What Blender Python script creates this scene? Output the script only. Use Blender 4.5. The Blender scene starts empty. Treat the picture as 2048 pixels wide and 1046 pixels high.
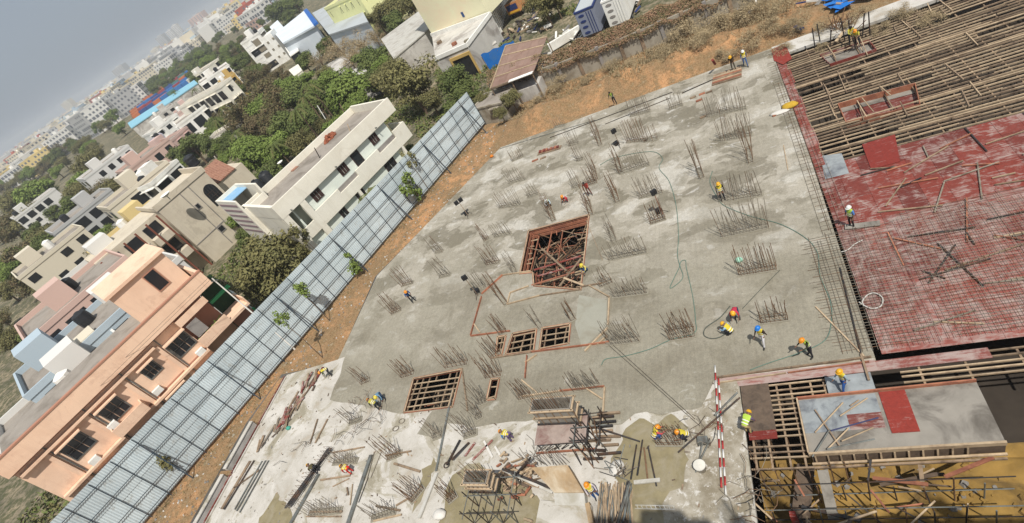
import bpy, bmesh, math, random
from mathutils import Vector, Matrix, noise
from mathutils.geometry import delaunay_2d_cdt

random.seed(7)
SC = bpy.context.scene
COL = SC.collection
PI = math.pi
rad = math.radians

# ---------------------------------------------------------------- camera
CAM_H = 27.0
PITCH, ROLL, YAW = rad(34.551), rad(-34.172), rad(122.518)
FPX = 1092.66                       # focal length in photograph pixels (2048 wide)
FWD = Vector((math.cos(YAW) * math.cos(PITCH), math.sin(YAW) * math.cos(PITCH), -math.sin(PITCH)))
_r = Vector((math.sin(YAW), -math.cos(YAW), 0))
_u = _r.cross(FWD)
RGT = _r * math.cos(ROLL) + _u * math.sin(ROLL)
UPV = -_r * math.sin(ROLL) + _u * math.cos(ROLL)
cam_d = bpy.data.cameras.new('camera')
cam = bpy.data.objects.new('camera', cam_d)
COL.objects.link(cam)
cam_d.sensor_fit = 'HORIZONTAL'
cam_d.sensor_width = 36
cam_d.lens = FPX / 2048 * 36
cam_d.clip_start = 0.3
cam_d.clip_end = 12000
cam.matrix_world = Matrix(((RGT.x, UPV.x, -FWD.x, 0), (RGT.y, UPV.y, -FWD.y, 0), (RGT.z, UPV.z, -FWD.z, CAM_H), (0, 0, 0, 1)))
SC.camera = cam
SC.render.resolution_x, SC.render.resolution_y = 1024, 523

# ---------------------------------------------------------------- sky, sun, exposure
SUN_EL = rad(58.5)
SUN_ROT = rad(141.5)                # clockwise from +y: the sun stands behind the camera, to its right
W = bpy.data.worlds.new('World')
SC.world = W
W.use_nodes = True
wn = W.node_tree.nodes
sky = wn.new('ShaderNodeTexSky')
sky.sky_type = 'NISHITA'
sky.sun_disc = False
sky.sun_elevation = SUN_EL
sky.sun_rotation = SUN_ROT
sky.air_density = 1.0
sky.dust_density = 3.0
sky.ozone_density = 1.0
mixs = wn.new('ShaderNodeMix')       # dusty air evens the whole dome out towards a pale grey blue
mixs.data_type = 'RGBA'
mixs.inputs[0].default_value = 0.8
mixs.inputs[7].default_value = (4.2, 4.75, 5.5, 1)
W.node_tree.links.new(sky.outputs[0], mixs.inputs[6])
W.node_tree.links.new(mixs.outputs[2], wn['Background'].inputs[0])
wn['Background'].inputs[1].default_value = 0.085
sd = bpy.data.lights.new('sun', 'SUN')
sd.energy = 4.5
sd.angle = rad(0.55)
sd.color = (1.0, 0.955, 0.885)
sun = bpy.data.objects.new('sun', sd)
COL.objects.link(sun)
_s = Vector((math.sin(SUN_ROT) * math.cos(SUN_EL), math.cos(SUN_ROT) * math.cos(SUN_EL), math.sin(SUN_EL)))
sun.rotation_euler = _s.to_track_quat('Z', 'Y').to_euler()
SC.view_settings.view_transform = 'Standard'
SC.view_settings.look = 'None'
SC.view_settings.exposure = 0.0
SC.view_settings.gamma = 1.0
SC.view_settings.use_curve_mapping = False
SC.cycles.max_bounces = 5
SC.cycles.diffuse_bounces = 3
SC.cycles.volume_bounces = 1
SC.cycles.caustics_reflective = False
SC.cycles.caustics_refractive = False


# ---------------------------------------------------------------- measuring helpers
def ray(px, py):
    return FWD * FPX + RGT * (px - 1024) - UPV * (py - 523)


def at(px, py, z=0.0):
    """the place on the level z that the photograph shows at a pixel"""
    d = ray(px, py)
    return Vector((0, 0, CAM_H)) + d * ((z - CAM_H) / d.z)


def dist_scale(p):
    """metres per photograph pixel at a place"""
    return (Vector(p) - Vector((0, 0, CAM_H))).dot(FWD) / FPX


def srgb(*c):
    f = lambda v: v / 12.92 if v <= 0.04045 else ((v + 0.055) / 1.055) ** 2.4
    return tuple(f(v / 255) for v in c)


def alb(r, g, b, k=0.80):
    """real-world base colour of a surface that shows as r, g, b in full sun"""
    return tuple(min(0.85, v * k) for v in srgb(r, g, b))


# ---------------------------------------------------------------- materials
class NT:
    def __init__(s, name):
        s.m = bpy.data.materials.new(name)
        s.m.use_nodes = True
        s.t = s.m.node_tree
        s.b = s.t.nodes['Principled BSDF']
        s.b.inputs['Roughness'].default_value = 0.9
        s.b.inputs['Specular IOR Level'].default_value = 0.25

    def n(s, kind, **props):
        x = s.t.nodes.new(kind)
        for k, v in props.items():
            setattr(x, k, v)
        return x

    def put(s, sock, v):
        if isinstance(v, bpy.types.NodeSocket):
            s.t.links.new(v, sock)
        elif isinstance(v, (tuple, list)) and len(v) == 3 and sock.type == 'RGBA':
            sock.default_value = (*v, 1)
        else:
            sock.default_value = v

    def pos(s, local=False):
        if local:
            return s.n('ShaderNodeTexCoord').outputs['Object']
        return s.n('ShaderNodeNewGeometry').outputs['Position']

    def mapped(s, vec, scale=(1, 1, 1), rot=(0, 0, 0)):
        x = s.n('ShaderNodeMapping')
        s.put(x.inputs[0], vec)
        x.inputs['Rotation'].default_value = rot
        x.inputs['Scale'].default_value = scale
        return x.outputs[0]

    def noise(s, vec, scale, detail=4, rough=0.55, dist=0.0):
        x = s.n('ShaderNodeTexNoise')
        s.put(x.inputs['Vector'], vec)
        x.inputs['Scale'].default_value = scale
        x.inputs['Detail'].default_value = detail
        x.inputs['Roughness'].default_value = rough
        x.inputs['Distortion'].default_value = dist
        return x.outputs[0]

    def ramp(s, fac, *stops):
        x = s.n('ShaderNodeValToRGB')
        s.put(x.inputs[0], fac)
        e = x.color_ramp.elements
        while len(e) < len(stops):
            e.new(0.5)
        for k, (p, c) in enumerate(stops):
            e[k].position = p
            e[k].color = (*c, 1) if isinstance(c, tuple) else (c, c, c, 1)
        return x.outputs[0]

    def mix(s, fac, a, b, mode='MIX'):
        x = s.n('ShaderNodeMix', data_type='RGBA', blend_type=mode)
        s.put(x.inputs[0], fac)
        s.put(x.inputs[6], a)
        s.put(x.inputs[7], b)
        return x.outputs[2]

    def math(s, op, a, b=0.0):
        x = s.n('ShaderNodeMath', operation=op)
        s.put(x.inputs[0], a)
        s.put(x.inputs[1], b)
        return x.outputs[0]

    def bump(s, h, strength=0.5, dist=0.05):
        x = s.n('ShaderNodeBump')
        s.put(x.inputs['Height'], h)
        x.inputs['Strength'].default_value = strength
        x.inputs['Distance'].default_value = dist
        s.t.links.new(x.outputs[0], s.b.inputs['Normal'])

    def out(s, col, rough=None):
        s.put(s.b.inputs['Base Color'], col)
        if rough is not None:
            s.put(s.b.inputs['Roughness'], rough)
        return s.m


_MATS = {}


def M(name, col, rough=0.85, var=0.18, scale=1.5, bump=0.0, metal=0.0, dirt=None, local=False, spec=0.25, obj=0.0, streak=None):
    """plain material with mottling, an optional second (dirt) colour in patches and piece-to-piece variation"""
    if name in _MATS:
        return _MATS[name]
    t = NT(name)
    p = t.pos(local)
    n1 = t.noise(p, scale, 6, 0.6)
    c = t.mix(t.ramp(n1, (0.25, 0.0), (0.75, 1.0)), tuple(v * (1 - var) for v in col), tuple(min(0.9, v * (1 + var)) for v in col))
    if dirt:
        n2 = t.noise(p, scale * 0.45, 5, 0.65, 0.6)
        c = t.mix(t.ramp(n2, (0.48, 0.0), (0.66, 1.0)), c, dirt)
    if streak:      # rain runs down the render
        sn = t.noise(t.mapped(p, (1.6, 1.6, .10)), 1.0, 7, .7, .2)
        c = t.mix(t.ramp(sn, (.52, 0.0), (.74, .4)), c, streak)
        c = t.mix(t.ramp(t.noise(p, .35, 7, .7, .8), (.55, 0.0), (.62, .35)), c, streak)
    if obj:
        r = t.n('ShaderNodeObjectInfo').outputs['Random']
        c = t.mix(1.0, c, t.ramp(r, (0.0, 1 - obj), (1.0, 1.0)), 'MULTIPLY')
    if bump:
        t.bump(n1, bump, 0.04)
    t.b.inputs['Metallic'].default_value = metal
    t.b.inputs['Specular IOR Level'].default_value = spec
    _MATS[name] = t.out(c, rough)
    return _MATS[name]


# ---------------------------------------------------------------- meshes
class MB:
    def __init__(s):
        s.v, s.f, s.mi = [], [], []
        s.cur = 0

    def add(s, vs, fs):
        o = len(s.v)
        s.v += [tuple(v) for v in vs]
        s.f += [tuple(i + o for i in f) for f in fs]
        s.mi += [s.cur] * len(fs)
        return s

    def hexa(s, b, t):
        n = len(b)
        return s.add(list(b) + list(t), [tuple(range(n - 1, -1, -1)), tuple(range(n, 2 * n))] + [(i, (i + 1) % n, n + (i + 1) % n, n + i) for i in range(n)])

    def box(s, x0, x1, y0, y1, z0, z1):
        q = [(x0, y0), (x1, y0), (x1, y1), (x0, y1)]
        return s.hexa([(*p, z0) for p in q], [(*p, z1) for p in q])

    def prism(s, poly, z0, z1):
        a = sum(poly[i][0] * poly[(i + 1) % len(poly)][1] - poly[(i + 1) % len(poly)][0] * poly[i][1] for i in range(len(poly)))
        poly = list(poly) if a > 0 else list(poly)[::-1]
        return s.hexa([(p[0], p[1], z0) for p in poly], [(p[0], p[1], z1) for p in poly])

    def beam(s, p, q, w, h, up=(0, 0, 1)):
        p, q = Vector(p), Vector(q)
        d = (q - p).normalized()
        u = Vector(up)
        if abs(d.dot(u)) > 0.98:
            u = Vector((0, 1, 0))
        a = d.cross(u).normalized()
        u = a.cross(d)
        a, u = a * w / 2, u * h / 2
        return s.hexa([p - a - u, p + a - u, p + a + u, p - a + u], [q - a - u, q + a - u, q + a + u, q - a + u])

    def tube(s, pts, r, n=6, r2=None, cap=True):
        pts = [Vector(p) for p in pts]
        o = len(s.v)
        prev = None
        k = len(pts)
        for i, p in enumerate(pts):
            d = (pts[min(i + 1, k - 1)] - pts[max(i - 1, 0)])
            d = d.normalized() if d.length > 1e-9 else Vector((0, 0, 1))
            a = d.orthogonal().normalized() if prev is None else (prev - d * prev.dot(d)).normalized()
            prev = a
            b = d.cross(a)
            rr = r if r2 is None else r + (r2 - r) * i / (k - 1)
            s.v += [tuple(p + (a * math.cos(2 * PI * j / n) + b * math.sin(2 * PI * j / n)) * rr) for j in range(n)]
        fs = [(o + i * n + j, o + i * n + (j + 1) % n, o + (i + 1) * n + (j + 1) % n, o + (i + 1) * n + j) for i in range(k - 1) for j in range(n)]
        if cap:
            fs += [tuple(o + j for j in range(n - 1, -1, -1)), tuple(o + (k - 1) * n + j for j in range(n))]
        s.f += fs
        s.mi += [s.cur] * len(fs)
        return s

    def lathe(s, prof, c=(0, 0, 0), n=12):
        o = len(s.v)
        for r, z in prof:
            s.v += [(c[0] + r * math.cos(2 * PI * j / n), c[1] + r * math.sin(2 * PI * j / n), c[2] + z) for j in range(n)]
        k = len(prof)
        fs = [(o + i * n + j, o + i * n + (j + 1) % n, o + (i + 1) * n + (j + 1) % n, o + (i + 1) * n + j) for i in range(k - 1) for j in range(n)]
        fs += [tuple(o + j for j in range(n - 1, -1, -1)), tuple(o + (k - 1) * n + j for j in range(n))]
        s.f += fs
        s.mi += [s.cur] * len(fs)
        return s

    def mesh(s, name, off=(0, 0, 0)):
        me = bpy.data.meshes.new(name)
        me.from_pydata([(v[0] - off[0], v[1] - off[1], v[2] - off[2]) for v in s.v], [], s.f)
        return me

    def build(s, name, mat, parent=None, kind=None, smooth=False, local=False, label=None):
        off = Vector((0, 0, 0))
        p = parent
        while p is not None and not local:
            off += p.location
            p = p.parent
        me = s.mesh(name, off)
        mats = mat if isinstance(mat, (list, tuple)) else [mat]
        for m in mats:
            me.materials.append(m)
        if len(mats) > 1:
            me.polygons.foreach_set('material_index', s.mi)
        if smooth:
            me.polygons.foreach_set('use_smooth', [True] * len(me.polygons))
        me.update()
        return link(name, me, parent, kind, label)


def link(name, me, parent=None, kind=None, label=None):
    o = bpy.data.objects.new(name, me)
    COL.objects.link(o)
    if parent is not None:
        o.parent = parent
    if kind:
        o['kind'] = kind
    if label:
        o['label'] = label
    return o


def tag(o, label, cat, group=None):
    o['label'] = label
    o['category'] = cat
    if group:
        o['group'] = group
    return o


def thing(name, label, cat, loc=(0, 0, 0), rz=0.0, group=None):
    o = bpy.data.objects.new(name, None)
    COL.objects.link(o)
    o.empty_display_size = 0.1
    o.location = loc
    o.rotation_euler = (0, 0, rz)
    return tag(o, label, cat, group)


def dup(o, loc, rz=0.0, scale=1.0, label=None, parent=None):
    c = o.copy()
    COL.objects.link(c)
    if parent is None:
        c.location = loc
        c.rotation_euler = (0, 0, rz)
        c.scale = (scale,) * 3 if not isinstance(scale, tuple) else scale
        if label:
            c['label'] = label
    else:
        c.parent = parent
    for ch in o.children:
        dup(ch, None, parent=c)
    return c


# landmarks that a label can name, with their photograph pixel
LAND = [('the large square shaft opening', 1110, 495), ('the twin joisted pits', 1075, 682), ('the lower left joisted opening', 865, 778),
        ('the striped poles', 1440, 860), ('the worker in the blue helmet', 1520, 668), ('the looped green hose', 1355, 555),
        ('the right hand red boards', 1660, 430), ('the dirt bank', 1300, 195), ('the left slab corner', 730, 600),
        ('the tall column form box', 1110, 825), ('the small column form box', 965, 935), ('the brown concrete block', 1125, 965),
        ('the worker in red trousers', 700, 942), ('the far timber stack', 1455, 160), ('the row of reddish blocks', 1097, 298),
        ('the black steel bundle', 613, 960), ('the large upper joist deck', 1670, 210), ('the raised formwork tray', 1680, 850)]
_SEEN = {}
_ORD = [''] + [f', {w} out' for w in 'second third fourth fifth sixth seventh eighth ninth tenth eleventh twelfth thirteenth fourteenth fifteenth sixteenth seventeenth eighteenth nineteenth twentieth'.split()]


def whereabouts(items, lands=LAND):
    """items: [(phrase, px, py)] -> one label each, told apart by the nearest landmark, the side of it and the rank"""
    pre = []
    for k, (ph, x, y) in enumerate(items):
        d, nm, lx, ly = min((math.hypot(x - a, y - b), n, a, b) for n, a, b in lands)
        dx, dy = x - lx, y - ly
        side = ('right of' if dx > 0 else 'left of') if abs(dx) > abs(dy) * 0.8 else ('below' if dy > 0 else 'above')
        pre.append((ph, side, nm, d, k))
    res = [None] * len(items)
    by = {}
    for p in pre:
        by.setdefault(p[:3], []).append(p)
    for (ph, side, nm), rows in by.items():
        base = _SEEN.get((ph, side, nm), 0)
        for r, p in enumerate(sorted(rows, key=lambda p: p[3])):
            j = base + r
            res[p[4]] = f'{ph} {side} {nm}' + (_ORD[j] if j < len(_ORD) else ', far out')
        _SEEN[(ph, side, nm)] = base + len(rows)
    return res

# ================================================================ materials of the site
def wetconcrete():
    """poured slab: terraces of wetter and drier mortar whose fronts show as crisp irregular lines"""
    t = NT('fresh_concrete')
    p = t.pos()
    sp = t.n('ShaderNodeSeparateXYZ')
    t.put(sp.inputs[0], p)
    y = sp.outputs[1]
    wob = t.noise(p, 0.09, 5, 0.6, 0.5)
    far = t.ramp(t.math('ADD', t.math('MULTIPLY', y, 1 / 60), t.math('MULTIPLY', t.math('SUBTRACT', wob, 0.5), 0.9)), (0.38, 0.0), (0.60, 1.0))   # poured first, dried furthest
    warp = t.n('ShaderNodeVectorMath', operation='MULTIPLY_ADD')     # push the fronts into lobes
    wn_ = t.n('ShaderNodeTexNoise')
    wn_.inputs['Scale'].default_value = .45
    wn_.inputs['Detail'].default_value = 5
    t.put(wn_.inputs['Vector'], p)
    t.put(warp.inputs[0], wn_.outputs['Color'])
    warp.inputs[1].default_value = (2.6, 1.6, 0)
    t.put(warp.inputs[2], p)
    q = warp.outputs[0]
    big = t.noise(t.mapped(q, (0.75, 1.2, 1), (0, 0, rad(-14))), 0.17, 5, 0.5)
    med = t.noise(t.mapped(q, (0.75, 1.15, 1), (0, 0, rad(10))), 0.30, 5, 0.55)
    sml = t.noise(t.mapped(q, (0.8, 1.2, 1)), 0.85, 8, 0.65)
    soft = t.noise(p, .35, 8, .65, .6)
    fine = t.noise(p, 11.0, 5, 0.65)
    trowel = t.noise(t.mapped(p, (5.0, 0.30, 1), (0, 0, rad(-9))), 1.2, 3, 0.5)
    swirl = t.noise(p, 0.8, 3, 0.5, 4.0)
    c = t.mix(t.ramp(big, (0.40, 0.0), (0.60, 1.0)), alb(152, 145, 128, .74), alb(168, 162, 145, .74))
    # drier far part: pale, mid and dark terraces with crisp fronts
    d = t.mix(t.ramp(big, (0.455, 0.0), (0.475, 1.0)), alb(154, 147, 131, .74), alb(176, 169, 153, .74))
    d = t.mix(t.ramp(med, (0.505, 0.0), (0.525, 1.0)), d, alb(190, 183, 168, .75))
    d = t.mix(t.ramp(med, (0.575, 0.0), (0.60, 1.0)), d, alb(206, 201, 189, .77))
    d = t.mix(t.ramp(med, (0.395, 1.0), (0.415, 0.0)), d, alb(142, 135, 118, .74))
    d = t.mix(t.ramp(sml, (0.60, 0.0), (0.64, .75)), d, alb(214, 210, 202, .78))
    d = t.mix(t.ramp(soft, (0.36, .45), (0.46, 0)), d, alb(152, 147, 132, .74))
    d = t.mix(t.ramp(soft, (0.56, 0.0), (0.66, .4)), d, alb(198, 191, 176, .76))
    c = t.mix(far, c, d)
    # a few pale and dark blots on the nearer half too
    nearw = t.ramp(sml, (0.60, 0.0), (0.66, 0.6))
    c = t.mix(t.math('MULTIPLY', nearw, t.ramp(med, (0.49, 0.0), (0.56, 1.0))), c, alb(200, 196, 184, .76))
    c = t.mix(t.ramp(soft, (0.32, 0.5), (0.47, 0.0)), c, alb(134, 126, 107, .74))
    c = t.mix(t.ramp(soft, (0.55, 0.0), (0.68, 0.4)), c, alb(182, 174, 156, .74))
    c = t.mix(t.ramp(swirl, (0.475, 0.0), (0.495, 0.22), (0.515, 0.0)), c, alb(120, 113, 96, .74))
    c = t.mix(0.30, c, t.ramp(fine, (0.3, 0.28), (0.7, 0.72)), 'OVERLAY')
    c = t.mix(0.10, c, t.ramp(trowel, (0.3, 0.3), (0.7, 0.7)), 'OVERLAY')
    grit = t.noise(p, 3.2, 9, 0.78)
    c = t.mix(0.45, c, t.ramp(grit, (0.3, 0.3), (0.7, 0.7)), 'OVERLAY')
    t.bump(t.math('ADD', t.math('MULTIPLY', fine, 0.6), t.math('ADD', trowel, sml)), 0.5, 0.05)
    return t.out(c, t.ramp(big, (0.42, 0.55), (0.52, 0.85)))


def dryconcrete():
    t = NT('dry_concrete')
    p = t.pos()
    a = t.noise(p, 0.5, 8, 0.62, 0.6)
    b = t.noise(p, 2.6, 8, 0.68, 0.5)
    d = t.noise(p, 14.0, 4, 0.6)
    e = t.noise(p, 0.22, 9, 0.68, 1.5)
    c = t.mix(t.ramp(a, (0.38, 0.0), (0.62, 1.0)), alb(200, 194, 182, .74), alb(226, 221, 212, .74))
    c = t.mix(t.ramp(b, (0.58, 0.0), (0.68, 0.7)), c, alb(160, 152, 136, .74))
    c = t.mix(t.ramp(e, (0.54, 0.0), (0.57, 0.75)), c, alb(182, 174, 154, .74))
    c = t.mix(t.ramp(e, (0.60, 0.0), (0.62, 0.7)), c, alb(158, 150, 128, .74))
    c = t.mix(t.ramp(a, (0.33, .5), (0.40, 0.0)), c, alb(190, 176, 156, .74))
    c = t.mix(t.ramp(d, (0.64, 0.0), (0.74, 0.6)), c, alb(120, 110, 95))
    t.bump(b, 0.4, 0.03)
    return t.out(c, 0.95)


def dirt():
    t = NT('soil')
    p = t.pos()
    a = t.noise(p, 0.18, 8, 0.62, 0.7)
    b = t.noise(p, 1.3, 9, 0.7, 0.3)
    d = t.noise(p, 7.0, 6, 0.7)
    c = t.mix(t.ramp(a, (0.44, 0.0), (0.60, 1.0)), alb(160, 130, 96), alb(206, 156, 110))
    c = t.mix(t.ramp(b, (0.44, 0.0), (0.58, 0.9)), c, alb(146, 122, 88))
    c = t.mix(t.ramp(d, (0.56, 0.0), (0.66, 0.6)), c, alb(190, 168, 136))
    c = t.mix(t.ramp(b, (0.60, 0.0), (0.70, 0.6)), c, alb(205, 190, 165))
    c = t.mix(t.ramp(d, (0.35, 0.7), (0.50, 0.0)), c, alb(108, 84, 58))
    # the yard and town ground further out is greyer, trodden and partly grown over
    g = t.mix(t.ramp(a, (0.40, 0.0), (0.6, 1.0)), alb(124, 116, 98), alb(176, 160, 134))
    g = t.mix(t.ramp(b, (0.42, 0.0), (0.56, 0.85)), g, alb(78, 84, 54))
    sp = t.n('ShaderNodeSeparateXYZ')
    t.put(sp.inputs[0], p)
    x, y = sp.outputs[0], sp.outputs[1]
    off = t.math('SUBTRACT', t.math('MULTIPLY', t.math('SUBTRACT', y, 63.0), 0.417), t.math('ADD', x, 31.5))   # metres outside the sheet fence
    out1 = t.ramp(t.math('MULTIPLY', off, 0.1), (0.0, 0.0), (0.2, 1.0))
    out2 = t.ramp(t.math('MULTIPLY', t.math('SUBTRACT', y, 66.0), 0.1), (0.0, 0.0), (0.2, 1.0))
    c = t.mix(t.math('MAXIMUM', out1, out2), c, g)
    t.bump(t.math('ADD', b, t.math('MULTIPLY', d, 0.5)), 0.9, 0.12)
    return t.out(c, 0.97)


def redboard(name='red_shuttering', worn=0.5, base=(150, 76, 66)):
    """film faced ply: each sheet its own tone, scuffed and splashed with cement in fine streaks"""
    t = NT(name)
    p = t.pos()
    r = t.n('ShaderNodeObjectInfo').outputs['Random']
    a = t.noise(p, 0.8, 9, 0.72, 1.0)
    b = t.noise(p, 6.0, 8, 0.75, 0.8)
    st = t.noise(t.mapped(p, (0.6, 5, 1), (0, 0, .4)), 1.6, 8, 0.72, .4)
    c = t.mix(t.ramp(b, (0.35, 0.0), (0.65, 1.0)), alb(*[v * 0.84 for v in base]), alb(*base))
    c = t.mix(1.0, c, t.ramp(r, (0.0, (.62, .6, .62)), (.5, (.95, .95, .95)), (1.0, (1.0, .85, .8))), 'MULTIPLY')
    k = t.math('ADD', t.math('MULTIPLY', a, .55), t.math('MULTIPLY', st, .45))
    c = t.mix(t.ramp(k, (0.57 - worn * 0.10, 0.0), (0.66 - worn * 0.08, 0.8)), c, alb(188, 172, 164))
    c = t.mix(t.ramp(b, (0.60, 0.0), (0.70, 0.6)), c, alb(104, 64, 56))
    c = t.mix(t.ramp(st, (0.62, 0.0), (0.70, 0.6 * min(1, worn + .3))), c, alb(206, 198, 190))
    t.bump(b, .3, .02)
    return t.out(c, 0.75)


FRESH, DRY, SOIL = wetconcrete(), dryconcrete(), dirt()
RED, PINK = redboard(worn=0.75), redboard('splashed_red_shuttering', 1.1, (168, 100, 90))
REDNEW = redboard('clean_red_shuttering', 0.15, (164, 68, 58))
WETMIX = M('wet_mortar', alb(150, 139, 108), 0.65, 0.22, 1.6, 0.3, dirt=alb(164, 154, 130))
WALLFACE = M('pale_cast_wall', alb(226, 220, 212), 0.9, 0.12, 1.4, 0.2, dirt=alb(196, 190, 180))
SPLASH = NT('splashed_concrete')
_p = SPLASH.pos()
_c = SPLASH.mix(SPLASH.ramp(SPLASH.noise(_p, .8, 9, .72, .2), (.4, 0.0), (.6, 1.0)), alb(146, 136, 116), alb(186, 178, 162))
_c = SPLASH.mix(SPLASH.ramp(SPLASH.noise(_p, 1.9, 10, .78, .15), (.54, 0.0), (.60, .85)), _c, alb(224, 220, 212))
_c = SPLASH.mix(SPLASH.ramp(SPLASH.noise(_p, 5.0, 9, .8, .1), (.58, 0.0), (.68, .8)), _c, alb(104, 94, 82))
SPLASH = SPLASH.out(_c, .92)
PALEPINK = redboard('pale_splashed_boards', 2.0, (176, 110, 100))
PALEMIX = M('dried_laitance', alb(205, 202, 194), 0.9, 0.1, 1.2, 0.1, dirt=alb(176, 170, 154))
GREYWALL = M('cast_wall_concrete', alb(150, 146, 140), 0.9, 0.14, 1.4, 0.2, dirt=alb(128, 122, 112))
PITSOIL = M('pit_sand', alb(172, 138, 76, .7), 0.95, 0.3, 0.9, 0.9, dirt=alb(96, 80, 56))
VOIDSOIL = M('shade_dark_soil', (.045, .036, .028), .9, .3, .8, .5)  # soil colour darkened to stand in for the shade under the deck
TIMBER = M('sawn_timber', alb(208, 184, 152), 0.85, 0.2, 3.0, 0.1, dirt=alb(172, 148, 122), obj=0.3)
OLDTIMBER = M('weathered_timber', alb(176, 152, 126), 0.9, 0.25, 3.0, 0.1, dirt=alb(124, 106, 90), obj=0.4)
PINKTIMBER = M('red_stained_timber', alb(188, 126, 98), 0.85, 0.25, 2.5, 0.1, dirt=alb(150, 96, 78), obj=0.3)
DARKSTEEL = M('dark_scaffold_steel', alb(82, 80, 80), 0.6, 0.3, 3.0, 0.0, 0.5, dirt=alb(120, 92, 72), obj=0.3)
GREYSTEEL = M('galvanised_steel', alb(142, 146, 142), 0.5, 0.2, 2.5, 0.0, 0.4, dirt=alb(110, 104, 96), obj=0.25)
RUST = M('rusty_rebar', alb(146, 114, 88), 0.85, 0.3, 5.0, 0.0, 0.1, dirt=alb(112, 90, 72), obj=0.35)
GREYBAR = M('cement_splashed_rebar', alb(166, 156, 140), 0.85, 0.25, 5.0, 0.0, 0.1, dirt=alb(128, 114, 98), obj=0.3)
BROWNPLY = M('brown_plywood', alb(112, 96, 82), 0.8, 0.2, 3.5, 0.3, dirt=alb(88, 76, 66))


# ================================================================ geometry of plates with holes
def inside(p, poly):
    r = False
    j = len(poly) - 1
    for i in range(len(poly)):
        a, b = poly[i], poly[j]
        if (a[1] > p[1]) != (b[1] > p[1]) and p[0] < (b[0] - a[0]) * (p[1] - a[1]) / (b[1] - a[1]) + a[0]:
            r = not r
        j = i
    return r


def triangulate(outer, holes=(), extra=()):
    pts, edges = [], []
    for lp in (outer, *holes):
        o = len(pts)
        pts += [Vector((p[0], p[1])) for p in lp]
        edges += [(o + i, o + (i + 1) % len(lp)) for i in range(len(lp))]
    pts += [Vector((p[0], p[1])) for p in extra]
    v, _, f, *_ = delaunay_2d_cdt(pts, edges, [], 0, 1e-5)
    keep = []
    for t in f:
        c = (sum((v[i].x for i in t)) / 3, sum((v[i].y for i in t)) / 3)
        if inside(c, outer) and not any(inside(c, h) for h in holes):
            keep.append(tuple(t))
    return v, keep


def plate_mesh(mb, outer, holes, ztop, thick):
    v, f = triangulate(outer, holes)
    n = len(v)
    o = len(mb.v)
    mb.v += [(p.x, p.y, ztop) for p in v] + [(p.x, p.y, ztop - thick) for p in v]
    fs = []
    cnt = {}
    for t in f:
        a = (v[t[1]] - v[t[0]]).cross(v[t[2]] - v[t[0]])
        t = t if a > 0 else t[::-1]
        fs.append(tuple(o + i for i in t))
        fs.append(tuple(o + n + i for i in t[::-1]))
        for i in range(3):
            e = (t[i], t[(i + 1) % 3])
            cnt[e] = cnt.get(e, 0) + 1
    for (a, b) in list(cnt):
        if (b, a) not in cnt:
            fs.append((o + a, o + n + a, o + n + b, o + b))
    mb.f += fs
    mb.mi += [mb.cur] * len(fs)
    return mb


def wobble(poly, amp, step, seed, closed=True):
    """a poured edge is never straight: subdivide and push the outline about"""
    res = []
    n = len(poly)
    for i in range(n if closed else n - 1):
        a, b = Vector(poly[i][:2]), Vector(poly[(i + 1) % n][:2])
        k = max(1, int((b - a).length / step))
        for j in range(k):
            p = a.lerp(b, j / k)
            q = noise.noise_vector(Vector((p.x * 0.9, p.y * 0.9, seed))) + 0.5 * noise.noise_vector(Vector((p.x * 2.3, p.y * 2.3, seed + 9)))
            res.append((p.x + q.x * amp, p.y + q.y * amp))
    return res


def pix(*ps, z=0.0):
    return [tuple(at(x, y, z)[:2]) for x, y in ps]


# ================================================================ the ground
FX0, FY0 = -31.4, 63.0              # sheet fence: far end
FX1, FY1 = -56.6, 2.6               # near end, carried on past the picture
HOLE = [(-46.6, -14), (-46.6, 20.2), (-45.6, 25.4), (-38.35, 25.6), (-38.5, 36.5), (-27.2, 54.75), (30, 54.75), (30, -14)]


def terr(x, y):
    n = noise.noise(Vector((x * 0.25, y * 0.25, 3))) * 0.18 + noise.noise(Vector((x * 0.9, y * 0.9, 5))) * 0.10
    z = -0.42 + n
    w = math.exp(-((y - 58.6 - 0.6 * math.sin(x * 0.35)) / 2.1) ** 2)
    ax = max(0.0, min(1.0, (x + 30) / 6)) * max(0.25, min(1.0, (9 - x) / 8))
    z += w * ax * (.55 * noise.noise(Vector((x * .8, y * .8, 21))) + .3 * noise.noise(Vector((x * 1.9, y * 1.9, 22))) + 1.7 + 0.8 * noise.noise(Vector((x * 0.3, y * 0.3, 9))))
    if x > -2 and y > 60:
        z += min(1.0, (y - 60) / 8) * (0.5 + 0.5 * noise.noise(Vector((x * 0.12, y * 0.12, 2))))
    # spoil thrown up between the slab and the fence
    s = (x - FX0) * 0.922 - (y - FY0) * 0.386
    if 0 < s < 6 and y < 60:
        z += 0.22 * math.sin(min(1, s / 6) * PI) * (1 + noise.noise(Vector((x * 0.5, y * 0.5, 7))))
    far = max(0.0, min(1.0, (math.hypot(x, y) - 95) / 30))
    return z * (1 - far) - 0.42 * far


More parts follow.
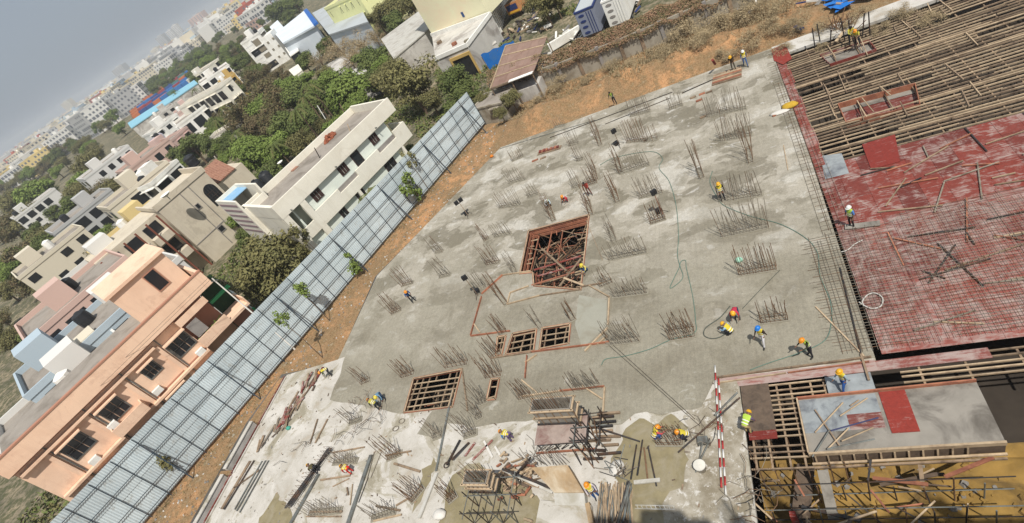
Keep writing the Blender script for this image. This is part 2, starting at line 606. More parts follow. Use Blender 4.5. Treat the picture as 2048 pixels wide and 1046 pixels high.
extra = []
rg = random.Random(1)
for i in range(-156, 92):
    for j in range(-24, 192):
        x, y = i / 2, j / 2
        st = 1 if (54 < y < 66 and -32 < x < 14) else 2 if (y > 50 and y < 70 and x > -36) or (-60 < x < -26) else 6
        if i % st or j % st:
            continue
        x, y = x + rg.uniform(-.17, .17) * st, y + rg.uniform(-.17, .17) * st
        if not inside((x, y), HOLE):
            extra.append((x, y))
for R in (130, 200, 400, 900, 2000):
    for k in range(28):
        a = 2 * PI * k / 28 + R
        extra.append((R * math.cos(a) - 20, R * math.sin(a) + 40))
BIG = 5200
gv, gf = triangulate([(-BIG, -BIG), (BIG, -BIG), (BIG, BIG), (-BIG, BIG)], [HOLE], extra)
g = MB()
g.v = [(p.x, p.y, terr(p.x, p.y)) for p in gv]
for t in gf:
    a = (gv[t[1]] - gv[t[0]]).cross(gv[t[2]] - gv[t[0]])
    g.f.append(t if a > 0 else t[::-1])
ground = g.build('ground', SOIL, kind='structure', smooth=True)
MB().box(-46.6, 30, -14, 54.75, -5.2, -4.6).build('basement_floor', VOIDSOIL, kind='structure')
sv, sf = triangulate([(-3.88, -3), (29.9, -3), (29.9, 15.3), (-3.88, 15.3)], (), [(-3.6 + .55 * i + random.uniform(-.2, .2), -2.7 + .55 * j + random.uniform(-.2, .2)) for i in range(60) for j in range(32)])
sm = MB()
sm.v = [(p.x, p.y, -2.75 + .35 * noise.noise(Vector((p.x * .5, p.y * .5, 1))) + .22 * noise.noise(Vector((p.x * 1.7, p.y * 1.7, 4)))) for p in sv]
sm.f = [t if (sv[t[1]] - sv[t[0]]).cross(sv[t[2]] - sv[t[0]]) > 0 else t[::-1] for t in sf]
sm.mi = [0] * len(sm.f)
sm.build('pit_sand', PITSOIL, kind='structure', smooth=True)
b = MB()
for i in range(len(HOLE)):
    p, q = HOLE[i], HOLE[(i + 1) % len(HOLE)]
    b.add([(p[0], p[1], -4.6), (q[0], q[1], -4.6), (q[0], q[1], 0), (p[0], p[1], 0)], [(0, 1, 2, 3)])
for k, v in enumerate(b.v):
    if v[2] == 0:
        b.v[k] = (v[0], v[1], terr(v[0], v[1]) + 0.0)
b.build('pit_side', GREYWALL, kind='structure')

# ================================================================ the deck
O1 = pix((1056, 461), (1180, 428), (1163, 581), (1066, 573), (1064, 546), (1038, 549))
O2 = pix((826, 756), (926, 736), (906, 815), (806, 827))
O3 = pix((1024, 666), (1075, 656), (1069, 703), (1009, 711))
O4 = pix((1083, 655), (1143, 645), (1139, 688), (1077, 700))
O5 = pix((994, 673), (1014, 669), (1005, 711), (990, 714))
O6 = pix((981, 757), (1001, 755), (992, 800), (971, 802))
HOLES = [O1, O2, O3, O4, O5, O6]
DECK = [(-44.2, -3), (-3.9, -3), (-3.9, 18.55), (2.6, 18.55), (2.9, 54.5), (-27.0, 54.45), (-38.05, 36.4), (-37.85, 25.6), (-44.2, 24.9)]
plate_mesh(MB(), DECK, HOLES, -0.03, 0.26).build('deck_slab', DRY, kind='structure')
edge = pix((690, 713), (682, 745), (668, 775), (660, 801), (690, 806), (745, 815), (775, 822), (807, 829), (866, 820), (834, 868), (868, 879), (893, 846), (946, 853), (1024, 845), (1066, 841), (1082, 852), (1140, 858), (1206, 849), (1240, 848), (1272, 826), (1345, 822), (1424, 815))
FR = wobble(edge, 0.22, 0.5, 3, closed=False)
FR += [(-5.05, 18.75), (-1.0, 18.72), (2.6, 18.7), (2.88, 36), (2.88, 54.46), (-26.97, 54.42), (-37.98, 36.4), (-37.82, 25.65)]
plate_mesh(MB(), FR, HOLES, 0.0, 0.03).build('fresh_slab', FRESH, kind='structure')
PATCH = [(WETMIX, pix((1262, 850), (1300, 842), (1395, 842), (1400, 940), (1405, 1046), (1395, 1110), (1230, 1110), (1238, 1010), (1226, 930), (1241, 866))),
         (WETMIX, pix((905, 950), (935, 932), (985, 945), (1060, 968), (1085, 1030), (1060, 1120), (880, 1120), (884, 1030))),
         (WETMIX, pix((868, 908), (872, 930), (852, 985), (833, 1020), (828, 985), (848, 940))),
         (WETMIX, pix((548, 990), (562, 988), (572, 1006), (585, 1040), (560, 1075), (505, 1075), (520, 1030)))]
PATCH.append((SPLASH, [(-8.2, 10.2), (-3.92, 10.0), (-3.92, 18.5), (-5.0, 18.5), (-5.6, 17.2), (-7.2, 16.4), (-7.0, 14.0), (-7.9, 12.4)]))
for k, (m, poly) in enumerate(PATCH):
    w_ = [(min(p[0], -3.92), p[1]) for p in wobble(poly, 0.55, 0.3, 20 + k)] if m is SPLASH else wobble(poly, 0.55, 0.3, 20 + k)
    plate_mesh(MB(), w_, (), -0.018 + .003 * k, 0.012).build('mortar_spill', m, kind='structure')
# retaining wall pieces in the gap on the left of the white deck
for k, (y0, y1, top) in enumerate(((15.7, 20.15, -0.05), (8.5, 15.2, -0.12))):
    w = thing('retaining_wall', 'grey retaining wall beside the white deck, ' + ('longer near piece' if k else 'shorter far piece'), 'retaining wall', (-45.7, y0, -4.6))
    MB().box(-45.95, -45.62, y0, y1, -4.6, top - 0.08).build('wall_face', WALLFACE, w)
    MB().box(-46.0, -45.58, y0 - .03, y1 + .03, top - 0.08, top).build('wall_coping', DRY, w)
MB().box(-46.55, -44.25, 15.25, 15.65, -1.6, -0.35).build('trench_crossing', SOIL, kind='structure')
MB().box(-46.55, -44.25, 20.2, 25.0, -2.0, -0.40).build('trench_fill', SOIL, kind='structure')
# timber edge board of the white deck
eb = thing('edge_board', 'long red stained edge board along the left side of the white deck', 'board', (-44.24, 12, 0))
for y0, y1 in ((3, 9.8), (10, 15), (15.1, 19.6), (19.7, 24.7)):
    MB().box(-44.30, -44.215, y0, y1, -0.3, 0.12).build('plank', RED, eb)
    MB().box(-44.10, -43.98, y0 + .1, y1 - .1, -0.02, 0.09).build('plank', DRY, eb)

# ================================================================ formwork round and inside the openings
def spans(poly, c, axis):
    """stretches of the line (axis 0: y = c, axis 1: x = c) inside a polygon"""
    xs = []
    for i in range(len(poly)):
        a, b = poly[i], poly[(i + 1) % len(poly)]
        if axis:
            a, b = (a[1], a[0]), (b[1], b[0])
        if (a[1] > c) != (b[1] > c):
            xs.append(a[0] + (c - a[1]) / (b[1] - a[1]) * (b[0] - a[0]))
    xs.sort()
    return [(xs[i], xs[i + 1]) for i in range(0, len(xs) - 1, 2)]


def run(name, mat, parent, poly, axis, step, z, w, h, rnd, skip=0.0, stub=0.0, jit=0.03, n0=0.5):
    lo = min(p[1 - axis] for p in poly)
    hi = max(p[1 - axis] for p in poly)
    c = lo + step * n0
    while c < hi:
        for a, b in spans(poly, c, axis):
            if b - a < 0.15 or rnd.random() < skip:
                continue
            if stub and rnd.random() < stub:
                if rnd.random() < .5:
                    a = b - min(b - a, rnd.uniform(.4, 1.2))
                else:
                    b = a + min(b - a, rnd.uniform(.4, 1.2))
            d1, d2 = rnd.uniform(-jit, jit), rnd.uniform(-jit, jit)
            dz = rnd.uniform(-.02, .02)
            p, q = ((a, c + d1, z + dz), (b, c + d2, z + dz)) if axis == 0 else ((c + d1, a, z + dz), (c + d2, b, z + dz))
            MB().beam(p, q, w, h).build(name, mat, parent)
        c += step


def opening(poly, label, rnd, deep, edge_mat=PINKTIMBER, grid=(0.55, 0.75)):
    cx, cy = sum(p[0] for p in poly) / len(poly), sum(p[1] for p in poly) / len(poly)
    t = thing('opening_formwork', label, 'formwork', (cx, cy, -0.3), group='timber formwork inside the slab openings')
    n = len(poly)
    ctr = Vector((cx, cy, 0))
    for i in range(n):
        a, b = Vector((*poly[i], 0)), Vector((*poly[(i + 1) % n], 0))
        d = (b - a).normalized()
        nn = Vector((-d.y, d.x, 0))
        if nn.dot(ctr - a) < 0:
            nn = -nn
        for k in range(3 if deep else 1):
            o = nn * (0.035 + 0.16 * k)
            MB().beam(a + o + d * .02 + Vector((0, 0, -0.10 - .26 * k)), b + o - d * .02 + Vector((0, 0, -0.10 - .26 * k)), 0.05, 0.28).build('edge_board', edge_mat, t)
        MB().beam(a + nn * 0.10 + Vector((0, 0, 0.02)), b + nn * 0.10 + Vector((0, 0, 0.02)), 0.07, 0.06).build('edge_batten', TIMBER, t)
    if deep:
        run('joist', TIMBER, t, poly, 0, 0.36, -0.52, 0.06, 0.09, rnd, 0.1, 0.93, 0.12)
        run('bearer', PINKTIMBER, t, poly, 1, 0.6, -0.64, 0.07, 0.10, rnd, 0.25, 0.8, 0.12)
    else:
        run('joist', TIMBER, t, poly, 0, grid[0], -0.20, 0.065, 0.08, rnd, 0.10, 0.28, 0.09)
        run('bearer', OLDTIMBER, t, poly, 1, grid[1], -0.31, 0.07, 0.10, rnd, 0.10, 0.15, 0.08)
    x0, x1 = min(p[0] for p in poly), max(p[0] for p in poly)
    y0, y1 = min(p[1] for p in poly), max(p[1] for p in poly)
    k = int((x1 - x0) * (y1 - y0) * (0.55 if deep else 0.7)) + 2
    for _ in range(k):
        x, y = rnd.uniform(x0, x1), rnd.uniform(y0, y1)
        if inside((x, y), poly):
            MB().tube([(x, y, -0.45), (x + rnd.uniform(-.1, .1), y + rnd.uniform(-.1, .1), -4.6)], 0.03, 6).build('prop', DARKSTEEL if rnd.random() < .6 else RUST, t)
    for _ in range(int(k * (7.0 if deep else 1.6))):
        x, y = rnd.uniform(x0, x1), rnd.uniform(y0, y1)
        a, l = rnd.uniform(0, PI), rnd.uniform(.8, 2.6)
        x2, y2 = x + l * math.cos(a), y + l * math.sin(a)
        if inside((x, y), poly) and inside((x2, y2), poly):
            z = rnd.uniform(-2.6, -0.7)
            MB().beam((x, y, z), (x2, y2, z + rnd.uniform(-.7, .7)), 0.045, 0.05).build('brace', rnd.choice([OLDTIMBER, PINKTIMBER, RUST, DARKSTEEL, TIMBER]), t)
    return t


rg = random.Random(11)
opening(O1, 'timber lined large square shaft opening with a jumble of braces inside', rg, True)
opening(O2, 'joist grid in the square opening nearest the white deck', rg, False, PINKTIMBER, (0.5, 0.62))
opening(O3, 'joist grid in the left pit of the twin pits', rg, False)
opening(O4, 'joist grid in the right pit of the twin pits', rg, False)
opening(O5, 'narrow joisted slot beside the left pit of the twin pits', rg, False)
opening(O6, 'small narrow joisted slot alone in the slab', rg, False, PINKTIMBER, (0.85, 0.9))
# collapsed boards lying across the near end of the large shaft
for k, (a, b, m) in enumerate([((1068, 540), (1162, 512), RED), ((1075, 553), (1160, 530), RED), ((1064, 572), (1150, 546), PINKTIMBER), ((1120, 575), (1163, 520), OLDTIMBER), ((1085, 500), (1135, 545), OLDTIMBER), ((1130, 560), (1170, 575), TIMBER)]):
    p, q = at(*a, -0.12), at(*b, -0.12)
    tag(MB().beam(p + Vector((0, 0, .05 * k)), q + Vector((0, 0, .05 * k)), 0.16, 0.05).build('loose_board', m), ['broad red board lying highest', 'second red board lying parallel', 'pale stained board lying lowest', 'brown board leaning steeply', 'brown board crossing diagonally', 'pale stick end resting'][k] + ' across the large shaft opening', 'board', 'boards across the large shaft opening')

# ================================================================ edge timbers, kerb boards and braces set on the slab
TB = [((1006, 551), (964, 589), 'p'), ((964, 594), (942, 672), 'p'), ((942, 673), (1021, 663), 'p'), ((949, 649), (961, 666), 't'), ((984, 717), (1064, 705), 'o'),
      ((1064, 705), (1170, 692), 'p'), ((1170, 692), (1219, 685), 'p'), ((1074, 710), (1051, 726), 't'), ((1055, 712), (1051, 757), 'p'), ((1044, 761), (1075, 787), 't'),
      ((1044, 794), (1121, 783), 't'), ((1121, 783), (1210, 774), 'p'), ((1210, 775), (1206, 846), 't'), ((1164, 772), (1205, 799), 't'), ((1219, 597), (1217, 650), 't'),
      ((1170, 703), (1216, 657), 't'), ((1179, 572), (1219, 595), 't'), ((1153, 576), (1204, 567), 'o'), ((1015, 609), (1021, 586), 't'), ((1021, 586), (1058, 573), 't'),
      ((1006, 551), (1062, 543), 't'), ((1195, 690), (1216, 672), 't'), ((1015, 609), (1080, 592), 't'), ((1080, 592), (1160, 580), 'o'), ((925, 738), (936, 822), 'o'), ((908, 778), (898, 815), 't')]
ph = {'p': 'red stained edge board', 't': 'pale sawn timber batten', 'o': 'brown edge timber'}
labs = whereabouts([(ph[c], (a[0] + b[0]) / 2, (a[1] + b[1]) / 2) for a, b, c in TB])
for k, (a, b, c) in enumerate(TB):
    p, q = at(*a), at(*b)
    hgt = 0.16 if c == 'p' else 0.10
    o = MB().beam(p + Vector((0, 0, hgt / 2 + .012)), q + Vector((0, 0, hgt / 2 + .012 + (0.02 if c == 't' else 0))), 0.06 if c == 'p' else 0.09, hgt).build('edge_timber', {'p': PINKTIMBER, 't': TIMBER, 'o': OLDTIMBER}[c])
    tag(o, labs[k], 'timber', 'edge timbers set out on the slab')

# smoother sunk landing between the twin pits and the large shaft
plate_mesh(MB(), pix((1158, 590), (1214, 600), (1212, 652), (1165, 698), (1150, 650)), (), 0.008, 0.006).build('smooth_screed', M('smooth_screed', alb(170, 168, 154), 0.7, 0.08, 1.2, 0.1, dirt=alb(158, 153, 137)), kind='structure')

# ================================================================ upper right: joists waiting for their boards
UP = thing('joist_deck', 'large upper joist deck of rows of pale timbers above a dark void', 'formwork', (10, 43, -0.2))
cut1 = pix((1640, 109), (1737, 79), (1752, 97), (1660, 127))
cut2 = pix((1676, 206), (1830, 165), (1840, 207), (1692, 243))
rg = random.Random(21)
y = 35.1
while y < 52.0:
    segs = [(3.55, 25)]
    for ct in (cut1, cut2):
        for a, b in spans(ct, y, 0):
            segs = [s for lo, hi in segs for s in ((lo, min(hi, a - .05)), (max(lo, b + .05), hi)) if s[1] - s[0] > .3]
    for lo, hi in segs:
        x = lo
        while x < hi - .2:
            e = min(hi, x + rg.choice((3.6, 4.2, 4.8)))
            if rg.random() > 0.05 and not (y < 37.3 and x > 4.8 and x < 6.2):
                z = -0.14 + rg.uniform(-.02, .02)
                MB().beam((x + rg.uniform(-.15, .05), y + rg.uniform(-.05, .05), z), (e + rg.uniform(-.05, .2), y + rg.uniform(-.06, .06), z), 0.065, 0.10).build('joist', TIMBER if rg.random() < .6 else OLDTIMBER, UP)
            x = e
    y += 0.40 + rg.uniform(-.05, .05)
for k in range(13):
    x = 3.7 + k * 1.7
    MB().beam((x, 34.9, -0.32), (x + rg.uniform(-.1, .1), 52.3, -0.32), 0.08, 0.13).build('bearer', OLDTIMBER, UP)
    for j in range(9):
        MB().tube([(x, 35.4 + 2 * j, -0.33), (x, 35.4 + 2 * j, -4.6)], 0.03, 6).build('prop', DARKSTEEL, UP)
for y in (36.4, 39.2, 43.4, 46.1, 49.6):
    MB().beam((3.5, y + .1, -0.06), (25, y - .1, -0.06), 0.12, 0.05).build('runner', TIMBER, UP)
for k in range(24):
    x, y = rg.uniform(4.5, 16), rg.uniform(36, 51)
    l = rg.uniform(1.5, 3.5)
    MB().beam((x, y, -0.02), (x + rg.uniform(-.3, .3), y + l, 0.0), 0.06, 0.05).build('loose_batten', rg.choice([TIMBER, OLDTIMBER]), UP)


def tray(name, poly, label, floor, rim, zf, zr):
    t = thing(name, label, 'formwork', (poly[0][0], poly[0][1], zf))
    plate_mesh(MB(), poly, (), zf, 0.02).build('floor_sheet', floor, t)
    for i in range(len(poly)):
        a, b = Vector((*poly[i], 0)), Vector((*poly[(i + 1) % len(poly)], 0))
        MB().beam(a + Vector((0, 0, (zf + zr) / 2)), b + Vector((0, 0, (zf + zr) / 2)), 0.05, zr - zf).build('side_board', rim, t)
    return t


GREYPLY = M('grey_worn_ply', alb(158, 152, 142), 0.8, 0.15, 1.2, 0.1, dirt=alb(112, 106, 98))
BLUEPLY = M('blue_grey_board', alb(160, 166, 168), 0.75, 0.2, 1.8, 0.0, dirt=alb(116, 120, 126))
tray('beam_box', cut1, 'grey floored beam box with red rim near two workers', GREYPLY, RED, -0.35, -0.02)
bb2 = tray('beam_box', cut2, 'red rimmed beam box sunk in the upper joist deck', RED, PINKTIMBER, -0.55, -0.03)
plate_mesh(MB(), pix((1676, 206), (1830, 165), (1832, 185), (1682, 225), z=-.5), (), -0.5, 0.02).build('grey_panel', GREYPLY, bb2)
tag(MB().prism(pix((1640, 311), (1683, 305), (1698, 345), (1650, 357)), -0.09, -0.05).build('plywood_panel', BLUEPLY), 'blotchy blue grey board at the lower edge of the upper joist deck', 'panel')
tag(MB().prism(pix((1543, 100), (1570, 88), (1584, 118), (1566, 130), (1548, 122)), 0.02, 0.06).build('plywood_panel', REDNEW), 'bright red board at the far right slab corner', 'panel')
tag(MB().prism(pix((1724, 288), (1790, 268), (1800, 322), (1742, 338)), -0.06, -0.02).build('plywood_panel', REDNEW), 'bright red board on the joists at the right', 'panel')
tag(MB().beam(at(1690, 454, .03), at(1760, 446, .03), 0.42, 0.05).build('walkway_board', GREYPLY), 'grey board lying under the worker in the white helmet', 'board')

# red boards laid side by side south of the joists
RD = thing('shuttering_deck', 'red boarded shuttering deck with splashed cement along the right', 'formwork', (10, 27, -0.1))
ys = [18.9, 21.3, 23.7, 26.1, 28.5, 30.9, 33.3, 34.9]
for j in range(len(ys) - 1):
    x = 2.93
    k = 0
    while x < 22:
        w = 1.22
        near = ys[j] < 26 and x < 7
        m = PINK if ys[j] < 28 else RED
        z = -0.075 + rg.uniform(0, .012)
        MB().box(x + .006, x + w - .006, ys[j] + .006, ys[j + 1] - .006, z - 0.02, z).build('board', m, RD)
        x += w
# the splashed red strip along the slab edge, beside the joists
for j in range(8):
    y0 = 34.95 + j * 2.42
    MB().box(2.93, 3.62 + 0.12 * (j % 2), y0, min(54.3, y0 + 2.40), -0.07, -0.045).build('board', [RED, PINK][j % 3 == 1], RD)
# reinforcement mesh lying along the slab edge
RM = thing('reinforcement_mesh', 'grey reinforcement mesh along the right edge of the slab', 'reinforcement', (3, 26, 0.05))
for k in range(44):
    y = 19.3 + k * 0.2
    MB().tube([(1.0 + rg.uniform(-.4, .3), y, 0.05), (5.4 + rg.uniform(-.4, .6), y + rg.uniform(-.06, .06), 0.05)], 0.011, 5).build('bar', GREYBAR if k % 3 else RUST, RM)
for k in range(20):
    x = 1.3 + k * 0.22
    MB().tube([(x, 19.1, 0.075), (x + rg.uniform(-.08, .08), 27.6 + rg.uniform(-.8, .8), 0.075)], 0.011, 5).build('bar', GREYBAR if k % 4 else RUST, RM)
RM2 = thing('reinforcement_mesh', 'narrow rusty bars along the far right slab edge', 'reinforcement', (3, 42, 0.05))
for k in range(7):
    x = 2.2 + k * 0.24
    MB().tube([(x + rg.uniform(-.1, .1), 28 + rg.uniform(-.5, 2), 0.04), (x + rg.uniform(-.1, .1), 52 - rg.uniform(0, 6), 0.04)], 0.011, 5).build('bar', RUST if k % 2 else GREYBAR, RM2)
for k in range(60):
    y = 28 + k * 0.4
    x = 2.0 + rg.uniform(0, .3)
    MB().tube([(x, y, 0.055), (x + rg.uniform(.9, 1.7), y + rg.uniform(-.05, .05), 0.055)], 0.010, 5).build('bar', RUST if k % 2 else GREYBAR, RM2)

# ================================================================ lower right: open formwork, tray and pit
MB().box(-5.0, 2.55, 17.98, 18.62, -0.05, -0.028).build('splashed_strip', PALEPINK, kind='structure')
eb = thing('edge_form', 'long red brown edge beam between the grey slab and the lower formwork', 'formwork', (-1, 18.7, 0))
MB().beam((-5.1, 18.66, 0.03), (2.45, 18.76, 0.03), 0.09, 0.13).build('beam', OLDTIMBER, eb)
MB().beam((-5.1, 18.30, 0.03), (-1.5, 18.42, 0.03), 0.06, 0.08).build('batten', TIMBER, eb)
MB().beam((-1.4, 18.42, 0.03), (2.3, 18.50, 0.03), 0.06, 0.08).build('batten', PINKTIMBER, eb)
LJ = thing('joist_deck', 'lower joist deck half covered by a brown board near the striped poles', 'formwork', (-1, 16, -0.2))
y = 17.86
while y > 13.2:
    x1 = 0.15 if y > 16.75 else -1.25
    x0 = -3.85 if y < 14.95 else -3.75
    z = -0.15 + rg.uniform(-.015, .015)
    if rg.random() > .06:
        MB().beam((x0, y + rg.uniform(-.03, .03), z), (x1 + rg.uniform(-.1, .15), y + rg.uniform(-.04, .04), z), 0.06, 0.09).build('joist', TIMBER if rg.random() < .75 else OLDTIMBER, LJ)
    y -= 0.27 + rg.uniform(-.02, .05)
for x in (-3.6, -2.9, -2.1, -1.45, -.5, .1):
    MB().beam((x, 13.3 if x < -1.2 else 16.9, -0.28), (x, 17.95, -0.28), 0.09, 0.12).build('bearer', OLDTIMBER, LJ)
    for y in (13.6, 15.2, 17.3):
        MB().tube([(x, y, -0.34), (x, y, -4.6)], 0.03, 6).build('prop', RUST, LJ)
tag(MB().box(-3.85, -2.45, 15.32, 18.0, -0.085, -0.06).build('plywood_panel', BROWNPLY), 'dark brown textured board beside the worker bending in a lime vest', 'panel')
tag(MB().box(-3.75, -2.45, 14.82, 15.29, -0.085, -0.06).build('plywood_panel', REDNEW), 'small red board just below the dark brown board', 'panel')
tag(MB().box(0.2, 2.2, 16.95, 17.95, -0.085, -0.055).build('plywood_panel', BLUEPLY), 'grey splashed board under the worker in blue jeans', 'panel')
tag(MB().box(0.2, 7, 17.98, 18.55, -0.085, -0.055).build('plywood_panel', PINK), 'splashed pink board behind the worker in blue jeans', 'panel')

TR = thing('formwork_tray', 'raised timber rimmed formwork tray holding loose poles', 'formwork', (1, 15, 0))
MB().box(-1.2, 6.0, 13.85, 16.75, 0.0, 0.03).build('floor_sheet', GREYPLY, TR)
MB().box(-1.2, 2.1, 14.9, 16.7, 0.034, 0.045).build('floor_panel', BLUEPLY, TR)
MB().box(0.7, 2.1, 14.9, 15.7, 0.049, 0.056).build('floor_panel', PINK, TR)
MB().box(2.25, 3.3, 14.6, 16.72, 0.034, 0.07).build('floor_panel', REDNEW, TR)
MB().beam((-1.24, 13.8, 0.12), (6, 13.8, 0.12), 0.10, 0.24).build('rim', TIMBER, TR)
MB().beam((-1.24, 16.8, 0.10), (6, 16.8, 0.10), 0.07, 0.20).build('rim', PINKTIMBER, TR)
MB().beam((-1.24, 13.86, 0.11), (-1.24, 16.76, 0.11), 0.07, 0.2).build('rim', TIMBER, TR)
MB().box(-1.15, 6, 13.84, 13.88, -0.75, -0.02).build('side_sheet', BROWNPLY, TR)
for k in range(12):
    x = -1.0 + k * 0.52
    MB().beam((x, 13.78, -0.05), (x, 13.76, -0.8), 0.07, 0.06).build('stud', TIMBER, TR)
MB().beam((-1.2, 13.66, -0.55), (6, 13.66, -0.55), 0.09, 0.10).build('waler', TIMBER, TR)
MB().beam((-1.2, 13.62, -0.85), (6, 13.62, -0.85), 0.09, 0.10).build('waler', OLDTIMBER, TR)
PL = [((1630, 865), (1686, 805), 't'), ((1630, 820), (1680, 893), 'o'), ((1655, 900), (1698, 857), 't'), ((1684, 884), (1747, 857), 't'), ((1680, 832), (1735, 796), 't'), ((1662, 862), (1757, 836), 'd'), ((1625, 915), (1660, 860), 'g'), ((1655, 900), (1750, 880), 'g'), ((1718, 800), (1700, 812), 'o')]
pl = {'t': ('pale bamboo pole', TIMBER), 'o': ('brown pole', OLDTIMBER), 'd': ('dark blue pole', M('blue_pole', alb(70, 74, 110), 0.7)), 'g': ('grey pole', GREYSTEEL)}
for k, (a, b, c) in enumerate(PL):
    p, q = at(*a, 0.12), at(*b, 0.12)
    z = Vector((0, 0, 0.03 * (k % 4)))
    w = ['crossing near the tray corner', 'leaning across the tray', 'at the near rim of the tray', 'pointing to the right of the tray', 'at the far side of the tray', 'running through the tray middle', 'sloping over the tray edge', 'along the near side of the tray', 'shortest one in the tray'][k]
    tag(MB().tube([p + z, q + z], 0.035, 6).build('loose_pole', pl[c][1]), pl[c][0] + ' ' + w, 'pole', 'poles lying in the formwork tray')

# the pit below: props, ledgers and a red steel column
SF = thing('scaffold', 'dark scaffold props and ledgers standing in the yellow sand pit', 'scaffold', (-1, 11, -2.8))
for k in range(9):
    for j in range(5):
        x, y = -3.4 + k * 1.05 + rg.uniform(-.1, .1), 8.2 + j * 1.15
        MB().tube([(x, y, -3.0), (x + rg.uniform(-.12, .12), y, rg.uniform(-1.4, -0.4))], 0.032, 6).build('standard', rg.choice([DARKSTEEL, RUST, GREYSTEEL]), SF)
for j in range(5):
    y = 8.2 + j * 1.15
    for z in (-0.9, -2.0):
        MB().tube([(-3.6, y + .06, z), (6, y + .06, z + rg.uniform(-.1, .1))], 0.028, 6).build('ledger', rg.choice([DARKSTEEL, GREYSTEEL, RUST]), SF)
for k in range(16):
    x, y = rg.uniform(-3.5, 4), rg.uniform(9, 13.4)
    MB().tube([(x, y, rg.uniform(-1.2, -.4)), (x + rg.uniform(-1.5, 1.5), y + rg.uniform(-1.5, .5), rg.uniform(-2.8, -1.5))], 0.03, 6).build('brace', rg.choice([TIMBER, DARKSTEEL, RUST]), SF)
tag(MB().box(-2.55, -2.3, 11.2, 11.45, -4.6, -0.4).build('steel_column', REDNEW), 'red painted column standing in the sand pit under the joists', 'column')
tag(MB().beam(at(1645, 940, -.5), at(1668, 1040, -2.2), 0.45, 0.05).build('gangplank', GREYPLY), 'grey plank sloping down into the sand pit', 'plank')
tag(MB().beam(at(1600, 1046, -2.5), at(1612, 930, -2.3), 0.8, 0.04).build('gangplank', BROWNPLY), 'dark board sloping down in the shaded pit', 'plank')

# more of the lower formwork, further right
y = 18.4
while y > 17.0:
    MB().beam((3.4, y + rg.uniform(-.03, .03), -.15), (15, y + rg.uniform(-.05, .05), -.15), .065, .09).build('joist', TIMBER if rg.random() < .7 else OLDTIMBER, LJ)
    y -= .29
for x in (4.2, 6, 8, 10, 12, 14):
    MB().beam((x, 16.9, -.26), (x, 18.5, -.26), .09, .12).build('bearer', OLDTIMBER, LJ)
for k in range(34):
    x, y = rg.uniform(-3.6, 4.5), rg.uniform(9.5, 13.6)
    a, l = rg.uniform(-.6, 2.2), rg.uniform(.8, 2.8)
    z = rg.uniform(-2.3, -.7)
    MB().beam((x, y, z), (x + l * math.cos(a), min(13.6, y + l * math.sin(a) * .6), z + rg.uniform(-.7, .7)), rg.choice((.06, .08, .16)), .06).build('loose_timber', rg.choice([TIMBER, OLDTIMBER, PINKTIMBER, DARKSTEEL, BROWNPLY]), SF)
# props, battens and bars lying about on the red boards
RB = thing('timber_scatter', 'scattered battens and bars lying on the splashed red boards', 'timber', (9, 25, 0))
for k in range(60):
    x, y = rg.uniform(4.5, 17), rg.uniform(19.5, 33.5)
    if x < 5 and y > 26:
        continue
    a, l = rg.choice((rg.gauss(0, .2), rg.gauss(1.5, .2), rg.uniform(0, 3))), rg.uniform(.8, 3.6)
    MB().beam((x, y, .0), (x + l * math.cos(a), y + l * math.sin(a), .03), .07, .06).build('batten', rg.choice([TIMBER, OLDTIMBER, GREYBAR, DARKSTEEL, PINKTIMBER]), RB)
for k in range(46):
    y = 19.4 + k * .2
    MB().tube([(6.0 + rg.uniform(-.4, .3), y, .05), (13 + rg.uniform(-2, 2), y + rg.uniform(-.05, .05), .05)], .011, 5).build('bar', GREYBAR if k % 3 else RUST, RM)
for k in range(34):
    x = 5.8 + k * .24
    MB().tube([(x, 19.2, .075), (x + rg.uniform(-.06, .06), 28.2 + rg.uniform(-.6, .6), .075)], .011, 5).build('bar', GREYBAR if k % 4 else RUST, RM)

# ================================================================ starter bars standing out of the slab
def bar_mesh(seed):
    r = random.Random(seed)
    m = MB()
    bx, by = r.uniform(-.04, .04), r.uniform(-.04, .04)
    m.tube([(0, 0, -0.02), (bx * .35, by * .35, 0.45), (bx, by, 1.0)], 0.0175, 5)
    return m.mesh('bar')


BARS = []
for s in range(5):
    for mt in (RUST, GREYBAR):
        me = bar_mesh(s)
        me.materials.append(mt)
        BARS.append(me)


def tie_mesh(L, D):
    m = MB()
    q = [(-L / 2, -D / 2, 0), (L / 2, -D / 2, 0), (L / 2, D / 2, 0), (-L / 2, D / 2, 0)]
    for i in range(4):
        m.tube([q[i], q[(i + 1) % 4]], 0.011, 5)
    return m.mesh('tie')


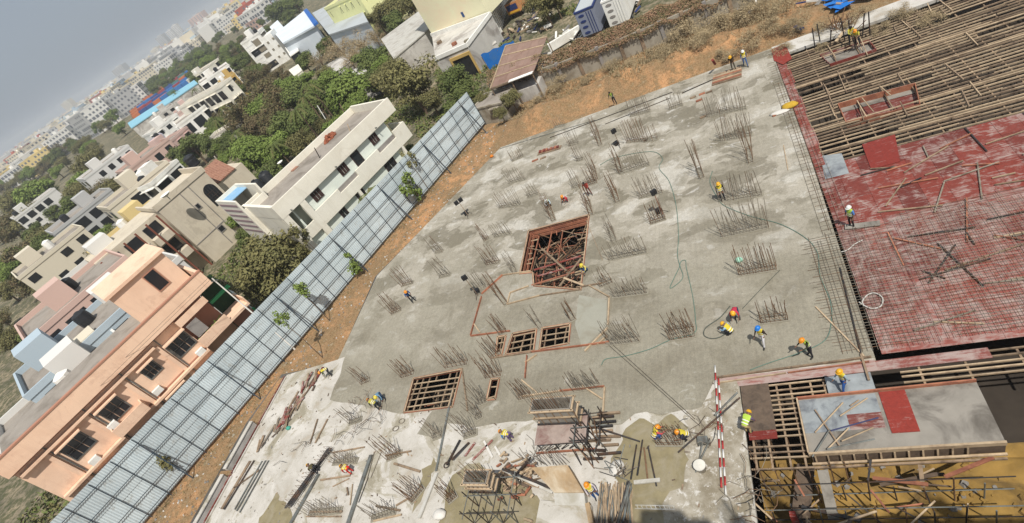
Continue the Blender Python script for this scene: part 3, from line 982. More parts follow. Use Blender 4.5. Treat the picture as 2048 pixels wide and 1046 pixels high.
# base line A -> B in photograph pixels, number along it, height (m), colour g(rey)/r(ust), rows
CL = [(1442, 281, 1504, 269, 11, 1.7, 'g', 2), (1415, 233, 1492, 216, 13, 1.5, 'g', 2), (1502, 326, 1497, 300, 4, 2.2, 'r', 2), (1405, 357, 1397, 338, 5, 2.0, 'r', 2),
      (1440, 402, 1524, 388, 13, 1.8, 'g', 2), (1445, 472, 1538, 452, 13, 1.8, 'g', 2), (1478, 548, 1553, 536, 11, 1.7, 'r', 2), (1521, 643, 1576, 636, 7, 1.5, 'r', 2),
      (1255, 284, 1294, 280, 8, 1.7, 'r', 2), (1241, 345, 1235, 320, 5, 1.7, 'r', 2), (1240, 347, 1298, 329, 10, 1.3, 'g', 2), (1280, 395, 1325, 384, 8, 1.7, 'g', 2),
      (1302, 446, 1330, 437, 6, 1.6, 'r', 2), (1236, 405, 1229, 380, 5, 1.8, 'r', 2), (1229, 482, 1221, 456, 5, 1.6, 'g', 2), (1220, 518, 1294, 503, 12, 1.5, 'g', 2),
      (1228, 592, 1295, 583, 11, 1.3, 'g', 2), (1224, 563, 1200, 572, 5, 1.4, 'r', 2), (1340, 672, 1389, 664, 9, 1.5, 'r', 3), (1215, 687, 1279, 679, 11, 1.5, 'g', 2),
      (1020, 366, 1051, 358, 6, 1.5, 'g', 2), (1000, 415, 1041, 409, 8, 1.5, 'g', 2), (990, 473, 1021, 467, 6, 1.4, 'g', 2), (968, 482, 978, 476, 4, 1.8, 'r', 2),
      (975, 529, 999, 524, 6, 1.8, 'r', 2), (1031, 547, 1026, 530, 4, 1.6, 'g', 2), (872, 505, 886, 502, 5, 1.4, 'g', 2), (880, 554, 901, 549, 5, 1.5, 'g', 2),
      (1108, 442, 1099, 414, 6, 1.6, 'r', 2), (1183, 431, 1176, 402, 6, 1.7, 'r', 2), (1145, 376, 1162, 371, 5, 1.6, 'g', 2), (1176, 370, 1194, 364, 5, 1.6, 'r', 2),
      (1155, 321, 1166, 318, 4, 1.6, 'g', 2), (1201, 291, 1194, 264, 5, 1.7, 'r', 2), (1140, 291, 1157, 286, 5, 1.4, 'g', 2), (1025, 322, 1047, 312, 6, 1.2, 'g', 2),
      (1193, 360, 1186, 334, 5, 1.7, 'r', 2), (805, 571, 826, 565, 6, 1.5, 'r', 2), (784, 627, 802, 619, 6, 1.7, 'r', 2), (952, 580, 972, 572, 5, 1.4, 'g', 2),
      (1013, 609, 991, 578, 7, 1.6, 'r', 2), (803, 754, 829, 746, 7, 1.6, 'r', 2), (893, 734, 935, 726, 8, 1.6, 'r', 2), (973, 754, 1003, 748, 7, 1.7, 'r', 2),
      (983, 716, 1002, 706, 6, 1.6, 'r', 2), (998, 668, 1013, 661, 6, 1.5, 'r', 2), (1082, 656, 1075, 644, 4, 1.5, 'g', 2), (1147, 641, 1139, 624, 5, 1.5, 'r', 2),
      (1148, 779, 1200, 772, 10, 1.5, 'g', 2), (1038, 797, 1062, 790, 6, 1.6, 'r', 2), (958, 807, 973, 801, 5, 1.6, 'g', 2), (953, 837, 964, 831, 4, 1.5, 'g', 2),
      (930, 872, 953, 864, 6, 1.6, 'g', 2), (868, 875, 884, 869, 5, 1.5, 'g', 2), (776, 917, 802, 906, 6, 1.7, 'r', 2), (822, 1003, 846, 975, 8, 1.7, 'r', 2),
      (898, 1002, 912, 990, 5, 1.3, 'r', 2), (668, 925, 714, 921, 9, 1.1, 'g', 2), (620, 1027, 682, 1020, 9, 1.5, 'g', 2), (745, 1037, 790, 1022, 7, 1.6, 'g', 2),
      (724, 767, 740, 760, 6, 1.6, 'r', 2), (1316, 878, 1366, 878, 8, 0.8, 'r', 3), (1056, 395, 1076, 388, 5, 1.2, 'g', 2), (1262, 232, 1300, 222, 8, 1.2, 'g', 2),
      (1340, 218, 1365, 210, 6, 1.0, 'g', 2), (1290, 283, 1316, 277, 5, 1.2, 'g', 2), (1110, 255, 1130, 250, 5, 1.0, 'g', 2), (700, 846, 722, 838, 5, 1.2, 'g', 2)]
phr = {'g': 'cement grey starter bars', 'r': 'rusty starter bars'}
labs = whereabouts([(phr[c[6]], (c[0] + c[2]) / 2, (c[1] + c[3]) / 2) for c in CL])
rg = random.Random(33)
tops = M('bar_kicker', alb(156, 150, 134), 0.9, 0.15, 4.0, 0.2)
for k, (ax, ay, bx, by, n, h, col, rows) in enumerate(CL):
    A, B = at(ax, ay), at(bx, by)
    mid = (A + B) / 2
    d = B - A
    L = d.length
    t = thing('starter_bar_cluster', labs[k], 'rebar', mid, math.atan2(d.y, d.x), 'starter bars standing out of the slab')
    D = 0.34 if rows == 2 else 0.75
    MB().box(-L / 2 - .1, L / 2 + .1, -D / 2 - .08, D / 2 + .08, -0.02, 0.035).build('kicker', tops, t, local=True)
    n = int(n * 1.3)
    hv = 1.36 * rg.uniform(.8, 1.14)
    tl = (rg.gauss(0, .04), rg.gauss(0, .04))
    for j in range(n):
        for r in range(rows):
            if rg.random() < 0.08:
                continue
            me = BARS[rg.randrange(5) * 2 + ((0 if col == 'r' else 1) if rg.random() < .8 else rg.randrange(2))]
            o = link('bar', me, t)
            o.location = (-L / 2 + L * j / (n - 1) + rg.uniform(-.04, .04), -D / 2 + D * r / (rows - 1) + rg.uniform(-.02, .02), 0)
            o.scale = (1, 1, h * hv * (rg.uniform(.45, .8) if rg.random() < .12 else rg.uniform(.86, 1.08)))
            o.rotation_euler = (rg.gauss(tl[0], .025), rg.gauss(tl[1], .025), rg.uniform(0, 6.28))
    for z in (0.10, 0.32):
        me = tie_mesh(L, D)
        me.materials.append(RUST if col == 'r' else GREYBAR)
        o = link('tie', me, t)
        o.location = (0, 0, z)

# ================================================================ things lying on the slab
def lying(kind, mat, a, b, w, h, label, cat, group, z=0.02, round_=False, lift=0.0):
    p, q = at(*a, z + h / 2), at(*b, z + h / 2 + lift)
    q = q if not lift else Vector((at(*b, z + lift)))
    m = MB().tube([p, q], w / 2, 8) if round_ else MB().beam(p, q, w, h)
    return tag(m.build(kind, mat), label, cat, group)


LY = [('steel_channel', GREYSTEEL, (637, 948), (578, 1052), .24, .10), ('steel_channel', GREYSTEEL, (742, 910), (694, 1052), .26, .12), ('steel_channel', PALEMIX, (873, 946), (838, 1036), .22, .10),
      ('steel_channel', GREYSTEEL, (905, 780), (872, 942), .14, .06), ('timber_stick', OLDTIMBER, (635, 838), (620, 887), .10, .07), ('timber_stick', OLDTIMBER, (655, 838), (630, 886), .11, .07),
      ('timber_stick', OLDTIMBER, (665, 905), (729, 894), .09, .07), ('timber_stick', OLDTIMBER, (641, 960), (700, 951), .11, .08), ('timber_stick', OLDTIMBER, (665, 973), (698, 957), .06, .05),
      ('timber_stick', OLDTIMBER, (771, 911), (822, 902), .10, .08), ('timber_stick', OLDTIMBER, (788, 927), (840, 943), .14, .10), ('timber_stick', OLDTIMBER, (752, 1012), (800, 1021), .12, .08),
      ('timber_stick', TIMBER, (747, 1042), (803, 1029), .10, .07), ('timber_stick', OLDTIMBER, (792, 1011), (816, 997), .10, .07), ('timber_stick', OLDTIMBER, (620, 1024), (684, 1023), .12, .08),
      ('timber_stick', OLDTIMBER, (612, 1033), (682, 1033), .08, .06), ('timber_stick', OLDTIMBER, (694, 975), (696, 990), .10, .07), ('timber_stick', TIMBER, (705, 968), (700, 1010), .07, .05),
      ('steel_bar', GREYBAR, (748, 905), (735, 955), .05, .05), ('steel_bar', GREYBAR, (762, 905), (741, 956), .05, .05), ('steel_bar', DARKSTEEL, (736, 955), (717, 1005), .05, .05),
      ('timber_stick', TIMBER, (1631, 613), (1728, 712), .07, .06), ('steel_bar', DARKSTEEL, (1680, 536), (1722, 708), .09, .08), ('timber_stick', OLDTIMBER, (1722, 708), (1738, 760), .10, .08),
      ('steel_bar', DARKSTEEL, (1100, 275), (1345, 184), .07, .07), ('steel_bar', DARKSTEEL, (1210, 248), (1340, 196), .06, .06), ('steel_bar', DARKSTEEL, (1364, 186), (1450, 148), .09, .09),
      ('steel_bar', GREYSTEEL, (1000, 297), (1190, 240), .06, .05), ('timber_stick', OLDTIMBER, (1172, 440), (1205, 520), .03, .03), ('timber_stick', TIMBER, (1567, 290), (1576, 340), .05, .04)]
nm = {'steel_channel': 'grey steel channel lying', 'timber_stick': 'brown timber stick lying', 'steel_bar': 'long steel bar lying'}
labs = whereabouts([(nm[k], (a[0] + b[0]) / 2, (a[1] + b[1]) / 2) for k, m, a, b, w, h in LY])
for k, (kd, m, a, b, w, h) in enumerate(LY):
    lying(kd, m, a, b, w, h, labs[k], kd.split('_')[1], {'steel_channel': 'steel channels on the deck', 'timber_stick': 'timber sticks on the deck', 'steel_bar': 'steel bars lying about'}[kd], round_=kd == 'steel_bar')

# pile of pipes and planks at the left of the white deck
for k, (a, b, w, m) in enumerate([((537, 921), (479, 1025), .10, GREYSTEEL), ((531, 921), (473, 1022), .11, GREYSTEEL), ((524, 922), (469, 1019), .10, GREYSTEEL), ((508, 921), (448, 1019), .12, DARKSTEEL), ((500, 922), (443, 1018), .26, OLDTIMBER), ((518, 940), (468, 976), .12, OLDTIMBER)]):
    lb = ['rightmost pipe of the pipe pile', 'middle pipe of the pipe pile', 'third pipe from the right', 'dark pipe beside the olive plank', 'broad olive plank beside the dark pipe', 'short brown plank across the dark pipe'][k]
    lying('plank' if m is OLDTIMBER else 'steel_pipe', m, a, b, w, .06 if m is OLDTIMBER else w, lb + ' on the white deck', 'plank' if m is OLDTIMBER else 'pipe', 'pipes and planks piled on the white deck', round_=m is not OLDTIMBER)

# black bundle of bars in a beam cage
bc = thing('bar_bundle', 'long black steel bar bundle lying on the white deck by a worker', 'rebar', at(613, 960, 0.0))
rg = random.Random(4)
for k in range(26):
    p, q = at(662 + rg.uniform(-5, 5), 893, rg.uniform(.03, .35)), at(573 + rg.uniform(-7, 7), 1018, rg.uniform(.03, .35))
    p = p.lerp(q, rg.uniform(0, .08))
    q = q.lerp(p, rg.uniform(0, .1))
    MB().tube([p, q], 0.02, 5).build('bar', DARKSTEEL, bc)
for k in range(14):
    c = at(658, 898, .02).lerp(at(576, 1012, .02), k / 13)
    m = MB()
    for a, b2 in (((-.28, .02), (.28, .02)), ((.28, .02), (.28, .38)), ((.28, .38), (-.28, .38)), ((-.28, .38), (-.28, .02))):
        m.tube([c + Vector((a[0], 0, a[1])), c + Vector((b2[0], 0, b2[1]))], .012, 5)
    m.build('stirrup', RUST, bc)
for k, (x, y, n) in enumerate([(690, 875, 14), (745, 845, 18), (715, 815, 16), (600, 905, 8), (1090, 905, 7), (1405, 865, 16), (1505, 960, 14), (1500, 1020, 16)]):
    t = thing('wire_heap', 'tangled grey tie wire and bars ' + ['beside the two bending workers, lower left', 'just under the two bending workers', 'left of the two bending workers', 'near the pipe pile on the white deck', 'below the worker in purple trousers', 'left of the striped poles above the bucket', 'right of the striped pole ends', 'in the shade at the bottom right'][k], 'wire', at(x, y))
    for j in range(n):
        c = at(x, y, .04) + Vector((rg.uniform(-1.1, 1.1), rg.uniform(-.9, .9), rg.uniform(0, .25)))
        a, l = rg.uniform(0, PI), rg.uniform(.5, 1.5)
        MB().tube([c, c + Vector((l * math.cos(a) / 2, l * math.sin(a) / 2, rg.uniform(0, .2))), c + Vector((l * math.cos(a + .3), l * math.sin(a + .3), 0))], .014, 5).build('bar', rg.choice([RUST, GREYBAR, DARKSTEEL, GREYBAR]), t)

# striped safety barriers: two red and white tubes
STRW, STRR = M('barrier_white', (0.62, 0.61, 0.58), 0.6, 0.15), M('barrier_red', alb(178, 62, 60), 0.6, 0.15)
for k, (a, b) in enumerate([((1430, 731), (1443, 975)), ((1437, 757), (1452, 991))]):
    p, q = at(*a, .12), at(*b, .12)
    t = thing('striped_pole', ['left', 'right'][k] + ' one of the two long red and white striped poles', 'pole', p, 0, 'red and white striped poles')
    n = 14
    for i in range(n):
        MB().tube([p.lerp(q, i / n), p.lerp(q, (i + 1) / n)], .046, 8).build('white_band' if (i + k) % 2 == 0 else 'red_band', STRW if (i + k) % 2 == 0 else STRR, t, smooth=True)

# hoses
HG = M('green_hose', alb(104, 134, 122), 0.7, 0.15)
HK = M('dark_hose', alb(90, 96, 88), 0.6, 0.15)
HW = M('pale_hose', alb(206, 204, 196), 0.6, 0.1)


def curve(pts, z, n=6):
    P = [at(x, y, z) for x, y in pts]
    P = [P[0]] + P + [P[-1]]
    res = []
    for i in range(1, len(P) - 2):
        for j in range(n):
            u = j / n
            a, b, c, d = P[i - 1:i + 3]
            res.append(.5 * ((2 * b) + (c - a) * u + (2 * a - 5 * b + 4 * c - d) * u * u + (3 * b - a - 3 * c + d) * u ** 3))
    return res + [P[-2]]


for lab, m, r, pts in [('green hose looping down the middle of the slab', HG, .024, [(1200, 330), (1230, 315), (1300, 303), (1325, 316), (1318, 336), (1338, 362), (1352, 410), (1357, 470), (1355, 510), (1361, 535), (1366, 552), (1358, 565), (1340, 576), (1350, 552), (1358, 536), (1362, 523), (1371, 521), (1373, 537), (1385, 590), (1391, 640), (1388, 666), (1340, 680), (1300, 698), (1250, 712), (1212, 718), (1203, 730)]),
                       ('green hose sweeping along the right side of the slab', HG, .024, [(1425, 342), (1420, 365), (1435, 395), (1450, 412), (1500, 432), (1560, 448), (1610, 475), (1635, 505), (1640, 550), (1660, 600), (1663, 640), (1650, 680), (1600, 705), (1540, 725), (1500, 740)]),
                       ('dark hose bending round the crouching yellow vested worker', HK, .03, [(1460, 612), (1440, 635), (1412, 655), (1408, 670), (1422, 677), (1440, 674), (1455, 664)]),
                       ('dark cable running from the worker in the red shirt', HK, .018, [(1485, 617), (1520, 580), (1560, 540)]),
                       ('pale hose coiled at the right edge of the splashed boards', HW, .035, [(1718, 604), (1730, 612), (1745, 617), (1762, 612), (1765, 596), (1750, 586), (1735, 590), (1725, 602), (1728, 612)]),
                       ('pale stick like hose on the red boards under the white helmet', HW, .03, [(1682, 504), (1695, 500), (1710, 488), (1725, 480)])]:
    tag(MB().tube(curve(pts, .035), r, 6).build('hose', m, smooth=True), lab, 'hose')
for k, (a, b) in enumerate([((1217, 690), (1400, 852)), ((1226, 690), (1390, 838)), ((1380, 845), (1262, 700))][:2]):
    tag(MB().tube([at(*a, .05), at(*b, .05)], .014, 5).build('steel_wire', DARKSTEEL), ['left', 'right'][k] + ' of two taut dark wires crossing the smooth grey slab', 'wire', 'taut wires across the slab')

# floodlights on stands
BLK = M('black_casing', (0.02, 0.02, 0.022), 0.5, 0.1)
LENS = M('lamp_glass', (0.30, 0.31, 0.32), 0.2, 0.05)
for k, (b, h, two, ph_) in enumerate([((937, 432), 1.9, True, 'twin black floodlight on a thin stand near the left slab edge'), ((957, 592), 2.2, False, 'single black floodlight on a stand beside the timber frame corner'),
                                      ((1326, 430), 2.2, False, 'black lamp on an orange stand among the bars below the worker'), ((1240, 292), 1.6, False, 'black lamp on a stand near the far slab edge')]):
    g = at(*b)
    t = thing('floodlight_stand', ph_, 'floodlight', g, rg.uniform(0, 1), 'floodlights on stands')
    MB().tube([(0, 0, .1), (0, 0, h)], .03, 7).build('pole', OLDTIMBER if k != 2 else PINKTIMBER, t, local=True)
    for a in (0, 2.1, 4.2):
        MB().tube([(0, 0, .5), (.5 * math.cos(a), .5 * math.sin(a), .02)], .022, 6).build('leg', DARKSTEEL, t, local=True)
    for dx in ((-.26, .26) if two else (0,)):
        hd = MB().box(dx - .22, dx + .22, -.14, .10, h - .05, h + .35).build('lamp_head', BLK, t, local=True)
        MB().box(dx - .18, dx + .18, .10, .125, h, h + .3).build('lens', LENS, hd, local=True)
    MB().box(-.22, .22, .35, .75, 0.03, .34).build('ballast_box', BLK, t, local=True)

# stacks and small pieces near the far edge
st = thing('timber_stack', 'stack of brown timber slabs near the far slab edge by two workers', 'timber stack', at(1455, 160))
for k in range(7):
    p, q = at(1424 + k * .5, 170 - k * 3, .06 + .04 * (k % 2)), at(1483, 152 - k * 3, .06 + .04 * (k % 2))
    MB().beam(p, q, .26, .12).build('slab_piece', [OLDTIMBER, PINKTIMBER, TIMBER][k % 3], st)
st = thing('brick_row', 'row of reddish blocks on a board on the far slab', 'blocks', at(1097, 298))
MB().beam(at(1076, 307, .04), at(1122, 294, .04), .7, .05).build('board', OLDTIMBER, st)
for k in range(9):
    c = at(1080 + k * 4.4, 303 - k * 1.25, .15)
    MB().box(c.x - .11, c.x + .11, c.y - .2, c.y + .2, .07, .07 + rg.uniform(.1, .2)).build('block', [RED, PINKTIMBER][k % 2], st)
for k, (x, y) in enumerate([(1380, 197), (1398, 190), (1412, 186), (1392, 203), (1080, 318), (1064, 323), (1400, 236), (1545, 232)]):
    tag(MB().beam(at(x, y, .06), at(x + 12, y - 5, .06), .22, .10).build('offcut', [OLDTIMBER, PINKTIMBER][k % 2]), whereabouts([('small brown timber offcut', x, y)])[0], 'offcut', 'timber offcuts near the far edge')
YB = M('yellow_sack', alb(206, 168, 60), .9, .15, 4)
WB = M('white_sheet', alb(226, 222, 214), .9, .08, 3)


def sack(px, py, w, d, h, m, label, cat='sack', z=0.0):
    g = at(px, py, z)
    mb = MB()
    rr = random.Random(int(px))
    prof = [(.55, 0), (1.0, .15), (.98, .45), (.7, .8), (.25, 1.0)]
    n = 12
    for r, zz in prof:
        mb.v += [(g.x + r * w / 2 * math.cos(2 * PI * j / n) * rr.uniform(.85, 1.1), g.y + r * d / 2 * math.sin(2 * PI * j / n) * rr.uniform(.85, 1.1), z + h * zz * rr.uniform(.9, 1.1)) for j in range(n)]
    for i in range(len(prof) - 1):
        mb.f += [(i * n + j, i * n + (j + 1) % n, (i + 1) * n + (j + 1) % n, (i + 1) * n + j) for j in range(n)]
    mb.f.append(tuple((len(prof) - 1) * n + j for j in range(n)))
    mb.mi = [0] * len(mb.f)
    return tag(mb.build('sack' if cat == 'sack' else 'plastic_sheet', m, smooth=True), label, cat)


sack(1580, 213, 1.3, .8, .35, YB, 'yellow sack heap at the right slab edge')
sack(1560, 226, 1.5, .6, .2, WB, 'white sheet crumpled below the yellow sack', 'sheet')
sack(1478, 522, .5, .4, .3, M('mint_sheet', alb(170, 220, 196), .8), 'mint green bag between rusty bars', 'sheet')
sack(578, 857, .45, .4, .25, M('teal_bag', alb(80, 170, 150), .8), 'small teal bag on the white deck', 'sheet')
sack(880, 1030, 1.0, .7, .3, WB, 'white crumpled bag near the scaffold at the bottom', 'sheet')
sack(1235, 938, .9, 1.0, .3, WB, 'white crumpled sheet at the shadow edge', 'sheet')
sack(984, 314, .5, .4, .3, M('orange_bag', alb(220, 130, 50), .8), 'orange bag at the far left slab corner', 'sheet')
sack(1410, 235, .01, .01, .01, WB, 'white speck', 'sheet') if False else None
# bucket
bk = thing('bucket', 'round white bucket standing on the wet mortar', 'bucket', at(1403, 938))
MB().lathe([(.24, 0), (.30, .42), (.32, .44)], n=16).build('pail', WB, bk, local=True, smooth=True)
MB().lathe([(.30, .42), (.30, .45), (.06, .47)], n=16).build('lid', M('bucket_lid', alb(232, 228, 215), .6), bk, local=True)
# concrete vibrator on the pour
vb = thing('vibrator_motor', 'grey vibrator motor beside the long loose cable near the bucket', 'machine', at(1408, 885))
MB().box(-.25, .25, -.18, .18, .03, .35).build('motor', GREYSTEEL, vb, local=True)
MB().tube([(-.3, -.2, .02), (-.3, .2, .02)], .03, 6).build('skid', DARKSTEEL, vb, local=True)
MB().tube([(.3, -.2, .02), (.3, .2, .02)], .03, 6).build('skid', DARKSTEEL, vb, local=True)
MB().tube([(0, -.1, .3), (-.2, -.8, .15), (-.5, -1.6, .05)], .035, 6).build('flexible_shaft', GREYSTEEL, vb, local=True)
# long loose tubes leaning over the striped poles
for k, (a, b, za, zb, m, lb) in enumerate([((1356, 905), (1480, 795), .05, .5, DARKSTEEL, 'long dark tube crossing the striped poles'), ((1430, 830), (1475, 785), .3, .5, GREYSTEEL, 'short grey tube crossing the striped poles'),
                                            ((1398, 925), (1420, 880), .05, .05, GREYSTEEL, 'grey tube beside the round bucket'), ((1273, 890), (1262, 958), .05, 1.0, DARKSTEEL, 'dark prop leaning left of the wet mortar'), ((1285, 880), (1275, 950), .05, .9, DARKSTEEL, 'second dark prop leaning left of the wet mortar'),
                                            ((1296, 893), (1313, 972), .05, .05, DARKSTEEL, 'dark tube lying on the wet mortar'), ((1288, 895), (1296, 965), .05, .05, RUST, 'rusty tube lying on the wet mortar'), ((1195, 855), (1280, 883), .6, .1, DARKSTEEL, 'dark tube sloping from the form box to the mortar')]):
    tag(MB().tube([at(*a, za), at(*b, zb)], .045, 8).build('loose_tube', m), lb, 'tube', 'loose tubes at the lower right')
tb = thing('white_timber', 'pale plank lying across the wet mortar at the shadow', 'plank', at(1290, 963))
MB().beam(at(1268, 965, .08), at(1320, 960, .08), .2, .1).build('plank', PALEMIX, tb)
lad = thing('bar_ladder', 'pale ladder like cage lying in the shadow', 'cage', at(1310, 1012))
for z_ in (0, 1):
    MB().tube([at(1270, 1010 + 7 * z_, .1), at(1350, 1012 + 7 * z_, .1)], .03, 6).build('rail', PALEMIX, lad)
for k in range(9):
    MB().tube([at(1273 + k * 9, 1010, .1), at(1277 + k * 9, 1018, .1)], .03, 6).build('rung', PALEMIX, lad)

bpile = thing('board_pile', 'long strewn row of red and brown boards on the left edge of the white deck', 'boards', at(585, 800))
for k in range(46):
    u = rg.random()
    x, y = 632 - 120 * u + rg.gauss(0, 6), 752 + 165 * u + rg.gauss(0, 5)
    if u > .75 and rg.random() < .5:
        continue
    p = at(x, y, .05 + rg.uniform(0, .12))
    a, l = 1.62 + rg.gauss(0, .25), rg.uniform(.5, 2.2)
    MB().beam(p, p + Vector((l * math.cos(a), l * math.sin(a), rg.uniform(-.02, .08))), rg.uniform(.06, .25), .05).build('board', rg.choice([RED, PINK, OLDTIMBER, BROWNPLY, GREYBAR, OLDTIMBER]), bpile)

# ================================================================ column form boxes, scaffold, stack of offcuts at the bottom
def column_form(label, base, w, d, ztop, zbot, bars, rnd):
    g = at(*base, 0.0)
    t = thing('column_form', label, 'formwork', g, rad(-3))
    z0, z1 = zbot, ztop
    for sx in (-1, 1):
        MB().box(sx * w / 2 - .03, sx * w / 2 + .03, -d / 2, d / 2, z0, z1).build('side_panel', GREYPLY, t, local=True)
    MB().box(-w / 2, w / 2, -d / 2 - .03, -d / 2 + .03, z0, z1).build('front_panel', GREYPLY, t, local=True)
    MB().box(-w / 2, w / 2, d / 2 - .03, d / 2 + .03, z0, z1).build('back_panel', GREYPLY, t, local=True)
    for z in (z0 + .1, (z0 + z1) / 2, z1 - .08):
        for sy in (-1, 1):
            MB().beam((-w / 2 - .2, sy * (d / 2 + .09), z), (w / 2 + .2, sy * (d / 2 + .09), z), .10, .08).build('waler', TIMBER if z > z0 + .2 else DARKSTEEL, t, local=True)
        for sx in (-1, 1):
            MB().beam((sx * (w / 2 + .09), -d / 2 - .1, z), (sx * (w / 2 + .09), d / 2 + .1, z), .10, .08).build('waler', TIMBER, t, local=True)
    k = 5
    for i in range(k):
        x = -w / 2 + w * (i + .5) / k
        MB().beam((x, -d / 2 - .05, z0), (x, -d / 2 - .05, z1), .06, .05).build('stud', OLDTIMBER, t, local=True)
    for i in range(bars):
        x = -w / 2 + .1 + (w - .2) * i / (bars - 1)
        for y in (-d / 2 + .1, d / 2 - .1):
            o = link('bar', rnd.choice(BARS), t)
            o.location = (x, y, z1 - .6)
            o.scale = (1, 1, 1.7 * rnd.uniform(.9, 1.1))
            o.rotation_euler = (rnd.gauss(0, .03), rnd.gauss(0, .03), rnd.uniform(0, 6))
    return t


rg = random.Random(8)
column_form('tall timber column form box with bars rising from its top', (1135, 850), 2.5, .75, 2.4, .9, 15, rg)
column_form('small open column form box above the scaffold at the bottom', (985, 985), 1.5, .7, 2.0, .9, 7, rg)
pf = thing('form_platform', 'splashed platform with legs under the tall column form box', 'platform', at(1140, 880))
g = at(1140, 872)
MB().box(g.x - 1.8, g.x + 1.5, g.y - .9, g.y + .9, .82, .88).build('platform_deck', M('stained_platform_ply', alb(176, 158, 148), .85, .2, 2.2, .1, dirt=alb(140, 110, 102)), pf)
for sx in (-1.7, -.6, .5, 1.4):
    for sy in (-.8, .8):
        MB().tube([(g.x + sx, g.y + sy, 0), (g.x + sx, g.y + sy, 1.5 if sx > 1 else .85)], .035, 6).build('leg', DARKSTEEL, pf)
for k in range(5):
    MB().tube([(g.x - 1.8 + .5 * k, g.y - .95, .3), (g.x - 1.2 + .5 * k, g.y - .95, .8)], .03, 6).build('brace', DARKSTEEL, pf)
MB().beam((g.x - 2, g.y - 1, .12), (g.x + 1.8, g.y - 1, .12), .1, .1).build('sole_plate', PINKTIMBER, pf)
MB().beam((g.x - 2, g.y + 1, .12), (g.x + 1.8, g.y + 1, .12), .1, .1).build('sole_plate', TIMBER, pf)


def frame_scaffold(label, c, nx, ny, sx, sy, lifts, rnd, h=1.5, mat=(DARKSTEEL, GREYSTEEL)):
    t = thing('scaffold', label, 'scaffold', c)
    for i in range(nx):
        for j in range(ny):
            x, y = c.x + i * sx, c.y + j * sy
            MB().tube([(x, y, 0), (x + rnd.uniform(-.08, .08), y, lifts * h + rnd.uniform(.1, .5))], .035, 7).build('standard', rnd.choice(mat), t)
    for l in range(1, lifts + 1):
        z = l * h - .2
        for j in range(ny):
            MB().tube([(c.x - .3, c.y + j * sy + .04, z), (c.x + (nx - 1) * sx + .4, c.y + j * sy + .04, z)], .03, 7).build('ledger', rnd.choice(mat), t)
        for i in range(nx):
            MB().tube([(c.x + i * sx + .04, c.y - .3, z + .07), (c.x + i * sx + .04, c.y + (ny - 1) * sy + .3, z + .07)], .03, 7).build('transom', rnd.choice(mat), t)
    for i in range(nx - 1):
        MB().tube([(c.x + i * sx, c.y - .05, .1), (c.x + (i + 1) * sx, c.y - .05, lifts * h - .2)], .03, 7).build('brace', rnd.choice(mat), t)
    return t


frame_scaffold('square grid of scaffold tubes at the bottom edge of the deck', at(950, 1048), 4, 3, .95, 1.0, 1, rg)
sc2 = frame_scaffold('tangle of dark scaffold tubes right of the tall form box', at(1165, 905), 3, 3, .75, .8, 1, rg)
for k in range(14):
    x, y = 1160 + rg.uniform(0, 45), 850 + rg.uniform(0, 90)
    p = at(x, y, .1)
    MB().tube([p, p + Vector((rg.uniform(-.6, .6), rg.uniform(-.6, .6), rg.uniform(1.0, 2.3)))], .034, 6).build('prop', rg.choice([DARKSTEEL, DARKSTEEL, RUST]), sc2)
for k in range(11):
    x, y = 1165 + rg.uniform(0, 40), 828 + k * 9
    p = at(x, y, .10)
    tag(MB().beam(p, p + Vector((rg.uniform(1.0, 1.7), rg.uniform(-.1, .1), 0)), .13, .13).build('sleeper', rg.choice([DARKSTEEL, OLDTIMBER, OLDTIMBER, DARKSTEEL])), whereabouts([('short dark sleeper', x + 20, y)])[0], 'sleeper', 'sleepers right of the tall form box')
of = thing('offcut_heap', 'loose heap of timber offcuts and log ends beside the small form box', 'timber heap', at(1025, 955))
for k in range(95):
    x, y = 1000 + rg.gauss(28, 20), 955 + rg.gauss(0, 22)
    p = at(x, y, .05 + rg.uniform(0, .35))
    a, l = rg.uniform(-.5, .9), rg.uniform(.25, .9)
    if k % 3:
        MB().beam(p, p + Vector((l * math.cos(a), l * math.sin(a), rg.uniform(-.1, .2))), rg.uniform(.06, .14), rg.uniform(.05, .12)).build('offcut', rg.choice([OLDTIMBER, TIMBER, TIMBER, PINKTIMBER, BROWNPLY]), of)
    else:
        MB().tube([p, p + Vector((l * .6 * math.cos(a), l * .6 * math.sin(a), .05))], .07, 8).build('log_end', rg.choice([TIMBER, OLDTIMBER]), of)
for k, (a, b, za, zb, m, lb) in enumerate([((1006, 940), (1105, 985), .9, .15, PALEMIX, 'pale plank sloping from the small form box'), ((1004, 938), (1100, 975), 1.0, .2, DARKSTEEL, 'dark tube sloping from the small form box'), ((1035, 945), (1062, 915), .4, 1.0, DARKSTEEL, 'dark tube propped beside the offcut heap'), ((920, 880), (893, 930), .1, .1, DARKSTEEL, 'dark tube lying beside the iron ring'), ((938, 885), (903, 920), .1, .3, DARKSTEEL, 'second dark tube lying beside the iron ring'), ((985, 915), (968, 882), .05, .05, WB, 'white stick on the dry concrete'), ((990, 893), (1003, 915), .05, .05, WB, 'white slat on the dry concrete'), ((945, 920), (985, 880), .05, .05, PINK, 'pinkish plank leading to the small form box'), ((930, 912), (950, 885), .05, .05, RED, 'red plank beside the pinkish plank')]):
    tag(MB().beam(at(*a, za), at(*b, zb), .14, .06).build('plank', m), lb, 'plank', 'planks near the small form box')
mb = MB()
c = at(893, 930, .06)
mb.tube([c + Vector((.2 * math.cos(2 * PI * j / 16), .2 * math.sin(2 * PI * j / 16), 0)) for j in range(17)], .035, 6)
tag(mb.build('iron_ring', DARKSTEEL), 'dark iron ring lying on the dry concrete', 'ring')
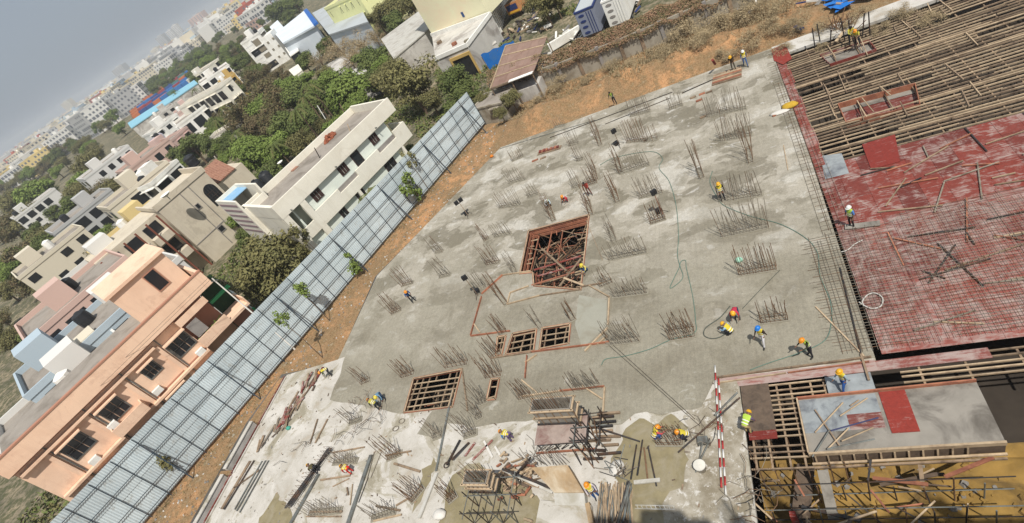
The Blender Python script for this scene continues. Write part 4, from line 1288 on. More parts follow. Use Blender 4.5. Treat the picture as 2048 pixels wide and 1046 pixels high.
for k, (x, y) in enumerate([(701, 850), (803, 842), (791, 857)][1:]):
    mb = MB()
    c = at(x, y, .05)
    mb.tube([c + Vector((.26 * math.cos(2 * PI * j / 16), .2 * math.sin(2 * PI * j / 16), 0)) for j in range(17)], .03, 6)
    tag(mb.build('iron_ring', GREYBAR), ['upper', 'lower'][k] + ' of two wire rings right of the bending workers', 'ring', 'wire rings on the white deck')

# brown block with its formwork struck, showing a smooth sloping face
bb = thing('concrete_block', 'brown smooth concrete block with pale broken front', 'concrete block', at(1120, 990))
BRF = M('brown_struck_face', alb(176, 150, 116), .8, .2, 1.4, .2, dirt=alb(206, 190, 164))
T4 = [at(1062, 935, .95), at(1135, 930, .95), at(1168, 985, .55), at(1108, 985, .55)]
B4 = [Vector((p.x, p.y, 0)) for p in T4]
MB().hexa([tuple(p) for p in B4][::-1], [tuple(p) for p in T4][::-1]).build('sloping_face', BRF, bb)
q = [at(1108, 986, .50), at(1168, 986, .50), at(1172, 1012, .30), at(1110, 1010, .30)]
MB().hexa([(p.x, p.y, 0) for p in q][::-1], [tuple(p) for p in q][::-1]).build('pale_ledge', PALEMIX, bb)
q = [at(1080, 1000, .28), at(1182, 1010, .28), at(1186, 1052, .2), at(1070, 1052, .2)]
MB().hexa([(p.x, p.y, 0) for p in q][::-1], [tuple(p) for p in q][::-1]).build('lower_step', DRY, bb)
MB().beam(at(1176, 1008, .25), at(1184, 1048, .25), .25, .3).build('step_side', BRF, bb)
fr = thing('starter_bar_cluster', 'cement grey bars behind the brown concrete block', 'rebar', at(1100, 932), 0, 'starter bars standing out of the slab')
for k in range(14):
    o = link('bar', rg.choice(BARS[1::2]), fr)
    o.location = (-1.3 + 2.6 * k / 13, rg.uniform(-.1, .1), .2)
    o.scale = (1, 1, 1.9)
    o.rotation_euler = (0.1, rg.gauss(0, .05), rg.uniform(0, 6))

# bundle of bamboo sticks with a platform on the right of it
bm = thing('bamboo_pile', 'big pile of pale bamboo sticks beside the man in blue jeans below', 'bamboo', at(1230, 1010))
for k in range(90):
    x = rg.uniform(1197, 1262)
    p, q = at(x + rg.uniform(-4, 4), rg.uniform(962, 985), rg.uniform(.05, .5)), at(x + rg.uniform(-14, 10), rg.uniform(1040, 1075), rg.uniform(.05, .5))
    MB().tube([p, q], rg.uniform(.02, .035), 6).build('stick', rg.choice([TIMBER, TIMBER, OLDTIMBER, GREYSTEEL]), bm)
for k in range(16):
    p, q = at(1258 + rg.uniform(-5, 6), rg.uniform(960, 980), rg.uniform(.4, .8)), at(1238 + rg.uniform(-12, 12), rg.uniform(1040, 1070), rg.uniform(.4, .7))
    MB().tube([p, q], .03, 6).build('tube', rg.choice([DARKSTEEL, GREYSTEEL]), bm)
for k in range(22):
    p = at(1240 + rg.gauss(0, 10), 950 + rg.gauss(0, 12), .1 + rg.uniform(0, .5))
    a = rg.uniform(0, PI)
    MB().tube([p, p + Vector((math.cos(a) * .8, math.sin(a) * .8, rg.uniform(-.1, .2)))], .025, 6).build('tube', rg.choice([DARKSTEEL, GREYSTEEL, GREYBAR]), bm)
# scatter of chips and rubbish on the white deck, nothing one could count
mb = MB()
for k in range(520):
    x, y = rg.uniform(-43.8, -4.2), rg.uniform(8, 24)
    if inside((x, y), FR):
        continue
    s = rg.uniform(.025, .08)
    a = rg.uniform(0, PI)
    d = Vector((math.cos(a), math.sin(a), 0)) * s * rg.uniform(1, 4)
    mb.cur = rg.randrange(4)
    mb.beam(Vector((x, y, 0.0)) - d / 2, Vector((x, y, 0.0)) + d / 2, s, s * .7)
mb.build('debris', [OLDTIMBER, GREYBAR, BROWNPLY, GREYWALL], kind='stuff')
mb = MB()
for k in range(1100):
    y = rg.uniform(8, 62)
    x = FX0 + (FY0 - y) * -0.417 + rg.uniform(.3, 6.5)
    if inside((x, y), HOLE):
        continue
    s = rg.uniform(.04, .15)
    z = terr(x, y)
    mb.cur = rg.choice([0, 1, 1, 2])
    mb.hexa([(x + s * math.cos(a + k) * rg.uniform(.6, 1.2), y + s * math.sin(a + k) * rg.uniform(.6, 1.2), z - .05) for a in (0, 1.3, 2.6, 3.9, 5.1)], [(x + s * .6 * math.cos(a + k), y + s * .6 * math.sin(a + k), z + s * rg.uniform(.3, .7)) for a in (0, 1.3, 2.6, 3.9, 5.1)])
mb.build('rubble', [DRY, SOIL, GREYWALL], kind='stuff')

# clods on the floor of the sand pit
mb = MB()
for k in range(700):
    x, y = rg.uniform(-3.6, 16), rg.uniform(6, 15)
    s = rg.uniform(.05, .25)
    z = -2.75 + .35 * noise.noise(Vector((x * .5, y * .5, 1))) + .22 * noise.noise(Vector((x * 1.7, y * 1.7, 4)))
    mb.cur = rg.choice([0, 0, 1])
    mb.hexa([(x + s * math.cos(a + k) * rg.uniform(.6, 1.2), y + s * math.sin(a + k) * rg.uniform(.6, 1.2), z - .06) for a in (0, 1.3, 2.6, 3.9, 5.1)], [(x + s * .6 * math.cos(a + k), y + s * .6 * math.sin(a + k), z + s * rg.uniform(.2, .5)) for a in (0, 1.3, 2.6, 3.9, 5.1)])
mb.build('sand_clods', [PITSOIL, GREYWALL], kind='stuff')

# ================================================================ sheet metal fence
FD = Vector((FX1 - FX0, FY1 - FY0, 0))
FL = FD.length
FA = math.atan2(FD.y, FD.x)
SHEET = NT('painted_sheet_metal')
_p = SHEET.pos()
_c = SHEET.mix(SHEET.ramp(SHEET.noise(_p, .5, 6, .6), (.35, 0.0), (.65, 1.0)), alb(176, 188, 192, 1.30), alb(188, 199, 202, 1.30))
_c = SHEET.mix(1.0, _c, SHEET.ramp(SHEET.n('ShaderNodeObjectInfo').outputs['Random'], (0, .80), (1, 1.0)), 'MULTIPLY')
_c = SHEET.mix(SHEET.ramp(SHEET.noise(_p, 1.6, 8, .7), (.55, 0.0), (.70, .55)), _c, alb(158, 150, 134))
SHEET = SHEET.out(_c, 0.5)
FRAMEBLUE = M('dark_blue_frame_steel', alb(58, 72, 84), .6, .15, 2, dirt=alb(90, 90, 92))
fence = thing('sheet_metal_fence', 'long grey blue sheet metal fence with dark frame between site and houses', 'fence', (FX0, FY0, 0), FA)
PW = 2.05
NP = int(FL / PW) + 1


def fh(s):
    return 4.84 + 1.15 * s / 56.0


def sheet(k):
    m = MB()
    h0, h1 = fh(k * PW), fh((k + 1) * PW)
    n = 20
    for i in range(n + 1):
        x = PW * i / n
        y = -.025 if i % 2 else .02
        h = h0 + (h1 - h0) * i / n
        m.v += [(x, y, 0), (x, y, h)]
    m.f = [(2 * i, 2 * i + 2, 2 * i + 3, 2 * i + 1) for i in range(n)]
    m.mi = [0] * n
    return m


rg = random.Random(44)
zb = -0.12
for k in range(NP):
    x = k * PW
    h = fh(x)
    # upper and lower course of sheets with a lap joint
    m = sheet(k)
    lo, up = MB(), MB()
    f_ = rg.choice((.46, .5, .54))
    for src, dst, a, b_, off in ((m, lo, 0, f_ + .02, 0.0), (m, up, f_, 1.0, .035)):
        dst.v = [(v[0] + x + (rg.uniform(0, .01)), v[1] + off, zb + (b_ if i % 2 else a) * (fh(v[0] + x))) for i, v in enumerate(src.v)]
        dst.f, dst.mi = src.f, src.mi
    lo.build('sheet', SHEET, fence, local=True)
    up.build('sheet', SHEET, fence, local=True)
    MB().box(x - .03, x + .03, .06, .12, zb - .6, zb + h * .99).build('post', FRAMEBLUE, fence, local=True)
    for t_ in (.06, .30, .62, .89):
        z0, z1 = zb + t_ * h, zb + t_ * fh(x + PW)
        MB().beam((x + .0, .17, z0), (x + PW, .17, z1), .045, .055).build('rail', FRAMEBLUE, fence, local=True)
    if k % 4 == 1:
        MB().beam((x, .2, zb + h * .86), (x, 1.7, zb - .4), .10, .10).build('raking_prop', FRAMEBLUE, fence, local=True)
        MB().box(x - .18, x + .18, 1.5, 1.9, zb - .6, zb - .2).build('prop_footing', GREYWALL, fence, local=True)
pl_ = thing('fence_lamp', 'small black lamp on the fence over a dark prop', 'lamp', at(503, 666, 3.6))
MB().box(-.22, .22, -.2, .2, -.15, .25).build('lamp_head', BLK, pl_, local=True)
MB().tube([(0, 0, 0), (-.5, .25, .1)], .03, 6).build('bracket', DARKSTEEL, pl_, local=True)

# ================================================================ houses beyond the fence
CREAM = M('cream_render', alb(236, 231, 216, .98), .9, .05, .6, .05, dirt=alb(228, 222, 206, .98), streak=alb(214, 206, 188, .95))
CREAMROOF = M('weathered_roof_screed', alb(176, 167, 156, .72), .95, .14, .7, .1, dirt=alb(146, 137, 126, .72))
PALEWALL = M('pale_green_grey_render', alb(206, 212, 202, 1.2), .9, .05, .8)
BROWNWOOD = M('dark_brown_shutter', alb(74, 54, 50), .7, .15, 4)
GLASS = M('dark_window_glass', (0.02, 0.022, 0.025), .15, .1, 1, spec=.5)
GREYTILE = M('grey_panel_tile', alb(162, 156, 150), .9, .12, 1.6, dirt=alb(140, 134, 130))
PALEBLUE = M('pale_blue_sheet', alb(150, 196, 232), .7, .08, .8, dirt=alb(168, 204, 230))
STRIPE = M('mauve_stripe_paint', alb(176, 152, 154), .9, .08, 1)
SALMON = M('salmon_render', alb(218, 186, 160, 1.2), .9, .05, .7, .05, dirt=alb(210, 176, 150, 1.2), streak=alb(188, 150, 126, 1.1))
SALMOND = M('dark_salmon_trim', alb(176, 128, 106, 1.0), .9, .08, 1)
TAN = M('tan_render', alb(192, 182, 163, 1.15), .9, .06, .6, .05, dirt=alb(182, 171, 152, 1.15), streak=alb(156, 145, 128, 1.1))
TILE = M('brown_clay_tile', alb(170, 128, 108), .9, .2, 4, .3, dirt=alb(150, 108, 90))
MAROON = M('maroon_paint', alb(140, 84, 66), .85, .1, 2)
WHITE = M('white_render', alb(240, 238, 231, .98), .9, .05, .5, .03, dirt=alb(228, 224, 214, .95), streak=alb(200, 194, 182, .95))
GREEN = M('green_paint', alb(70, 170, 110), .7, .1, 1)
DKGREEN = M('dark_green_cloth', alb(40, 70, 44), .9, .2, 2)


def window(p, x0, x1, y, z0, z1, panes=3, fm=BROWNWOOD, pm=None, face=-1, name='window'):
    w = MB()
    for a, b, c, d in ((x0, x1, z0, z0 + .09), (x0, x1, z1 - .09, z1), (x0, x0 + .09, z0 + .09, z1 - .09), (x1 - .09, x1, z0 + .09, z1 - .09)):
        w.box(a, b, y - .06, y + .06, c, d)
    o = w.build(name, fm, p, local=True)
    n = panes
    for i in range(n):
        a = x0 + .09 + (x1 - x0 - .18) * i / n
        b = x0 + .09 + (x1 - x0 - .18) * (i + 1) / n
        MB().box(a + .03, b - .03, y - .03, y + .02, z0 + .1, z1 - .1).build('pane', pm or BROWNWOOD, o, local=True)
    return o


H = thing('cream_house', 'long cream two storey house with brown shutters just behind the fence', 'house', (-48.3, 41.4, 0), math.atan2(.907, .42))
bx = lambda nm, mt, x0, x1, y0, y1, z0, z1, par=None: MB().box(x0, x1, y0, y1, z0, z1).build(nm, mt, par or H, local=True)
bx('ground_floor_wall', PALEWALL, .7, 18.0, .45, 9.3, -.5, 3.55)
bx('first_floor_wall', PALEWALL, 3.3, 18.0, .45, 9.3, 4.0, 7.85)
bx('floor_slab', CREAM, 0.02, 20.2, .27, 9.35, 3.56, 3.99)
rf = bx('roof', CREAMROOF, 0.27, 20.0, .27, 9.2, 7.86, 8.1)
bx('front_parapet', CREAM, -.15, 20.3, 0.0, .26, 7.32, 9.2)
bx('rear_parapet', CREAM, -.15, 20.3, 9.21, 9.5, 7.86, 8.95)
bx('side_parapet', CREAM, -.15, .26, .27, 9.2, 7.4, 9.1)
bx('side_parapet', CREAM, 20.01, 20.3, .27, 9.2, 7.4, 9.1)
for x0, x1, zt in ((0, 2.5, 4.8), (3.3, 7.2, 5.4), (10.5, 14.7, 5.45), (18.0, 20.2, 5.65)):
    bx('balcony_wall', CREAM, x0, x1, .02, .26, 3.4, zt)
for x0, x1 in ((7.21, 10.49), (14.71, 17.99)):
    bx('balcony_wall', CREAM, x0, x1, .02, .26, 3.4, 4.75)
    bx('balcony_panel', GREYTILE, x0, x1, .28, .40, 3.99, 5.3)
for x0, x1, z0, z1 in ((2.51, 3.29, -.5, 7.31), (-.1, .69, -.5, 7.31), (17.75, 18.1, -.5, 3.39), (9, 9.4, -.5, 3.39)):
    bx('column', CREAM, x0, x1, .03, .5, z0, z1)
bx('balcony_end', CREAM, 20.0, 20.2, .27, 3.5, 3.99, 5.6)
bx('end_wall', CREAM, -.12, .34, .5, 9.2, -.5, 7.39)
for a, b in ((4.25, 5.6), (8.9, 10.2), (14.8, 16.05)):
    window(H, a, b, .42, 5.9, 7.1, 3)
window(H, 11.3, 12.6, .42, 4.02, 7.1, 1, pm=GLASS, name='door')
for a, b in ((5.5, 6.5), (8.6, 9.9), (14.2, 16.0)):
    window(H, a, b, .42, 2.0, 3.2, 2, pm=GLASS)
bx('partition', PALEWALL, 1.5, 1.7, .9, 2.9, 4.0, 7.3)
bx('porch_back', PALEWALL, .36, 3.29, 2.9, 3.1, 4.0, 7.85)
# stair block with a half open top at the left rear
S0, S1 = 7.8, 14.6
for nm, mt, x0, x1, y0, y1 in (('stair_wall', CREAM, -.7, -.45, S0, S1), ('stair_wall', CREAM, 2.5, 2.75, S0, S1), ('stair_wall', CREAM, -.44, 2.49, S1 - .25, S1)):
    bx(nm, mt, x0, x1, y0, y1, -.5, 10.3)
bx('stair_wall', CREAM, -.44, 2.49, S0, S0 + .25, -.5, 8.9)
bx('stair_floor', GREYTILE, -.44, 2.49, S0 + .26, S1 - .26, 7.0, 7.2)
bx('stair_canopy', PALEBLUE, -.44, 2.49, S0 + 3.4, S1 - .26, 9.75, 9.85)
for k in range(6):
    bx('stripe', STRIPE, -.73, -.705, S0 + .4, S1 - .4, 5.2 + .85 * k, 5.55 + .85 * k)
for k in range(3):
    bx('waterspout', GREYSTEEL, 1.2 + 7.5 * k, 1.3 + 7.5 * k, -.45, -.005, 7.5, 7.6)


def on_roof(px, py, z):
    p = at(px, py, z)
    return p


TANK = M('black_water_tank', (.025, .027, .03), .5, .1)
for k, (x, y) in enumerate([(524, 381), (541, 364)]):
    p = on_roof(x, y, 8.1)
    t = thing('water_tank', ['left', 'right'][k] + ' one of two black water tanks on the cream house roof', 'water tank', p, 0, 'black tanks on the cream house')
    MB().lathe([(.75, 0), (.78, .2), (.74, .25), (.78, .7), (.74, .75), (.78, 1.25), (.6, 1.5), (.25, 1.62)], n=18).build('tank_body', TANK, t, local=True, smooth=True)
    MB().lathe([(.26, 1.6), (.28, 1.7), (.1, 1.74)], n=12).build('tank_lid', TANK, t, local=True)
p = at(566, 331, 8.95)
t = thing('satellite_dish', 'white dish on the rear parapet of the cream house', 'dish', p)
MB().tube([(0, 0, 0), (0, 0, .45)], .05, 6).build('mast', GREYSTEEL, t, local=True)
MB().lathe([(.05, .4), (.28, .46), (.42, .6), (.38, .61), (.05, .45)], n=14).build('reflector', WHITE, t, local=True)
bp = thing('brick_pile', 'heap of red bricks on the cream house roof', 'brick pile', at(659, 278, 8.1))
BRICK = M('red_brick', alb(182, 112, 84), .9, .25, 3, .1, obj=.35)
rr = random.Random(3)
bm_ = MB().box(-.14, .14, -.07, .07, 0, .09).mesh('brick')
bm_.materials.append(BRICK)
for k in range(170):
    a, r = rr.uniform(0, 2 * PI), rr.uniform(0, 1) ** .6 * (.75 + .35 * math.sin(3 * k)) 
    o = link('brick', bm_, bp)
    o.location = (.9 * r * math.cos(a) + .25 * math.sin(a * 2), 1.2 * r * math.sin(a) + (.5 if k % 5 == 0 else 0), max(0, .6 * (1 - r) * rr.uniform(.3, 1)))
    o.rotation_euler = (rr.gauss(0, .25), rr.gauss(0, .25), rr.uniform(0, PI))
    o.scale = (1.3, 1.3, 1.5)
tag(MB().box(-.5, .5, -.45, .45, 0, .08).build('roof_hatch', TILE, None), 'small brown square hatch on the cream house roof', 'hatch')
bpy.data.objects['roof_hatch'].location = at(589, 338, 8.11)
bpy.data.objects['roof_hatch'].rotation_euler = (0, 0, 1.1)
for k, (x, y, h_, m_) in enumerate([(640, 316, 1.4, DARKSTEEL), (700, 262, .9, TIMBER), (651, 238, 2.2, WHITE), (690, 228, 1.6, OLDTIMBER)]):
    p = at(x, y, 8.1)
    tag(MB().tube([p, p + Vector((.2, .2, h_))], .06, 6).build('roof_pipe', m_), ['dark leaning pipe on the cream house roof', 'short pale stub on the cream house roof', 'white post rising at the rear of the cream house roof', 'brown stick at the rear of the cream house roof'][k], 'pipe')

# ---- salmon house
SO, SA = Vector((-50.85, 25.87, 0)), rad(65)
S = thing('salmon_house', 'salmon painted house with dark grilled windows behind the fence at left', 'house', SO, SA)
bs = lambda nm, mt, x0, x1, y0, y1, z0, z1, par=None: MB().box(x0, x1, y0, y1, z0, z1).build(nm, mt, par or S, local=True)
bs('wall', SALMON, -16, -.15, 0, 9, -.5, 9.28)
bs('wall', SALMON, -.14, 3.2, 2.2, 9, -.5, 9.28)
bs('roof_parapet', SALMON, -16.2, 4.6, -.7, -.4, 9.3, 10.9)
bs('roof_parapet', SALMON, 4.3, 4.6, -.39, 6, 9.3, 10.9)
bs('roof', CREAMROOF, -16.2, 4.28, -.38, 9, 9.3, 9.55)
bs('coping', SALMOND, -16.25, 4.65, -.76, -.36, 10.91, 11.03)
bs('band', SALMOND, -16.1, 3.2, -.05, -.005, 9.0, 9.14)
bs('band', SALMOND, -9, -.2, -.05, -.005, 5.0, 5.12)
bs('balcony_floor', SALMON, -.2, 5.4, -.6, 2.19, 5.2, 5.45)
bs('balcony_wall', SALMON, -.2, 3.1, -.6, -.48, 5.46, 6.3)
bs('balcony_wall', SALMON, 5.28, 5.4, -.6, 2.19, 5.46, 6.2)
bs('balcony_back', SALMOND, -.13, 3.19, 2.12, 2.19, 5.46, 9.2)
bs('grey_grille', GREYTILE, .1, 1.3, -.45, -.4, 6.4, 8.0)
bs('balcony_lintel', SALMON, -.2, 3.1, -.6, -.4, 8.3, 9.0)
bs('stair_void_panel', DKGREEN, 3.3, 5.4, 2.4, 2.6, -.5, 9.1)
bs('green_beam', GREEN, 3.25, 5.6, 1.2, 1.5, 7.2, 7.5)
bs('green_beam', GREEN, 3.25, 5.6, 1.2, 1.5, 3.6, 3.9)
bs('stair_side', PALEWALL, 5.4, 5.6, 2.3, 9, -.5, 6.2)
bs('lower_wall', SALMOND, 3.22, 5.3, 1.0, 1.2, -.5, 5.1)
for x0, x1, z0, z1 in ((-2.25, -.25, 6.1, 7.9), (-5.1, -3.7, 6.6, 8.0), (-2.4, -.2, 2.2, 3.9), (-5.6, -3.7, 2.9, 4.4), (-9.5, -7.6, 6.2, 8), (-9.4, -7.5, 2.2, 4), (-13.2, -11.2, 6.2, 8), (-13.2, -11.2, 2.2, 4)):
    window(S, x0, x1, -.02, z0, z1, 3, GREYSTEEL, GLASS)
    bs('sunshade', SALMON, x0 - .15, x1 + .15, -.7, -.09, z1 + .1, z1 + .22)
    bs('window_bar', GREYSTEEL, x0 + .1, x1 - .1, -.10, -.085, (z0 + z1) / 2 - .04, (z0 + z1) / 2 + .04)
for x0, x1, z in ((-9.2, -.18, 4.75), (-15.8, -9.9, 4.75), (-15.8, -2.8, 8.55)):
    bs('ledge', SALMON, x0, x1, -.5, -.055, z, z + .22)
for x in (-2.9, -6.6, -10.3, -14.0):
    bs('pilaster', SALMON, x, x + .35, -.22, -.058, -.5, 8.5)
    bs('drain_pipe', GREYSTEEL, x + .5, x + .6, -.16, -.06, -.5, 9.2)
for x, z in ((-5.9, 5.3), (-10.0, 6.0), (-1.2, 4.98), (-12.9, 4.98)):
    bs('air_conditioner', WHITE, x, x + .8, -.45, -.06, z, z + .55)
bs('recess', GLASS, -9.0, -7.6, -.04, -.004, .2, 1.7)
bs('balcony_floor', SALMON, -10.0, -6.9, -1.1, -.06, 5.2, 5.42)
bs('balcony_wall', SALMON, -10.0, -6.9, -1.1, -.98, 5.43, 6.2)
bs('balcony_wall', SALMON, -10.0, -9.88, -.97, -.06, 5.43, 6.2)
bs('balcony_wall', SALMON, -7.02, -6.9, -.97, -.06, 5.43, 6.2)
bs('penthouse', SALMON, -1.8, 4.1, 3.2, 9, 9.56, 13.5)
bs('penthouse_roof', SALMON, -2.1, 4.4, 2.9, 9.3, 13.51, 13.8)
window(S, 1.3, 2.6, 3.18, 10.9, 13.0, 1, SALMOND, GLASS)
rr = random.Random(9)
POT, PLANT = M('clay_pot', alb(160, 92, 70), .9), M('potted_leaves', alb(120, 150, 66), .9, .3, 6)
for k in range(7):
    x = .3 + .38 * k
    p = S.matrix_basis @ Vector((x, -.15, 5.46)) if False else SO + Matrix.Rotation(SA, 3, 'Z') @ Vector((x, -.2 + .12 * (k % 2), 5.46))
    t = thing('potted_plant', ['first', 'second', 'third', 'fourth', 'fifth', 'sixth', 'seventh'][k] + ' potted plant from the left on the salmon balcony', 'plant', p, 0, 'plants on the salmon balcony')
    MB().lathe([(.1, 0), (.15, .3)], n=9).build('pot', POT, t, local=True)
    m = MB()
    for j in range(26):
        a, r = rr.uniform(0, 2 * PI), rr.uniform(.05, .35)
        c = Vector((r * math.cos(a), r * math.sin(a), .35 + rr.uniform(0, .5)))
        u = Vector((rr.gauss(0, 1), rr.gauss(0, 1), rr.gauss(0, 1))).normalized() * .09
        v = u.orthogonal().normalized() * .06
        m.add([c - u, c + v, c + u, c - v], [(0, 1, 2, 3)])
    m.build('leaves', PLANT, t, local=True)

# ---- tan house with the arched window
T = thing('tan_house', 'tall tan house with an arched dark window and brown tiled annex', 'house', (-77.34, 55.78, 0), rad(66))
bt = lambda nm, mt, x0, x1, y0, y1, z0, z1, par=None: MB().box(x0, x1, y0, y1, z0, z1).build(nm, mt, par or T, local=True)
bt('wall', TAN, -4.4, 4.5, 0, 11, -.5, 10.6)
bt('roof_parapet', TAN, -4.6, 4.7, -.12, .15, 10.61, 11.5)
bt('roof_parapet', TAN, 4.4, 4.7, .16, 11, 10.61, 11.5)
bt('roof_parapet', TAN, -4.6, -4.3, .16, 11, 10.61, 11.2)
bt('drain_pipe', GREYTILE, -.55, -.45, -.1, -.01, 0, 10.5)
bt('drain_pipe', GREYTILE, 1.05, 1.15, -.1, -.01, 0, 10.5)
bt('floor_band', GREYTILE, -4.4, 1.0, -.06, -.005, 3.3, 3.42)
m = MB()
ap = [(2.0, 5.6), (4.1, 5.6)] + [(3.05 + 1.05 * math.cos(a), 7.9 + 1.15 * math.sin(a)) for a in [PI * i / 12 for i in range(13)]]
m.hexa([(x, -.05, z) for x, z in ap], [(x, .02, z) for x, z in ap])
aw = m.build('arched_window', GLASS, T, local=True)
for i in range(4):
    MB().box(2.3 + .45 * i, 2.36 + .45 * i, -.1, -.055, 5.6, 8.7).build('glazing_bar', DARKSTEEL, aw, local=True)
for i in range(3):
    MB().box(2.0, 4.1, -.1, -.055, 6.3 + .75 * i, 6.36 + .75 * i).build('glazing_bar', DARKSTEEL, aw, local=True)
window(T, -.3, .4, -.03, 7.0, 7.9, 1, GREYTILE, GLASS)
window(T, -.5, .5, -.03, 2.2, 3.2, 1, GREYTILE, GLASS)
window(T, 1.9, 2.9, -.03, 1.0, 2.0, 1, GREYTILE, GLASS)
bt('wing', TAN, -15, -4.45, 2.5, 11, -.5, 10.2)
for z in (3.4, 7.0):
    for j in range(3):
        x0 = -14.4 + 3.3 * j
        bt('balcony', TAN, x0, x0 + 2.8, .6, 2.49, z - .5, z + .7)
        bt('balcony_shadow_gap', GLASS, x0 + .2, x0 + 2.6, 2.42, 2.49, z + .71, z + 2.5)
for k in range(6):
    bt('maroon_post', MAROON, -14.6 + 1.9 * k, -14.35 + 1.9 * k, .3, .55, -.5, 10.2)
bt('annex', TAN, 4.72, 10.5, 2.5, 9.5, -.5, 7.6)
m = MB()
m.add([(4.72, 2.3, 7.62), (9, 2.3, 7.62), (9, 6.6, 9.8), (4.72, 6.6, 9.8)], [(0, 1, 2, 3)])
m.add([(4.72, 2.3, 7.52), (9, 2.3, 7.52), (9, 6.6, 9.7), (4.72, 6.6, 9.7)], [(3, 2, 1, 0)])
rt = m.build('tiled_roof', TILE, T, local=True)
for k in range(11):
    MB().beam((4.9 + .39 * k, 2.3, 7.66), (4.9 + .39 * k, 6.6, 9.84), .14, .07).build('tile_row', TILE, rt, local=True)
t = thing('satellite_dish', 'white dish on the tan house parapet', 'dish', at(341, 399, 11.2))
MB().lathe([(.1, .6), (.5, .75), (.8, 1.0), (.75, 1.02), (.1, .66)], n=14).build('reflector', WHITE, t, local=True)
MB().tube([(0, 0, 0), (0, 0, .7)], .06, 6).build('mast', GREYSTEEL, t, local=True)
t = thing('water_tank', 'black square shouldered tank above the brown tiled roof', 'water tank', at(392, 331, 10.6))
MB().lathe([(.9, 0), (.95, .3), (.9, .35), (.95, 1.2), (.9, 1.25), (.95, 1.7), (.6, 2.0), (.2, 2.1)], n=16).build('tank_body', TANK, t, local=True)

# slim service pole between the salmon house and the fence
pb = at(512, 632, 5.0)
d_ = ray(432, 549)
rr_ = math.hypot(pb.x, pb.y)
zt = CAM_H + rr_ * d_.z / math.hypot(d_.x, d_.y)
up_ = thing('utility_pole', 'slim pale pole between the salmon house and the olive tree', 'pole', (pb.x, pb.y, -.45))
MB().tube([(0, 0, 0), (0, 0, zt + .45)], .09, 8, .06).build('shaft', WHITE, up_, local=True)
MB().beam((-.5, 0, zt + .1), (.5, 0, zt + .1), .06, .08).build('cross_arm', GREYSTEEL, up_, local=True)
for k in (-1, 1):
    tag(MB().tube([pb + Vector((.45 * k, 0, zt - 5 + .12)), pb + Vector((-9 + .45 * k, -11, zt - 6.0)), pb + Vector((-18 + .45 * k, -22, zt - 5))], .012, 4).build('overhead_wire', DARKSTEEL), ['left', 'right'][(k + 1) // 2] + ' one of two thin overhead wires from the slim pole', 'wire')

# ================================================================ buildings further out
WIN = GLASS


def block(name, label, loc, rz, L, D, h, wall, storeys=3, roofm=None, bays=None, winm=None, room=True, tank=True, cat='building', group=None, seed=0, parapet=.7, far=False, wf=.5):
    """a flat roofed block: local x along its front, y away from the viewer"""
    r = random.Random(seed)
    t = thing(name, label, cat, loc, rz, group)
    MB().box(0, L, 0, D, -.6, h).build('wall', wall, t, local=True)
    m = MB()
    for a, b, c, d in ((-.1, L + .1, -.1, .15), (-.1, L + .1, D - .15, D + .1), (-.1, .15, .15, D - .15), (L - .15, L + .1, .15, D - .15)):
        m.box(a, b, c, d, h + .005, h + parapet)
    m.build('parapet', wall, t, local=True)
    MB().box(.15, L - .15, .15, D - .15, h + .002, h + .06).build('roof', roofm or CREAMROOF, t, local=True)
    # which faces look at the viewer
    inv = Matrix.Rotation(-rz, 3, 'Z')
    v = inv @ (Vector((0, 0, 0)) - Vector((loc[0], loc[1], 0)))
    sh = h / storeys
    wall_boxes = []

    def put(face, u0, u1, z0, z1):
        e = .05
        if face == 'f':
            return (u0, u1, -e, .02, z0, z1)
        if face == 'b':
            return (u0, u1, D - .02, D + e, z0, z1)
        if face == 'l':
            return (-e, .02, u0, u1, z0, z1)
        return (L - .02, L + e, u0, u1, z0, z1)

    faces = ['f' if v.y < D / 2 else 'b', 'l' if v.x < L / 2 else 'r']
    for fc in faces:
        W_ = L if fc in 'fb' else D
        n = bays or max(2, int(W_ / 3.2))
        if fc in 'lr':
            n = max(1, int(n * D / L))
        for s in range(storeys):
            kind = r.random()
            for i in range(n):
                if r.random() < .14:
                    continue
                c = W_ * (i + .5) / n
                w = W_ / n * (wf if kind < .7 else .74) / 2
                z0 = s * sh + sh * (.32 if kind < .7 else .12)
                z1 = s * sh + sh * .80
                wall_boxes.append((fc, c - w, c + w, z0, z1))
    if far:
        m = MB()
        for q in wall_boxes:
            m.box(*put(*q))
        if m.f:
            m.build('windows', winm or WIN, t, kind='stuff', local=True)
    else:
        for q in wall_boxes:
            MB().box(*put(*q)).build('window', winm or WIN, t, local=True)
            fc, u0, u1, z0, z1 = q
            if r.random() < .6:
                b = put(fc, u0 - .15, u1 + .15, z1 + .08, z1 + .2)
                b = list(b)
                k = {'f': 2, 'b': 3, 'l': 0, 'r': 1}[fc]
                b[k] += -.5 if fc in 'fl' else .5
                MB().box(*b).build('sunshade', wall, t, local=True)
    if room and min(L, D) > 6:
        x, y = r.uniform(.15, .6) * L, r.uniform(.3, .6) * D
        MB().box(x, x + min(3.2, L * .3), y, y + min(3.5, D * .35), h + .07, h + 2.8).build('roof_room', wall, t, local=True)
    if tank:
        x, y = r.uniform(.1, .85) * L, r.uniform(.15, .8) * D
        MB().lathe([(.8, h + .07), (.85, h + .8), (.8, h + 1.6), (.2, h + 1.9)], (x, y, 0), 10).build('water_tank', r.choice([TANK, WHITE]), t, local=True)
    return t


